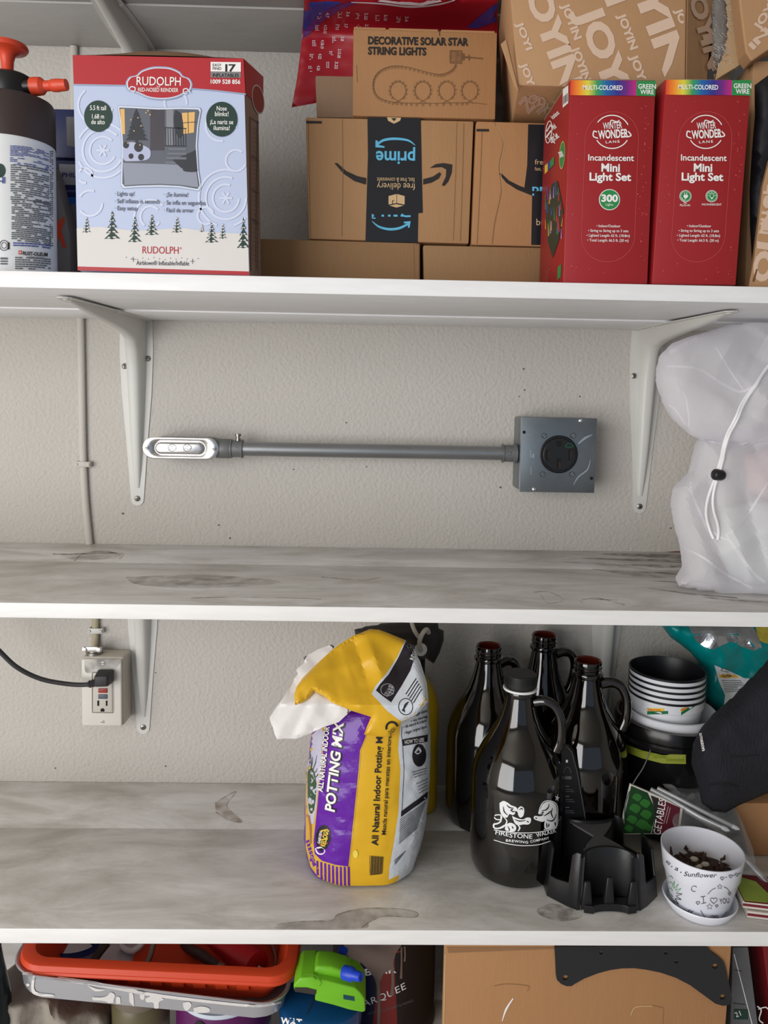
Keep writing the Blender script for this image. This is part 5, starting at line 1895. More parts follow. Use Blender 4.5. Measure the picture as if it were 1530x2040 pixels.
def growler(loc, rz, label, capped=False, hs=1.0, rs=1.0):
    t = thing('glass_jug', label, 'jug', (0, 0, 0), 'dark brown glass jugs')
    outer = [(0, .004), (.048, .003), (.055, 0), (.0605, .003), (.0645, .014), (.0650, .03), (.0650, .130), (.0640, .146), (.0595, .164), (.051, .182), (.041, .199), (.0325, .214), (.0265, .229), (.0225, .244), (.0205, .254), (.0203, .258), (.0232, .2595), (.0238, .262), (.0232, .2645), (.0205, .266), (.0204, .270), (.0216, .2715), (.0216, .2735), (.0204, .275), (.0204, .277), (.0212, .278), (.0208, .2815), (.0196, .282)]
    innr = [(.0176, .2805), (.0174, .256), (.0195, .243), (.0235, .228), (.0295, .213), (.038, .198), (.048, .181), (.0562, .163), (.0610, .146), (.0620, .130), (.0620, .03), (.0612, .018), (.056, .008), (.03, .0065), (0, .0065)]
    MB().lathe((0, 0, 0), outer+innr, 64).build('glass_body', glass, t, smooth=35)
    pa_ = smooth_path([(.0215, 0, .249), (.036, 0, .252), (.050, 0, .247), (.0585, 0, .232), (.0605, 0, .215), (.0590, 0, .197), (.0535, 0, .183)], 6)
    n_ = len(pa_)
    MB().tube(pa_, [.0085-.0015*math.sin(math.pi*i/(n_-1)) for i in range(n_)], 16, flat=1.0).build('handle', glass, t, smooth=60)
    if not capped:
        MB().lathe((0, 0, 0), [(.0172, .250), (.01715, .256), (.0173, .2800), (.0195, .2824), (.0196, .2828), (.0170, .2806), (.0169, .250)], 48).build('mouth_rim', M('amber glass edge', (92, 30, 16), .12, trans=.3, ior=1.5), t, smooth=40)
    if capped:
        prof_ = [(0, .289), (.0215, .289), (.0232, .2875), (.0236, .272), (.0232, .2705), (0, .2705)]
        ck_ = MB().lathe((0, 0, 0), prof_, 64).build('cap', cap_m, t, smooth=35)
        m_ = MB()
        for k in range(60):
            an = 2*math.pi*k/60
            m_.box(.0232, .0243, -.0005, .0005, .276, .286)
            for v in m_.v[-8:]:
                x, y = v.x, v.y
                v.x, v.y = x*math.cos(an)-y*math.sin(an), x*math.sin(an)+y*math.cos(an)
        tag(m_.build('grip_ridge', cap_m, ck_), kind='stuff')
        MB().lathe((0, 0, 0), [(.0215, .2655), (.0246, .2655), (.0250, .267), (.0246, .2685), (.0215, .2685)], 48).build('seal_ring', seal_m, t, smooth=40)
    for ch in [x for x in bpy.data.objects if x.parent == t or (x.parent and x.parent.parent == t)]:
        for v in ch.data.vertices:
            k_ = rs+(1-rs)*max(0, min(1, (v.co.z-.15)/.09))
            v.co = Vector((v.co.x*.951*k_, v.co.y*.951*k_, v.co.z*hs))
    t.location = loc
    t.rotation_euler.z = rz
    return t


gA = growler((.2170, -.2215, LT+.0004), -.35, 'capped dark glass jug in front with white brewery emblem', True, hs=.965, rs=1.03)
gB = growler((.192, -.098, LT+.0004), .45, 'uncapped dark glass jug at the back, leftmost of the four jugs', hs=.98)
gC = growler((P(1085, 1258, -.058).x, -.058, LT+.0004), .2, 'uncapped dark glass jug against the wall, only its neck showing', rs=.72)
gD = growler((P(1167, 1315, -.166).x+.004, -.164, LT+.0004), -.25, 'uncapped dark glass jug beside the stacked flower pots', hs=.985)
bpy.context.view_layer.update()
# emblem on the front jug: projected on its round wall
gx, gy = gA.location.x, gA.location.y


def cyl(cx_, cy_, r):
    def f_(px, py):
        d = ray(px, py)
        ox, oy = CP.x-cx_, CP.y-cy_
        A_ = d.x*d.x+d.y*d.y
        B_ = 2*(ox*d.x+oy*d.y)
        C_ = ox*ox+oy*oy-r*r
        D_ = B_*B_-4*A_*C_
        if D_ < 0: return None
        t_ = (-B_-math.sqrt(D_))/(2*A_)
        q_ = CP+d*t_
        return q_, Vector((q_.x-cx_, q_.y-cy_, 0)).normalized()
    return f_


sg = cyl(gx, gy, .0650*.951*1.03)
emb_w = M('white glass print', (232, 234, 236), .4)
dkp = M('dark in print', (14, 14, 18), .3)
T6 = lambda x, y: (930+x/5.885, 1540+y/5.885)


def lay_local(art, name, parent, surf, **k):
    """lay artwork on a turned thing: build in world space, then express it in the thing's own frame"""
    rz_ = parent.rotation_euler.z
    parent.rotation_euler.z = 0
    o_ = art.lay(name, parent, surf, **k)
    parent.rotation_euler.z = rz_
    R3 = Matrix.Rotation(-rz_, 3, 'Z')
    for v in o_.data.vertices: v.co = R3 @ v.co
    return o_


a = Art()
# upright lion at the left: head with mane, raised paw, body, tail
a.blob([T6(*p) for p in [(385, 350), (430, 325), (480, 345), (520, 375), (580, 400), (600, 450), (570, 470), (540, 490), (500, 480), (470, 520), (420, 500), (390, 440)]], emb_w, 1, grid=4)
a.blob([T6(*p) for p in [(600, 410), (630, 388), (665, 405), (672, 450), (660, 500), (625, 520), (600, 480)]], emb_w, 1, grid=4)
a.blob([T6(*p) for p in [(530, 500), (600, 530), (660, 540), (700, 520), (745, 525), (748, 570), (720, 600), (660, 600), (600, 610), (560, 580)]], emb_w, 1, grid=4)
a.blob([T6(*p) for p in [(460, 600), (510, 580), (560, 600), (580, 640), (560, 680), (500, 685), (450, 660)]], emb_w, 1, grid=4)
a.curve([T6(*p) for p in [(400, 500), (400, 560), (360, 590), (320, 600), (325, 640), (380, 645), (440, 610)]], [1.5, 3, 3, 3.4, 3, 3, 2], emb_w, 1)
a.curve([T6(*p) for p in [(330, 500), (345, 490), (400, 490), (410, 530), (380, 545), (340, 535), (325, 515)]], 2.2, emb_w, 1)
a.curve([T6(*p) for p in [(420, 500), (470, 560), (440, 620), (380, 650)]], [1, 2.4, 3, 2], emb_w, 1)
a.curve([T6(*p) for p in [(600, 610), (620, 640), (600, 680)]], [2, 3, 2], emb_w, 1)
for pts in ([(430, 390), (440, 450), (480, 490)], [(470, 370), (500, 400), (550, 410)], [(510, 430), (540, 450), (565, 440)], [(615, 430), (640, 410), (655, 430)], [(480, 620), (500, 660), (490, 680)], [(530, 620), (545, 650)], [(560, 540), (620, 560), (690, 550)], [(700, 560), (725, 575)]):
    a.curve([T6(*p) for p in pts], [1.0, 2.4, 1.0], dkp, 2)
a.oval(*T6(530, 425), 2.2, 1.6, dkp, 2, 10).oval(*T6(577, 458), 2.2, 2.6, dkp, 2, 10)
# bear facing it in its rounded frame
a.blob([T6(*p) for p in [(880, 370), (930, 335), (990, 335), (1035, 370), (1050, 430), (1050, 600), (1030, 630), (920, 650), (905, 600), (910, 560), (880, 570), (800, 545), (782, 520), (800, 500), (860, 505), (900, 480), (850, 480), (835, 465), (860, 420)]], emb_w, 1, grid=4)
a.curve([T6(*p) for p in [(840, 470), (860, 390), (900, 335), (960, 322), (1020, 340), (1058, 390), (1060, 500), (1058, 600), (1020, 640), (900, 660)]], 1.6, emb_w, 1)
for pts in ([(870, 440), (920, 430), (950, 400), (960, 360)], [(860, 470), (890, 462), (880, 450)], [(900, 500), (950, 470), (980, 440)], [(930, 545), (980, 560), (1020, 540), (1040, 480)], [(1000, 410), (985, 470), (1010, 530)], [(930, 580), (935, 640)], [(960, 590), (950, 630)], [(800, 520), (820, 530)], [(1025, 570), (1035, 620)]):
    a.curve([T6(*p) for p in pts], [1.0, 2.6, 1.0], dkp, 2)
pts = []
for k in range(10):
    an = -math.pi/2+math.pi*k/5+.2
    r = 7.5 if k % 2 == 0 else 2.6
    c = T6(1055, 290)
    pts.append((c[0]+r*.7*math.cos(an), c[1]+r*math.sin(an)))
a.poly(pts, emb_w, 1)
a.curve([T6(*p) for p in [(320, 665), (450, 685), (600, 698), (760, 698), (900, 680), (1050, 640)]], 1.5, emb_w, 1)
a.curve([T6(*p) for p in [(318, 782), (450, 820), (600, 845), (720, 848), (850, 835), (975, 795)]], 1.5, emb_w, 1)
a.text(*T6(335, 715), 8.6, 'FIRE', emb_w, w=27, rot=.16, bold=.012, layer=1)
a.text(*T6(500, 752), 8.6, 'STONE', emb_w, w=45, rot=.06, bold=.012, layer=1)
a.text(*T6(818, 752), 8.6, 'WALKER', emb_w, w=40, rot=-.26, bold=.012, layer=1)
a.text(*T6(458, 800), 4.8, 'BREWING', emb_w, w=44, rot=.09, bold=.02, layer=1, spacing=1.15)
a.text(*T6(745, 816), 4.8, 'COMPANY', emb_w, w=38, rot=-.2, bold=.02, layer=1, spacing=1.15)
lay_local(a, 'emblem_print', gA, sg)
# black printed carrier card between the jugs
cd = [(1118, 1483), (1128, 1484), (1140, 1496), (1152, 1540), (1172, 1655), (1116, 1664)]
ct_ = thing('black_card', 'black printed card tucked between the two right glass jugs', 'card', P(1140, 1664, -.2245))
MB().prism([P(x, y, -.2245) for x, y in cd], (.004, .004, 0)).build('card', M('black glossy card', (20, 20, 22), .35), ct_, bevel=.0006)
a = Art()
a.line([(1128, 1486), (1139, 1498), (1150, 1540), (1170, 1653)], .9, ink_grey, 1)
a.line([(1128, 1640), (1162, 1632), (1170, 1652)], .9, ink_grey, 1)
for k in range(4): a.line([(1155+k*1.2, 1638+k*5), (1165+k*1.2, 1636+k*5)], 2.2, ink_wh, 1)
a.ring(1130, 1540, 7, 12, 1, ink_grey, 1, a0=180, a1=360).rect(1124, 1546, 1138, 1552, ink_grey, 1)
for y in (1566, 1586, 1608): a.line([(1126, y), (1134, y)], 2, ink_grey, 1).line([(1126, y+6), (1142, y+7)], 1, ink_grey, 1).line([(1126, y+10), (1144, y+11)], 1, ink_grey, 1)
for k, (x, y) in enumerate(((1129, 1516),)):
    a.oval(x, y, 2.5, 3.5, ink_wh, 1, 5)
a.lay('card_print', ct_, plane_y(-.2245))
# ================================================================== flower pots
glaze = M('black glazed ceramic', (14, 14, 15), .22)
glaze_in = M('rust red glaze', (74, 30, 24), .35)
pot_w = M('white plastic pot', (214, 216, 222), .4)
pot_k = M('black pot lining', (20, 20, 26), .4)
tape_g = M('olive tape', (132, 140, 46), .5)


def zat(px, py, y): return P(px, py, y).z


PC = Vector((P(1334, 1440, -.115).x, -.118, LT))
cp = thing('ceramic_pot', 'black glazed ceramic pot holding the white pots', 'pot', PC)
zt = zat(1334, 1421, -.118)-LT
co = MB().lathe(PC, [(0, .001), (.055, .001), (.06, .006), (.072, zt*.55), (.0765, zt-.038), (.0795, zt-.036), (.081, zt-.030), (.0775, zt-.026), (.0775, zt-.022), (.0825, zt-.018), (.0835, zt-.006), (.081, zt), (.0775, zt)], 64).build('pot_wall', glaze, cp, smooth=35)
MB().lathe(PC, [(.0776, zt), (.0745, zt-.004), (.071, zt-.05), (.058, .02), (0, .02)], 64).build('lining', glaze_in, cp, smooth=40)
sco = on_mesh(co)
a = Art()
a.poly([(1247, 1482), (1280, 1494), (1320, 1503), (1366, 1504), (1366, 1521), (1320, 1520), (1280, 1510), (1249, 1498)], tape_g, 1, grid=7)
a.lay('tape_band', cp, sco, off=.0012)
zw = zat(1330, 1409, -.118)-LT
wp = thing('white_pot', 'wide white plastic pot set inside the black ceramic pot', 'pot', PC+Vector((-.002, 0, .021)))
c = PC+Vector((-.002, -.001, 0))
MB().lathe(c, [(0, .0225), (.05, .0225), (.052, .026), (.063, zw-.014), (.0655, zw-.012), (.0668, zw), (.0645, zw+.001), (.0628, zw-.004), (.049, .03), (0, .03)], 64).build('pot', pot_w, wp, smooth=35)
# stack of slim pots with dark rims
zb = zat(1322, 1330, -.118)-LT
c = PC+Vector((-.0095, -.002, 0))
first = None
H = .098
sig_y, sig_g, sig_r = M('yellow sticker', (226, 186, 40), .5), M('green sticker', (24, 104, 60), .5), M('red sticker ink', (190, 60, 40), .5)
labs = ['topmost white pot of the nested stack, black inside', 'second white pot from the top of the nested stack', 'middle white pot of the nested five pot stack', 'fourth white pot from the top of the nested stack', 'lowest white pot of the nested stack, with yellow and green stickers']
for k in range(5):
    z1 = zb-.0088*k
    t = thing('nursery_pot', labs[k], 'pot', (c.x, c.y, LT+z1-H), 'nested nursery pots')
    o = LT+z1
    q = Vector((c.x, c.y, o))
    MB().lathe(q, [(0, -H), (.0385, -H), (.040, -H+.003), (.0525, -.018), (.0545, -.0165), (.0558, -.003)], 56).build('pot_wall', pot_w, t, smooth=35)
    MB().lathe(q, [(.0558, -.003), (.0566, -.0028), (.0568, 0), (.0545, .0006), (.0535, -.002), (.0515, -.018), (.039, -H+.004), (0, -H+.003)], 56).build('rim_and_lining', pot_k, t, smooth=35)
    if k == 4:
        wl = [ch for ch in bpy.data.objects if ch.parent == t and ch.name.startswith('pot_wall')][0]
        sw_ = on_mesh(wl)
        for dx, dy, kx in ((0, 0, 1), (67, -2, .8)):
            a = Art()
            X4 = lambda x, y: (1210+x/4.78, 1240+y/4.78)
            f_ = (lambda x, y: X4(375+(x-375)*1, y)) if dx == 0 else (lambda x, y: X4(697+(x-375)*.68, y+10-(x-375)*.42))
            a.poly([f_(375, 815), f_(540, 818), f_(540, 846), f_(375, 843)], sig_y, 1, grid=5).poly([f_(380, 846), f_(578, 842), f_(578, 870), f_(380, 876)], sig_g, 1, grid=5)
            p_ = f_(385, 841)
            p2 = f_(510, 841)
            a.text(p_[0], p_[1], 4.5, 'Viagrow', sig_r, w=math.hypot(p2[0]-p_[0], p2[1]-p_[1]), rot=math.atan2(p2[1]-p_[1], p2[0]-p_[0]), bold=.02)
            a.lay('sticker', t, sw_)

# ================================================================== teal foil bag
teal = M('teal bag film', (0, 128, 128), .3, var=.1, vs=12, bump=.4, bs=18)
foil = M('silver foil', (176, 178, 182), .28, metal=.75, bump=.5, bs=30)
tb = [(1312, 1236), (1322, 1252), (1336, 1270), (1356, 1284), (1376, 1300), (1394, 1322), (1398, 1350), (1402, 1390), (1432, 1420), (1436, 1600), (1438, 1640), (1640, 1640), (1640, 1236)]
tt = thing('teal_bag', 'teal plastic bag with torn silver foil in the upper right corner', 'bag', P(1500, 1640, -.06))
to_ = clampz(pillow(tb, -.062, .028, .045, 50, step=9, amp=.012, sc=.014, seed=8), LT+.001, MB_-.004).build('bag', teal, tt, smooth=60)
st_ = on_mesh(to_)
X4 = lambda x, y: (1210+x/4.78, 1240+y/4.78)
a = Art()
a.poly([X4(*p) for p in [(760, 0), (790, 80), (850, 180), (920, 230), (1010, 260), (1090, 215), (1180, 180), (1270, 225), (1390, 268), (1470, 240), (1440, 130), (1380, 40), (1380, -10)]], foil, 1, grid=6)
a.lay('foil_tear', tt, st_)
a = Art()
a.poly([X4(*p) for p in [(1020, 405), (1180, 470), (1300, 530), (1470, 545), (1480, 640), (1210, 735), (1110, 790), (1120, 690), (1060, 560)]], M('warning label white', (206, 210, 214), .4), 1, grid=7)
a.poly([X4(*p) for p in [(1062, 485), (1190, 487), (1280, 530), (1068, 530)]], M('caution yellow', (222, 170, 50), .4), 2, grid=7)
a.text(*X4(1082, 518), 5, 'CAUTION', ink_bag, w=20, bold=.02, layer=4)
for k in range(7): a.line([X4(1085+k*5, 552+k*18), X4(1270+k*14, 556+k*15)], 1.3, ink_grey, 2)
for k in range(2): a.line([X4(1080, 430+k*25), X4(1150, 445+k*25)], 1.3, ink_grey, 2)
a.lay('caution_label', tt, st_)
a = Art()
a.blob([X4(*p) for p in [(1410, 30), (1480, 10), (1600, 10), (1600, 190), (1520, 200), (1440, 160)]], M('yellow flower print', (176, 160, 60), .4, var=.5, vs=80), 1, grid=8)
a.lay('picture_print', tt, st_)

# ================================================================== dark knit cap on a small carton
knit = M('black ribbed knit', (23, 24, 33), .85, bump=.8, bs=90, stretch=(6, 1, 1))
cb = [P(1462, 1604, -.2), P(1700, 1604, -.2), P(1700, 1716, -.2), P(1492, 1712, -.2)]
zc_ = zat(1500, 1600, -.2)
for p in cb[:2]: p.z = zc_
for p in cb[2:]: p.z = LT+.0006
bx = thing('cardboard_box', 'brown carton corner under the black knit cap', 'box', cb[3])
MB().hexa(cb+[p+Vector((.02, .085, 0)) for p in cb]).build('body', kraft_o, bx, bevel=.002, smooth=40)
kn = [(1560, 1290), (1530, 1318), (1508, 1344), (1488, 1362), (1463, 1390), (1440, 1408), (1419, 1428), (1396, 1457), (1380, 1491), (1377, 1522), (1388, 1554), (1398, 1600), (1419, 1616), (1446, 1619), (1473, 1604), (1530, 1580), (1600, 1560), (1660, 1500), (1660, 1290)]
kt = thing('knit_cap', 'black ribbed knit cap with a small white tag leaning at the right', 'cap', P(1450, 1610, -.2))
ko = pillow(kn, -.235, .055, .03, 90, step=8, amp=.008, sc=.009, seed=14).build('cap_body', knit, kt, smooth=70)
sk2 = on_mesh(ko)
a = Art()
a.text(1394, 1461, 7, 'amazon', ink_wh, w=36, rot=1.4, bold=.03)
a.lay('white_tag', kt, sk2)
a = Art()
a.curve([X4(1175, 1275), X4(1300, 1272), X4(1445, 1258)], 2.2, M('knit seam', (12, 12, 16), .9), 1)
a.curve([X4(960, 1550), X4(1080, 1530), X4(1240, 1560)], [2, 8, 2], M('knit seam', (12, 12, 16), .9), 1)
a.lay('seam', kt, sk2, each=True)

# ================================================================== seed packet, tubes, clear film
pk_w = M('packet paper', (206, 200, 190), .5)
pk_g = M('leaf photo print', (24, 58, 28), .4, var=.6, vs=60)
pk_m = M('maroon print', (92, 28, 44), .45)
sq = [(1256, 1562), (1361, 1607), (1354, 1662), (1236, 1662), (1243, 1620)]
sp_t = thing('seed_packet', 'vegetable seed packet with green leaves standing behind the black tray', 'packet', P(1300, 1662, -.22))
YV = -.222
MB().prism([P(x, y, YV) for x, y in sq], (0, .004, 0)).build('packet', pk_w, sp_t, bevel=.0006)
a = Art()
a.poly([(1257, 1565), (1290, 1579), (1302, 1605), (1304, 1630), (1296, 1660), (1238, 1660), (1245, 1620)], pk_g, 1)
for x, y, r in ((1268, 1588, 10), (1284, 1600, 11), (1264, 1610, 12), (1286, 1622, 12), (1258, 1632, 11), (1278, 1642, 13), (1252, 1650, 9), (1290, 1648, 9)):
    a.blob([(x-r, y), (x-r*.2, y-r*.8), (x+r, y-r*.2), (x+r*.3, y+r*.8)], M('bright leaf print', (46, 104, 42), .4), 2)
a.poly([(1316, 1592), (1355, 1609), (1349, 1660), (1308, 1660)], pk_m, 1)
a.poly([(1296, 1584), (1316, 1592), (1308, 1660), (1298, 1660), (1304, 1630), (1302, 1605)], ink_bk, 1)
a.text(1312, 1680, 15, 'VEGETABLES', ink_wh, w=90, rot=-1.40, layer=3, shear=.15)
a.line([(1322, 1640), (1331, 1606)], .8, pk_w, 2).line([(1327, 1640), (1335, 1608)], .8, pk_w, 2)
a.lay('packet_print', sp_t, lambda x, y: plane_y(YV)(x, y) if inside((x, y), sq) else None)
clear = veil('clear plastic film', (210, 214, 220), .22, tint=.25)
tube_m = veil('clear tubing', (184, 186, 190), .5, tint=.3)
tips = M('grey tip', (170, 172, 176), .4)
for pts, r, lab in (([(1310, 1570), (1350, 1590), (1400, 1616), (1458, 1645)], .0028, 'thin clear tube ending nearest the carton corner'), ([(1296, 1572), (1345, 1598), (1390, 1625), (1438, 1648)], .003, 'thin clear tube just left of the matching one'), ([(1366, 1612), (1410, 1640), (1460, 1686), (1500, 1728), (1540, 1770)], .0045, 'thick clear tube slanting behind the white flower pot')):
    pp = [P(x, y, -.226-.05*i/3) for i, (x, y) in enumerate(pts)]
    t = thing('clear_tube', lab, 'tube', Vector((pp[0].x, pp[0].y, LT)), 'clear plastic tubes')
    sp2 = smooth_path(pp, 6)
    MB().tube(sp2, r, 12).build('tube', tube_m, t, smooth=60)
    e = sp2[-1]
    d = (sp2[-1]-sp2[-2]).normalized()
    MB().lathe(e, [(0, 0), (r*1.1, 0), (r*1.1, .006), (r*.3, .010), (0, .010)], 12, axis=d).build('tip', tips, t, smooth=40)
wire = MB().tube(smooth_path([P(1296, 1494, -.215), P(1282, 1528, -.218), P(1262, 1560, -.22), P(1246, 1600, -.224), P(1244, 1640, -.226)], 8), .0009, 8).build('thin_wire', M('dull wire', (70, 74, 70), .4), smooth=60, origin=(0, 0, 0))
tag(wire, 'thin dark wire curling in front of the black ceramic pot', 'wire')
pf = [(1330, 1566), (1400, 1570), (1460, 1600), (1480, 1640), (1500, 1690), (1510, 1745), (1440, 1740), (1360, 1690), (1340, 1640)]
t = clampz(pillow(pf, lambda x, y: -.185-.10*(y-1566)/180, .006, .01, 30, step=9, amp=.01, sc=.03, seed=4), LT+.001, 2).build('clear_film', clear, smooth=50)
tag(t, 'crumpled clear plastic film behind the white flower pot', 'plastic film')
dk_lump = pillow([(1310, 1555), (1372, 1552), (1392, 1570), (1400, 1590), (1380, 1605), (1340, 1596)], -.175, .012, .02, 20, step=8, amp=.003).build('crumpled_paper', M('grey paper', (120, 118, 116), .7), smooth=60)
tag(dk_lump, 'crumpled grey paper under the black knit cap', 'paper')

# ================================================================== black moulded tray
tray_m = M('black moulded plastic', (26, 26, 28), .34, bump=.03, bs=200)
TC = Vector((.3215, -.267, LT+.0005))
tr = thing('moulded_tray', 'black moulded plastic caddy with notched walls in front of the jugs', 'caddy', TC)
HW, HT = .0745, .073


def tp(u, v, z): return TC+Vector((u*HW, v*HW*.72, z))


# footprint: square with chamfered corners and a hollow bay in the middle of front and back
def wall_run(name, pts, z0s, z1s, th=.0035, slope=.10):
    """upright wall following a plan path, thick, its top edge varying along the path; leans in a little toward the top"""
    mb_ = MB()
    n_ = len(pts)
    ring_ = []
    for i, (u, v) in enumerate(pts):
        a_ = Vector(pts[max(i-1, 0)])
        b_ = Vector(pts[min(i+1, n_-1)])
        d_ = (b_-a_).normalized()
        nn = Vector((-d_.y, d_.x))
        zz0, zz1 = z0s[i], z1s[i]
        k0, k1 = 1-slope*zz0/HT, 1-slope*zz1/HT
        o0, o1 = tp(u*k0, v*k0, zz0), tp(u*k1, v*k1, zz1)
        off_ = Vector((nn.x, nn.y, 0))*th
        ring_.append([o0, o0+off_, o1+off_, o1])
    vs_ = [p for r_ in ring_ for p in r_]
    fs_ = []
    for i in range(n_-1):
        for k in range(4):
            fs_.append((i*4+k, i*4+(k+1) % 4, (i+1)*4+(k+1) % 4, (i+1)*4+k))
    fs_ += [(0, 1, 2, 3), ((n_-1)*4+3, (n_-1)*4+2, (n_-1)*4+1, (n_-1)*4)]
    return mb_.add(vs_, fs_).build(name, tray_m, tr, bevel=.0007, seg=2, smooth=40)


def arc(cx, cy, r, a0, a1, n_=12):
    return [(cx+r*math.cos(math.radians(a0+(a1-a0)*i/n_)), cy+r*math.sin(math.radians(a0+(a1-a0)*i/n_))) for i in range(n_+1)]


for s in (-1, 1):
    # concave bay wall (front when s=-1)
    bay = [(x, s*abs(y)) for x, y in [(-.56*1, 1.0), (-.50, .98)]]+[(.48*math.cos(math.radians(180-180*i/14)), s*(1.0-.34*math.sin(math.radians(180*i/14)))) for i in range(15)]+[(.50, s*.98), (.56, s*1.0)]
    if s == 1: bay = bay[::-1]
    n_ = len(bay)
    wall_run('bay_wall', bay, [0]*n_, [HT-.006+.006*math.sin(math.pi*i/(n_-1)) for i in range(n_)])
    # side of the tray with its U-shaped notch: post, low sill, post
    side = []
    for (u, v) in [(.56, -1.0), (.63, -.93), (.70, -.86), (.72, -.84), (.90, -.60), (1.0, -.46), (1.0, -.40), (1.0, 0), (1.0, .40), (1.0, .46), (.90, .60), (.72, .84), (.70, .86), (.63, .93), (.56, 1.0)]:
        side.append((s*u, v))
    hs_ = [HT, HT, HT*.93, HT*.42, HT*.38, HT*.38, HT*.86, HT*.9, HT*.86, HT*.38, HT*.38, HT*.42, HT*.93, HT, HT]
    if s == -1: side, hs_ = side[::-1], hs_[::-1]
    wall_run('side_wall', side, [0]*15, hs_)
# bow-tie plate across the middle
bow = [(-.50, -.90)]+[(.46*math.cos(math.radians(180-180*i/10)), -(1.0-.34*math.sin(math.radians(180*i/10)))*.93) for i in range(11)]+[(.50, -.90), (.34, -.42), (.10, 0.02), (.40, .62), (.46, .86)]+[(.44*math.cos(math.radians(180*i/8)), (1.0-.34*math.sin(math.radians(180*i/8)))*.9) for i in range(9)]+[(-.46, .86), (-.40, .62), (-.10, .02), (-.34, -.42)]
MB().prism([tp(u*.9, v*.9, HT-.004) for u, v in bow], (0, 0, -.003)).build('top_plate', M('black plastic lightened as if lit', (80, 80, 82), .5), tr, bevel=.0005)  # same black plastic, colour lightened to paint in the light on the plate
for s in (-1, 1):
    # inner pocket walls under the waist of the plate
    for t2 in (-1, 1):
        p0_, p1_ = (s*.10, .02), ((s*.34, -.42) if t2 < 0 else (s*.40, .62))
        q0, q1 = tp(p0_[0], p0_[1], 0), tp(p1_[0], p1_[1], 0)
        n2 = Vector((q1.y-q0.y, q0.x-q1.x, 0)).normalized()*.0015
        MB().hexa([q0-n2+Vector((0, 0, HT-.0072)), q1-n2+Vector((0, 0, HT-.0072)), q1-n2, q0-n2, q0+n2+Vector((0, 0, HT-.0072)), q1+n2+Vector((0, 0, HT-.0072)), q1+n2, q0+n2]).build('pocket_wall', tray_m, tr)
MB().prism([tp(u*.96, v*.96, .0022) for u, v in [(.56, -1), (1, -.46), (1, .46), (.56, 1), (-.56, 1), (-1, .46), (-1, -.46), (-.56, -1)]], (0, 0, -.002)).build('floor_plate', tray_m, tr)
# fork with three prongs at the foot of the front bay
fy = -1.0
sil = [(-.42, -1.0)]+[(.3*math.cos(math.radians(180-180*i/8)), -1.16+.10*math.sin(math.radians(180*i/8))) for i in range(9)]+[(.42, -1.0), (.42, -.80), (-.42, -.80)]
sil[0] = (-.46, -1.12)
sil[10] = (.46, -1.12)
MB().prism([tp(u, v, .001) for u, v in sil], (0, 0, .010)).build('fork_base', tray_m, tr, bevel=.0008)
for u, hgt in ((-.40, .032), (0, .036), (.40, .032)):
    v0 = -1.02 if u else -.96
    MB().hexa([tp(u-.05, v0-.04, .009+hgt*.98), tp(u+.05, v0-.04, .009+hgt*.98), tp(u+.10, v0-.08, .006), tp(u-.10, v0-.08, .006),
               tp(u-.05, v0+.04, .009+hgt), tp(u+.05, v0+.04, .009+hgt), tp(u+.10, v0+.12, .006), tp(u-.10, v0+.12, .006)]).build('prong', tray_m, tr, bevel=.0015, seg=2, smooth=50)

# ================================================================== white doodled flower pot
plas_w = M('glossy white plastic', (226, 228, 238), .25)
soil_m = M('dry potting soil', (62, 46, 40), .9, var=.4, vs=200, bump=.8, bs=300)
QC = PZ(1392, 1796, LT)
QC = Vector((P(1393, 1800, -.311).x, -.311, LT+.0004))
sa = thing('saucer', 'white plastic saucer under the doodled flower pot', 'saucer', QC)
MB().lathe(QC, [(0, 0), (.037, 0), (.0395, .002), (.0455, .012), (.0465, .0145), (.0457, .016), (.0442, .0145), (.039, .005), (.036, .004), (0, .004)], 64).build('dish', plas_w, sa, smooth=40)
ztop = zat(1401, 1689, QC.y)
H = ztop-QC.z
PX_ = P(1401, 1689, QC.y).x
fp_ = thing('flower_pot', 'small white flower pot covered with pen doodles and lettering', 'pot', QC+Vector((0, 0, .0045)))
b = QC+Vector((0, 0, .0045))
lean_v = Vector((PX_-QC.x, 0, H))
h2 = H-.0045
m = MB()
prf = [(0, 0), (.0345, 0), (.036, .002), (.0462, h2-.030), (.0475, h2-.0285), (.0510, h2-.002), (.0512, h2), (.0498, h2), (.0492, h2-.004), (.0450, h2-.030), (.0425, h2-.036), (.04, h2-.036), (0, h2-.036)]
m.lathe(b, prf, 72)
po_ = m.build('pot', plas_w, fp_, smooth=35)
so2 = MB()
vs_, fs_ = [], []
rnd = random.Random(12)
zs_ = b.z+h2-.030
so2.lathe((b.x, b.y, zs_-.006), [(.0425, .002), (.040, .0035), (.03, .006), (.015, .007), (0, .0075)], 40)
so2.v = [v+Vector((0, 0, noise.noise(v*120)*.004)) for v in so2.v]
so2.build('soil', soil_m, fp_, smooth=60)
chip_m = M('bark chip', (70, 48, 38), .85, var=.3, vs=120)
pebb = M('pale pebble', (206, 196, 182), .6, var=.1, vs=60)
for k in range(34):
    an, rr = rnd.uniform(0, 6.28), .036*math.sqrt(rnd.random())
    p = Vector((b.x+rr*math.cos(an), b.y+rr*math.sin(an)+.002, zs_+.002+rnd.uniform(0, .004)))
    d = Vector((rnd.uniform(-1, 1), rnd.uniform(-1, 1), rnd.uniform(-.1, .7))).normalized()*rnd.uniform(.004, .009)
    e = d+Vector((rnd.uniform(-.004, .004), rnd.uniform(-.004, .004), rnd.uniform(-.002, .003)))
    MB().tube([p, p+d, p+d+e*.8], [.0016, .002, .0009], 6).build('bark_chip', chip_m, fp_, smooth=50)
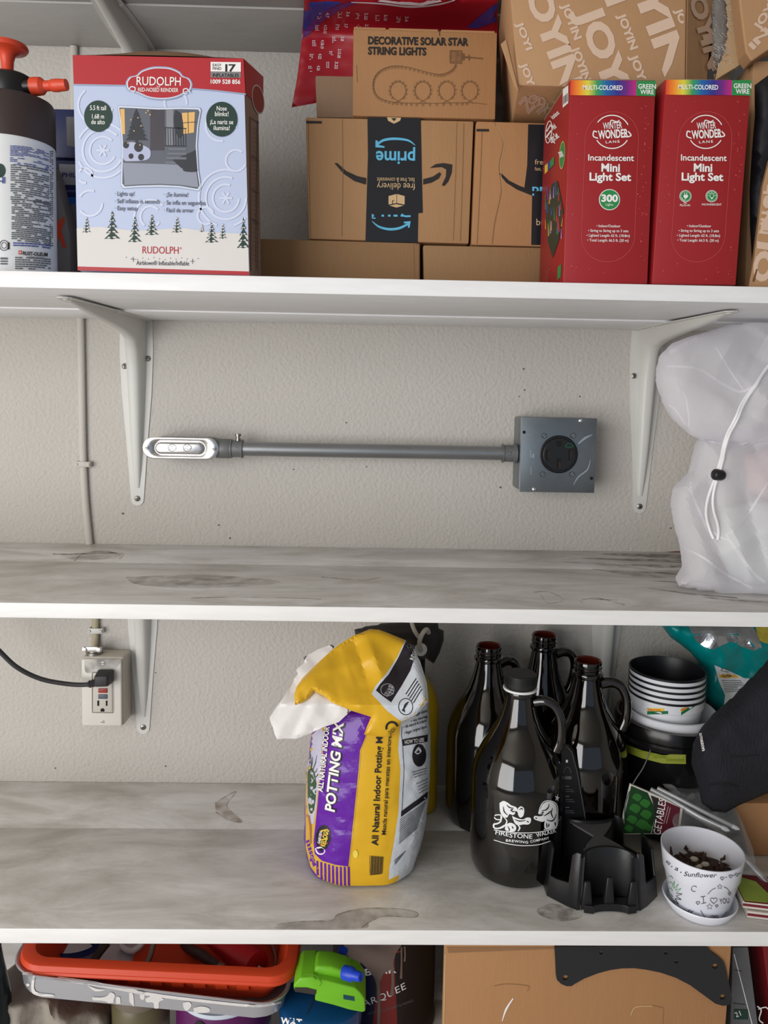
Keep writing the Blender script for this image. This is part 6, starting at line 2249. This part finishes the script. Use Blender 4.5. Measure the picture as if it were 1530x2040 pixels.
for x, y, r in ((1383, 1712, .0048), (1405, 1722, .0044), (1432, 1724, .0046), (1392, 1726, .0038)):
    p = PZ(x, y, zs_+.003)
    d2 = (p-Vector((b.x, b.y, p.z))).length
    if d2 > .034: p = Vector((b.x, b.y, p.z))+(p-Vector((b.x, b.y, p.z)))*(.034/d2)
    MB().lathe(p, [(0, -r*.7), (r*.8, -r*.5), (r*1.1, 0), (r*.8, r*.5), (0, r*.65)], 14, sx=1.2, sy=.85).build('pebble', pebb, fp_, smooth=70)
pen = M('black pen line', (46, 44, 52), .6)
peng = M('green pen line', (96, 156, 110), .6)
spot = on_mesh(po_)
X5 = lambda x, y: (1060+x/3.255, 1600+y/3.255)
a = Art()
a.text(*X5(866, 382), 8, 'was', pen, w=10, rot=.7, shear=.1)
a.text(*X5(925, 432), 8.5, 'a', pen, w=7, rot=.3, shear=.1)
a.text(*X5(985, 470), 9, 'Sunflower', pen, w=64, rot=.13, shear=.15, bend=-.0014)
for x, y in ((908, 410), (967, 447)): a.oval(*X5(x, y), 1.2, 1.2, pen, 2, 8)


def heart(cx_, cy_, s, w=1.0, mat=pen):
    pts = []
    for i in range(17):
        t_ = 2*math.pi*i/16
        pts.append((cx_+s*.062*16*math.sin(t_)**3, cy_-s*.062*(13*math.cos(t_)-5*math.cos(2*t_)-2*math.cos(3*t_)-math.cos(4*t_))))
    a.line(pts, w, mat, 2)


for x, y in ((1230, 485), (1285, 472), (1325, 462)): heart(*X5(x, y), 3.6)
for x, y in ((1256, 480), (1305, 468), (1345, 455)): a.line([X5(x-6, y), X5(x+6, y-3)], 1, pen, 2)
a.ring(*X5(1052, 553), 5.5, 5.5, 1, pen, 2, a0=60, a1=330)


def star5(cx_, cy_, r, mat=pen):
    pts = []
    for i in range(10):
        an = -math.pi/2+math.pi*i/5
        q_ = r if i % 2 == 0 else r*.45
        pts.append((cx_+q_*math.cos(an), cy_+q_*math.sin(an)))
    a.line(pts, .9, mat, 2, close=True)


star5(*X5(1215, 540), 5.5)
star5(*X5(1150, 668), 6.5)
a.curve([X5(1138, 588), X5(1165, 560), X5(1190, 548)], 1, pen, 2).curve([X5(1240, 540), X5(1262, 552), X5(1282, 578)], 1, pen, 2)
a.curve([X5(1092, 692), X5(1115, 730), X5(1145, 760)], 1, pen, 2).curve([X5(1230, 735), X5(1262, 700)], 1, pen, 2)
a.line([X5(1092, 606), X5(1124, 600)], 1.1, pen, 2).line([X5(1108, 603), X5(1112, 645)], 1.1, pen, 2).line([X5(1096, 650), X5(1128, 642)], 1.1, pen, 2)
heart(*X5(1176, 628), 7)
a.text(*X5(1215, 652), 10.5, 'YOU', pen, w=19, rot=-.12)
heart(*X5(1075, 644), 3.6)
heart(*X5(1195, 664), 3)
heart(*X5(1278, 586), 3)
heart(*X5(1180, 744), 8)
heart(*X5(1182, 744), 4.5)
for k in range(9):
    an = math.radians(-80+k*24)
    c_ = X5(905, 590)
    a.curve([(c_[0]+10*math.cos(an), c_[1]+14*math.sin(an)), (c_[0]+21*math.cos(an+.12), c_[1]+27*math.sin(an+.12)), (c_[0]+10*math.cos(an+.35), c_[1]+14*math.sin(an+.35))], 1, peng if k < 3 else pen, 2)
for k in range(4): a.curve([X5(885, 480+k*40), X5(900, 470+k*40), X5(915, 488+k*40)], 1, peng, 2)
a.text(*X5(905, 700), 11, 'MOMMY', pen, w=42, rot=.22)
lay_local(a, 'doodle', fp_, spot)

# little seed booklets at the right edge
bk_r = M('maroon booklet', (110, 28, 40), .45)
z0 = LT+.0006
for k, (px, lab, yy) in enumerate(((1487, 'bottom seed booklet of the little pile at the right edge', -.300), (1480, 'top seed booklet with a green picture at the right edge', -.303))):
    p = PZ(px, 1822, LT)
    x0_ = P(px, 1815, -.33).x
    t = thing('seed_booklet', lab, 'booklet', (x0_, -.3, z0), 'seed booklets')
    c8 = [Vector((x0_, -.333+k*.004, z0+.009)), Vector((x0_+.1, -.352+k*.004, z0+.009)), Vector((x0_+.1, -.352+k*.004, z0)), Vector((x0_, -.333+k*.004, z0))]
    MB().hexa(c8+[p_+Vector((.012, .07, 0)) for p_ in c8]).build('pages', pk_w, t, bevel=.0006)
    MB().hexa([v+Vector((-.0004, -.0006, -.0026 if v.z > z0+.005 else .0032)) for v in c8]+[v+Vector((.012, .02, -.0026 if v.z > z0+.005 else .0032)) for v in c8]).build('spine', bk_r, t)
    if k == 1:
        zt_ = z0+.0093
        MB().prism([Vector((x0_+.001, -.331, zt_)), Vector((x0_+.1, -.347, zt_)), Vector((x0_+.11, -.29, zt_)), Vector((x0_+.011, -.27, zt_))], (0, 0, .0004)).build('cover', bk_r, t)
        MB().prism([Vector((x0_+.002, -.329, zt_+.0006)), Vector((x0_+.03, -.333, zt_+.0006)), Vector((x0_+.040, -.315, zt_+.0006)), Vector((x0_+.036, -.29, zt_+.0006)), Vector((x0_+.011, -.275, zt_+.0006))], (0, 0, .0003)).build('cover_picture', M('pear picture', (150, 170, 70), .4, var=.3, vs=60), t)
    z0 += .0105
# ================================================================== under the lower shelf
# --- big carton with the black steel plate
YQ2 = -.335
zt_ = .8135
c4 = [P(884, 1890, YQ2), P(1458, 1890, YQ2), P(1440, 2100, YQ2), P(878, 2100, YQ2)]
for p in c4[:2]: p.z = zt_
for p in c4[2:]: p.z = BT+.0005
b4 = [c4[0]+Vector((.030, .20, 0)), c4[1]+Vector((-.0, .20, 0)), c4[2]+Vector((-.0, .20, 0)), c4[3]+Vector((.030, .20, 0))]
bigc = thing('cardboard_box', 'large brown carton under the lower shelf behind the black steel plate', 'box', (c4[2]+c4[3]+b4[2]+b4[3])/4)
MB().hexa(c4+b4).build('body', kraft_o, bigc, bevel=.002, smooth=40)
a = Art()
a.line([(887, 1900), (884, 2045)], 1.6, tape_tan, 1)
a.poly([(890, 1886), (1104, 1886), (1104, 1890), (893, 1898)], kraft_edge, 1)
a.curve([(1000, 2034), (1008, 2010), (1022, 1988)], [1, 4, 2], ink_wh, 2).curve([(984, 1964), (1010, 1960), (1052, 1964), (1050, 1974)], 1.2, kraft_edge, 1).curve([(1256, 2022), (1266, 2006), (1300, 2004)], 1.4, tape_tan, 1).line([(1298, 2002), (1322, 2008), (1320, 2040)], 1, kraft_edge, 1)
a.lay('tape_scuff', bigc, plane_y(YQ2), each=True)
plate_m = M('black powder coated steel', (34, 35, 38), .5, var=.08, vs=30)
Tb = lambda x, y: (820+x/2.155, 1840+y/2.155)
ol = [Tb(*p) for p in [(612, 92), (616, 160), (618, 215), (622, 235), (640, 252), (662, 261), (684, 261), (700, 250), (740, 228), (800, 205), (850, 192), (900, 185), (950, 184), (1000, 190), (1065, 203), (1130, 225), (1190, 256), (1230, 285), (1275, 318), (1300, 336), (1330, 345), (1352, 344), (1368, 332), (1372, 315), (1360, 260), (1345, 190), (1336, 160), (1310, 135), (1280, 115), (1262, 92)]]
holes = []
for x, y, r in ((657, 225, 13), (1298, 176, 13), (1330, 308, 13), (810, 119, 8), (1088, 119, 8), (1133, 157, 8)):
    c = Tb(x, y)
    holes.append([(c[0]+r/2.155*math.cos(2*math.pi*i/14), c[1]+r/2.155*.85*math.sin(2*math.pi*i/14)) for i in range(14)])
V, F, D_ = fill2d(ol, 12, holes)
YPL = YQ2-.0012
mb = MB()
n_ = len(V)
vs = [P(v[0], v[1], YPL) for v in V]
vs = [Vector((v.x, v.y, min(v.z, .8135))) for v in vs]
vs2 = [v+Vector((0, -.003, 0)) for v in vs]
fs = list(F)+[tuple(i+n_ for i in f_)[::-1] for f_ in F]
cnt = {}
for f_ in F:
    for i in range(len(f_)):
        e_ = (f_[i], f_[(i+1) % len(f_)])
        cnt[e_] = 1
for e_ in list(cnt):
    if (e_[1], e_[0]) not in cnt:
        fs.append((e_[1], e_[0], e_[0]+n_, e_[1]+n_))
pl = mb.add(vs+vs2, fs).build('steel_plate', plate_m)
tag(pl, 'curved black steel plate with bolt holes leaning on the large carton', 'metal plate')
# --- printed boxes at the right edge
gb = [P(1445, 1892, -.30), P(1476, 1892, -.30), P(1516, 2120, -.30), P(1440, 2120, -.30)]
for p in gb:
    p.z = min(p.z, .812)
for p in gb[2:]: p.z = BT+.0006
gt = thing('printed_box', 'grey printed box squeezed beside the large carton', 'box', gb[3])
MB().hexa([p+Vector((.012, .004, 0)) for p in gb]+[p+Vector((.012, .1, 0)) for p in gb]).build('body', M('grey printed card', (92, 92, 94), .5, var=.15, vs=30), gt, bevel=.001)
sgt = plane_y(-.296)
a = Art()
a.line([(1462, 1900), (1498, 2040)], 1.4, ink_wh, 1).line([(1456, 1930), (1484, 1936)], 1.0, ink_bk, 1).line([(1460, 1998), (1492, 2002)], 1.2, ink_bk, 1)
a.rect(1462, 2010, 1490, 2030, dkgreen, 1)
a.text(1466, 2026, 10, '21', ink_wh, rot=-.4, layer=2)
a.lay('front_print', gt, lambda x, y: sgt(x, y) if x < 1470+(y-1892)*.20 and x > 1456 else None)
rb = [P(1488, 1890, -.285), P(1700, 1890, -.285), P(1700, 2120, -.285), P(1540, 2120, -.285)]
for p in rb[:2]: p.z = .812
for p in rb[2:]: p.z = BT+.0006
rt = thing('red_box', 'dark red printed box at the lower right edge', 'box', rb[3])
MB().hexa([p+Vector((.012, 0, 0)) for p in rb]+[p+Vector((.012, .1, 0)) for p in rb]).build('body', M('dark red card', (118, 20, 30), .45, var=.3, vs=20), rt, bevel=.001)
a = Art()
a.curve([(1508, 2004), (1516, 2012), (1512, 2030), (1520, 2038)], 2.4, ink_wh, 1)
a.curve([(1510, 2010), (1524, 2006), (1530, 2010)], 2, ink_wh, 1)
a.lay('script_print', rt, plane_y(-.285))

# --- paint can with drips
can_k = M('black can label', (24, 20, 22), .4, var=.1)
can_r = M('dark red can label', (120, 30, 26), .4)
can_b = M('navy can label', (30, 32, 60), .4)
drip_m = M('dried taupe paint', (118, 100, 92), .55, bump=.2, bs=40)
KC = Vector((P(764, 1960, -.16).x, -.158, BT+.0005))
kc = thing('paint_can', 'black paint can with taupe drips running down its label', 'paint can', KC)
hk = .79-BT
co_ = MB().lathe(KC, [(0, 0), (.078, 0), (.079, .003), (.0775, .006), (.0775, hk-.008), (.0795, hk-.006), (.080, hk-.002), (.0785, hk), (.073, hk-.001), (.070, hk-.006), (0, hk-.006)], 64).build('can', can_k, kc, smooth=35)
sc_ = on_mesh(co_)
a = Art()
a.poly([(722, 1900), (748, 1920), (742, 2060), (716, 2060)], can_b, 1, grid=8)
a.poly([(756, 1912), (786, 1912), (792, 2060), (740, 2060), (750, 1980)], can_r, 1, grid=8)
a.lay('colour_band', kc, sc_, each=True)
a = Art()
a.text(728, 1943, 13, 'BEHR', ink_wh, w=62, rot=-.10, bold=.02)
a.text(708, 2010, 13, 'MARQUEE', ink_wh, w=108, rot=-.26, bold=.0, spacing=1.1, bend=-.0012)
a.text(734, 2021, 4.5, 'RESISTANCE TO DIRT & FADING', ink_grey, w=92, rot=-.2, bend=-.001)
a.text(784, 1898, 5, 'base', sig_r, w=16, rot=-.1)
a.lay('lettering', kc, sc_)
a = Art()
a.poly([(686, 1880), (800, 1880), (788, 1898), (780, 1930), (764, 1938), (758, 1952), (756, 1960), (750, 1960), (746, 1946), (730, 1926), (718, 1914), (712, 1930), (706, 1912), (700, 1916), (697, 1906), (690, 1896)], drip_m, 4, grid=6)
for pts, w in (([(753, 1950), (755, 1990), (754, 2045)], [7, 6, 5]), ([(780, 1900), (782, 1950), (780, 1982)], [5, 5, 7]), ([(799, 1885), (799, 1920), (798, 1948)], [3, 3, 5]), ([(805, 1884), (806, 1900), (805, 1914)], [3, 3, 4]), ([(717, 1905), (717, 1950)], [5, 4])):
    a.curve(pts, w, drip_m, 5)
a.lay('paint_drip', kc, sc_, off=.0006, each=True)

# --- green and blue toy bottle
lime = M('lime green plastic', (112, 184, 34), .38)
tblue = M('translucent blue plastic', (24, 84, 140), .2, trans=.35, ior=1.3)
dblue = M('royal blue plastic', (24, 66, 196), .35)
YT2 = -.305
tb_ = thing('toy_bottle', 'lime green and blue toy bottle with a blue spout', 'toy', P(640, 2100, YT2))
E3 = lambda x, y: (520+x/3.1875, 1840+y/3.1875)
zb_ = BT
m = MB()
bc = Vector((P(638, 2010, YT2).x, YT2+.012, BT+.0005))
zt2 = P(640, 2000, YT2).z-BT
m.lathe(bc, [(0, 0), (.050, 0), (.054, .006), (.055, zt2*.45), (.050, zt2*.62), (.055, zt2*.78), (.056, zt2-.004), (.05, zt2), (0, zt2)], 48, sy=.8).build('bottle', tblue, tb_, smooth=40)
cap_o = [E3(*p) for p in [(205, 392), (250, 345), (300, 345), (335, 340), (345, 355), (420, 365), (540, 395), (600, 410), (632, 440), (660, 480), (664, 560), (640, 565), (560, 550), (460, 520), (340, 490), (348, 452), (210, 430)]]
MB().prism([P(x, y, YT2-.036) for x, y in cap_o], (0, .05, 0)).build('lid', lime, tb_, bevel=.003, seg=2, smooth=50)
blk = [E3(*p) for p in [(330, 318), (350, 272), (440, 276), (540, 306), (570, 326), (565, 372), (520, 385), (430, 368), (345, 355)]]
MB().prism([P(x, y, YT2-.026) for x, y in blk], (0, .03, 0)).build('pump_housing', lime, tb_, bevel=.003, seg=2, smooth=50)
ev = P(*E3(530, 310), YT2-.03)
d_ = P(*E3(635, 340), YT2-.045)-ev
MB().lathe(ev, [(0, 0), (.0085, 0), (.0085, .012), (.0062, .016), (.0055, d_.length), (.004, d_.length+.0005), (0, d_.length-.003)], 20, axis=d_).build('spout', dblue, tb_, smooth=35)
p_ = P(*E3(497, 190), YT2+.02)
MB().lathe((p_.x, YT2+.02, p_.z-.03), [(0, 0), (.0065, 0), (.0065, .036), (0, .036)], 20, axis=(.15, 0, 1)).build('straw', dblue, tb_, smooth=35)
a = Art()
a.poly([E3(*p) for p in [(212, 404), (290, 404), (352, 420), (350, 440), (345, 450), (214, 430)]], M('dark slot', (50, 44, 40), .5), 1)
a.poly([E3(*p) for p in [(522, 450), (592, 462), (594, 490), (524, 478)]], M('dark teal slot', (16, 66, 80), .4), 1)
a.line([E3(*p) for p in [(255, 340), (290, 320), (350, 330), (385, 375), (372, 395)]], 1.4, M('moulded green edge', (86, 148, 24), .4), 1)
a.lay('moulded_slot', tb_, plane_y(YT2-.036), each=True)
a = Art()
a.text(*E3(125, 632), 12, 'WAT', ink_wh, w=42, rot=.12, bold=.04)
a.line([E3(345, 455), E3(310, 540), E3(288, 580)], 1.6, M('wire silver', (160, 160, 160), .3, metal=1), 2)
sbt = on_mesh([o_ for o_ in bpy.data.objects if o_.parent == tb_ and o_.name.startswith('bottle')])
a.lay('lettering', tb_, sbt)

# --- nested paint trays
tray_or = M('orange tray plastic', (206, 66, 30), .42, var=.05, vs=12)
tin = M('crinkled bright metal', (198, 200, 208), .3, metal=.7, bump=.25, bs=22)
smear = M('dried white paint', (216, 212, 210), .5, bump=.3, bs=60)


def rrect(x0, x1, y0, y1, r, n=7):
    pts = []
    for cx_, cy_, a0 in ((x1-r, y0+r, -90), (x1-r, y1-r, 0), (x0+r, y1-r, 90), (x0+r, y0+r, 180)):
        for i in range(n+1):
            an = math.radians(a0+90*i/n)
            pts.append((cx_+r*math.cos(an), cy_+r*math.sin(an)))
    return pts


def tray_mesh(x0, x1, y0, y1, secs, fz):
    """secs: (inset, corner radius, height) from outside bottom over the rim to inside floor; fz tilts it"""
    vs_, fs_ = [], []
    n_ = None
    for ins, r, h in secs:
        ring_ = rrect(x0+ins, x1-ins, y0+ins, y1-ins, r)
        n_ = len(ring_)
        vs_ += [Vector((x, y, fz(x, y)+h)) for x, y in ring_]
    for j in range(len(secs)-1):
        for i in range(n_): fs_.append((j*n_+i, j*n_+(i+1) % n_, (j+1)*n_+(i+1) % n_, (j+1)*n_+i))
    fs_.append(tuple(range(n_))[::-1])
    fs_.append(tuple((len(secs)-1)*n_+i for i in range(n_)))
    return MB().add(vs_, fs_)


x0t, x1t = P(22, 1916, -.335).x, P(590, 1945, -.335).x
zl_, zr_ = P(60, 1919, -.335).z, P(540, 1946, -.335).z
fz1 = lambda x, y: zl_+(zr_-zl_)*(x-x0t)/(x1t-x0t)+(y+.335)*.02
ot = thing('paint_tray', 'orange plastic paint tray full of tools, on top of the metal tray', 'paint tray', ((x0t+x1t)/2, -.25, zr_-.05))
oo = tray_mesh(x0t, x1t, -.338, -.10, [(.034, .02, -.058), (.018, .026, -.030), (.0135, .028, -.0165), (.012, .028, -.0150), (.0015, .034, -.0145), (.0, .035, -.012), (.001, .035, -.009), (.0, .035, -.007), (.002, .034, -.001), (.004, .033, 0), (.016, .026, 0), (.019, .024, -.004), (.036, .018, -.054)], fz1).build('tray', tray_or, ot, smooth=35)
for k in range(7):
    x = x0t+.115+.028*k
    z = fz1(x, -.338)-.016
    MB().hexa([Vector((x, -.3285, z)), Vector((x+.016, -.3285, z)), Vector((x+.016, -.321, z-.018)), Vector((x, -.321, z-.018)), Vector((x, -.318, z)), Vector((x+.016, -.318, z)), Vector((x+.016, -.312, z-.018)), Vector((x, -.312, z-.018))]).build('rib', tray_or, ot, bevel=.001)
x0m, x1m = P(16, 1930, -.335).x, P(572, 1995, -.335).x
zl2, zr2 = P(40, 1933, -.338).z, P(520, 2001, -.338).z
fz2 = lambda x, y: zl2+(zr2-zl2)*(x-x0m)/(x1m-x0m)
mt = thing('paint_tray', 'dented shiny metal paint tray smeared with white paint', 'paint tray', ((x0m+x1m)/2, -.25, zr2-.07))
mo = tray_mesh(x0m, x1m, -.342, -.095, [(.02, .03, -.026), (.006, .036, -.020), (.0045, .036, -.004), (.0, .038, -.002), (-.0015, .039, .0), (.0, .038, .0012), (.004, .036, -.001), (.0075, .034, -.020), (.022, .028, -.0235)], fz2)
for v in mo.v:
    pass
mo = mo.build('tray', tin, mt, smooth=35)
# let the deep end hang lower on the left like in a roller tray
for v in mo.data.vertices:
    w = v.co+mt.location
    k = (w.x-x0m)/(x1m-x0m)
    rimz = fz2(w.x, w.y)
    dpt = rimz-w.z
    if dpt > .012: v.co.z -= .016*math.sin(math.pi*min(1, k*1.05+.05))+.004
smt = on_mesh(mo)
a = Art()
G = lambda x, y: (x/2.468, 1840+y/2.468)
a.curve([G(*p) for p in [(45, 228), (160, 252), (320, 275), (500, 302), (740, 345), (950, 372), (1250, 402), (1380, 385)]], [2, 5, 5, 6, 7, 6, 5, 4], smear, 2)
for pts in ([(455, 358), (500, 360), (528, 352), (545, 335), (566, 348), (560, 375), (556, 420), (536, 428), (534, 388), (500, 376), (460, 374)], [(572, 358), (592, 362), (590, 420), (574, 424)], [(636, 338), (656, 346), (658, 420), (640, 424)], [(716, 366), (744, 352), (768, 340), (784, 356), (806, 370), (784, 382), (780, 412), (760, 414), (754, 386), (722, 384)], [(900, 386), (930, 382), (942, 400), (920, 426), (904, 412)], [(952, 412), (990, 404), (1030, 414), (1024, 434), (960, 434)], [(160, 262), (172, 262), (176, 330), (260, 346), (256, 356), (164, 342)], [(66, 288), (90, 284), (104, 316), (90, 334), (72, 318)], [(342, 382), (356, 384), (352, 396), (340, 394)], [(134, 292), (148, 294), (144, 306), (132, 302)], [(684, 420), (760, 424), (862, 428), (860, 436), (690, 434)], [(430, 300), (480, 318), (520, 322), (470, 330)], [(690, 340), (712, 350), (706, 372), (690, 364)]):
    a.blob([G(*p) for p in pts], smear, 2, n=4)
a.lay('paint_smear', mt, smt, off=.0005, each=True)
# things lying in the orange tray
zf = (zl_+zr_)/2
red_r = M('red roller sleeve', (176, 26, 34), .5, var=.06)
p0_, p1_ = P(388, 1880, -.20), P(512, 1925, -.27)
ro = thing('paint_roller', 'red roller sleeve lying in the orange paint tray', 'roller', p1_)
MB().tube([p0_+Vector((-.02, .05, .0)), p1_], .020, 28).build('sleeve', red_r, ro, bevel=.002, smooth=50)
MB().tube(smooth_path([p1_+Vector((.002, 0, 0)), p1_+Vector((.02, -.005, -.005)), p1_+Vector((.022, .03, -.008)), p1_+Vector((.0, .08, -.004))], 6), .0025, 10).build('wire_frame', screw_m, ro, smooth=60)
hb = thing('brush_handle', 'dark brush handle lying beside the red roller sleeve', 'brush', P(380, 1900, -.25))
MB().tube([P(366, 1884, -.22), P(400, 1902, -.255), P(438, 1926, -.29)], [.006, .0075, .005], 14).build('handle', M('dark handle', (48, 36, 34), .45), hb, smooth=50)
MB().tube([P(438, 1926, -.29), P(446, 1931, -.297)], [.0055, .0055], 12).build('ferrule', screw_m, hb, smooth=50)
bl = thing('blue_scoop', 'blue plastic scoop in the left end of the orange tray', 'scoop', P(150, 1908, -.24))
MB().lathe(P(145, 1870, -.235), [(.030, .0), (.029, -.010), (.024, -.018), (.014, -.023), (0, -.025), (0, -.0235), (.013, -.0215), (.022, -.017), (.0275, -.009), (.0285, 0)], 32, sx=1.35).build('bowl', dblue if False else M('deep blue plastic', (28, 52, 128), .35), bl, smooth=50)
MB().tube([P(180, 1886, -.235), P(240, 1878, -.2)], [.006, .004], 12).build('grip', M('deep blue plastic', (28, 52, 128), .35), bl, smooth=50)
for pts, lab, mm_, nm, ct in (([(186, 1915), (200, 1895), (214, 1878)], 'dark flat scraper standing up in the orange tray', M('dark metal', (66, 60, 56), .4, metal=.6), 'scraper', 'scraper'), ([(292, 1922), (300, 1904), (306, 1880)], 'thin grey rod leaning in the orange tray', screw_m, 'metal_rod', 'rod')):
    pp = [P(x, y, -.285+.012*i) for i, (x, y) in enumerate(pts)]
    o_ = MB().tube(pp, .0055 if nm == 'scraper' else .0035, 10, flat=.45 if nm == 'scraper' else 1).build(nm, mm_, smooth=40)
    tag(o_, lab, ct)
pw = thing('plastic_clip', 'small white plastic clip lying in the orange tray', 'clip', P(262, 1890, -.24))
MB().tube(smooth_path([P(242, 1880, -.235), P(250, 1890, -.24), P(264, 1894, -.243), P(278, 1886, -.24), P(284, 1878, -.236)], 6), .0042, 10).build('clip', M('white plastic clip', (206, 206, 210), .4), pw, smooth=50)

# --- cloth, can and jar below the trays
cloth_m = M('grey drop cloth', (150, 142, 132), .9, bump=.3, bs=150, var=.06)
cl = [(6, 1990), (8, 1930), (24, 1940), (40, 1975), (120, 1990), (180, 2008), (215, 2030), (220, 2120), (6, 2120)]
t = thing('drop_cloth', 'bunched grey cloth hanging below the metal tray', 'cloth', P(80, 2120, -.28))
cm = pillow(cl, -.285, .022, .05, 40, step=8, amp=.012, sc=.02, seed=21)
cm.v = [Vector((v.x, v.y-.004+.012*math.sin(v.x*95+v.z*14), v.z)) for v in cm.v]
clampz(cm, BT+.001, 2).build('cloth', cloth_m, t, smooth=70)
can_w = M('white can label', (196, 204, 216), .35)
purp = M('purple can band', (88, 20, 84), .4)
c = Vector((P(448, 2040, -.26).x, -.262, BT+.0005))
pc = thing('paint_can', 'white paint can with a purple band under the metal tray', 'paint can', c)
zt3 = P(448, 2026, -.34).z-.002-BT
zt3 = min(zt3-.008, .14)
cw = MB().lathe(c, [(0, 0), (.064, 0), (.065, .003), (.064, .005), (.064, zt3-.006), (.066, zt3-.004), (.0655, zt3), (.059, zt3-.001), (.057, zt3-.005), (0, zt3-.005)], 56).build('can', can_w, pc, smooth=35)
MB().lathe(c, [(.0643, zt3-.055), (.0647, zt3-.054), (.0647, zt3-.008), (.0643, zt3-.007)], 56).build('band', purp, pc, smooth=35)
MB().lathe(c+Vector((-.02, -.0625, zt3-.018)), [(0, 0), (.0085, 0), (.0075, .004), (0, .005)], 20, axis=(-.3, -1, 0)).build('handle_ear', M('dark grey ear', (60, 58, 60), .4), pc, smooth=40)
MB().tube(smooth_path([c+Vector((-.02, -.068, zt3-.018)), c+Vector((-.012, -.071, zt3-.03)), c+Vector((-.028, -.072, zt3-.045)), c+Vector((-.05, -.06, zt3-.07))], 6), .0016, 8).build('bail_wire', screw_m, pc, smooth=60)
c = Vector((P(282, 2040, -.27).x, -.272, BT+.0005))
jr = thing('jar', 'olive brown jar standing under the middle of the metal tray', 'jar', c)
zt4 = zt3-.002
MB().lathe(c, [(0, 0), (.036, 0), (.038, .003), (.038, zt4-.02), (.034, zt4-.012), (0, zt4-.012)], 40).build('jar_wall', M('olive jar', (96, 88, 62), .4, var=.2), jr, smooth=35)
MB().lathe(c, [(.0345, zt4-.013), (.036, zt4-.012), (.036, zt4-.001), (.033, zt4), (0, zt4)], 40).build('lid', M('jar lid', (110, 100, 88), .4), jr, smooth=35)
c = Vector((P(-24, 1960, -.33).x, -.318, BT+.0005))
bt2 = thing('clear_bottle', 'dark translucent bottle shoulder at the lower left edge', 'bottle', c)
hz = P(0, 1900, -.33).z-BT
MB().lathe(c, [(0, 0), (.02, 0), (.022, .004), (.022, hz*.7), (.014, hz*.9), (.011, hz), (0, hz)], 32).build('bottle', M('dark clear plastic', (40, 48, 52), .12, trans=.5, ior=1.3), bt2, smooth=40)
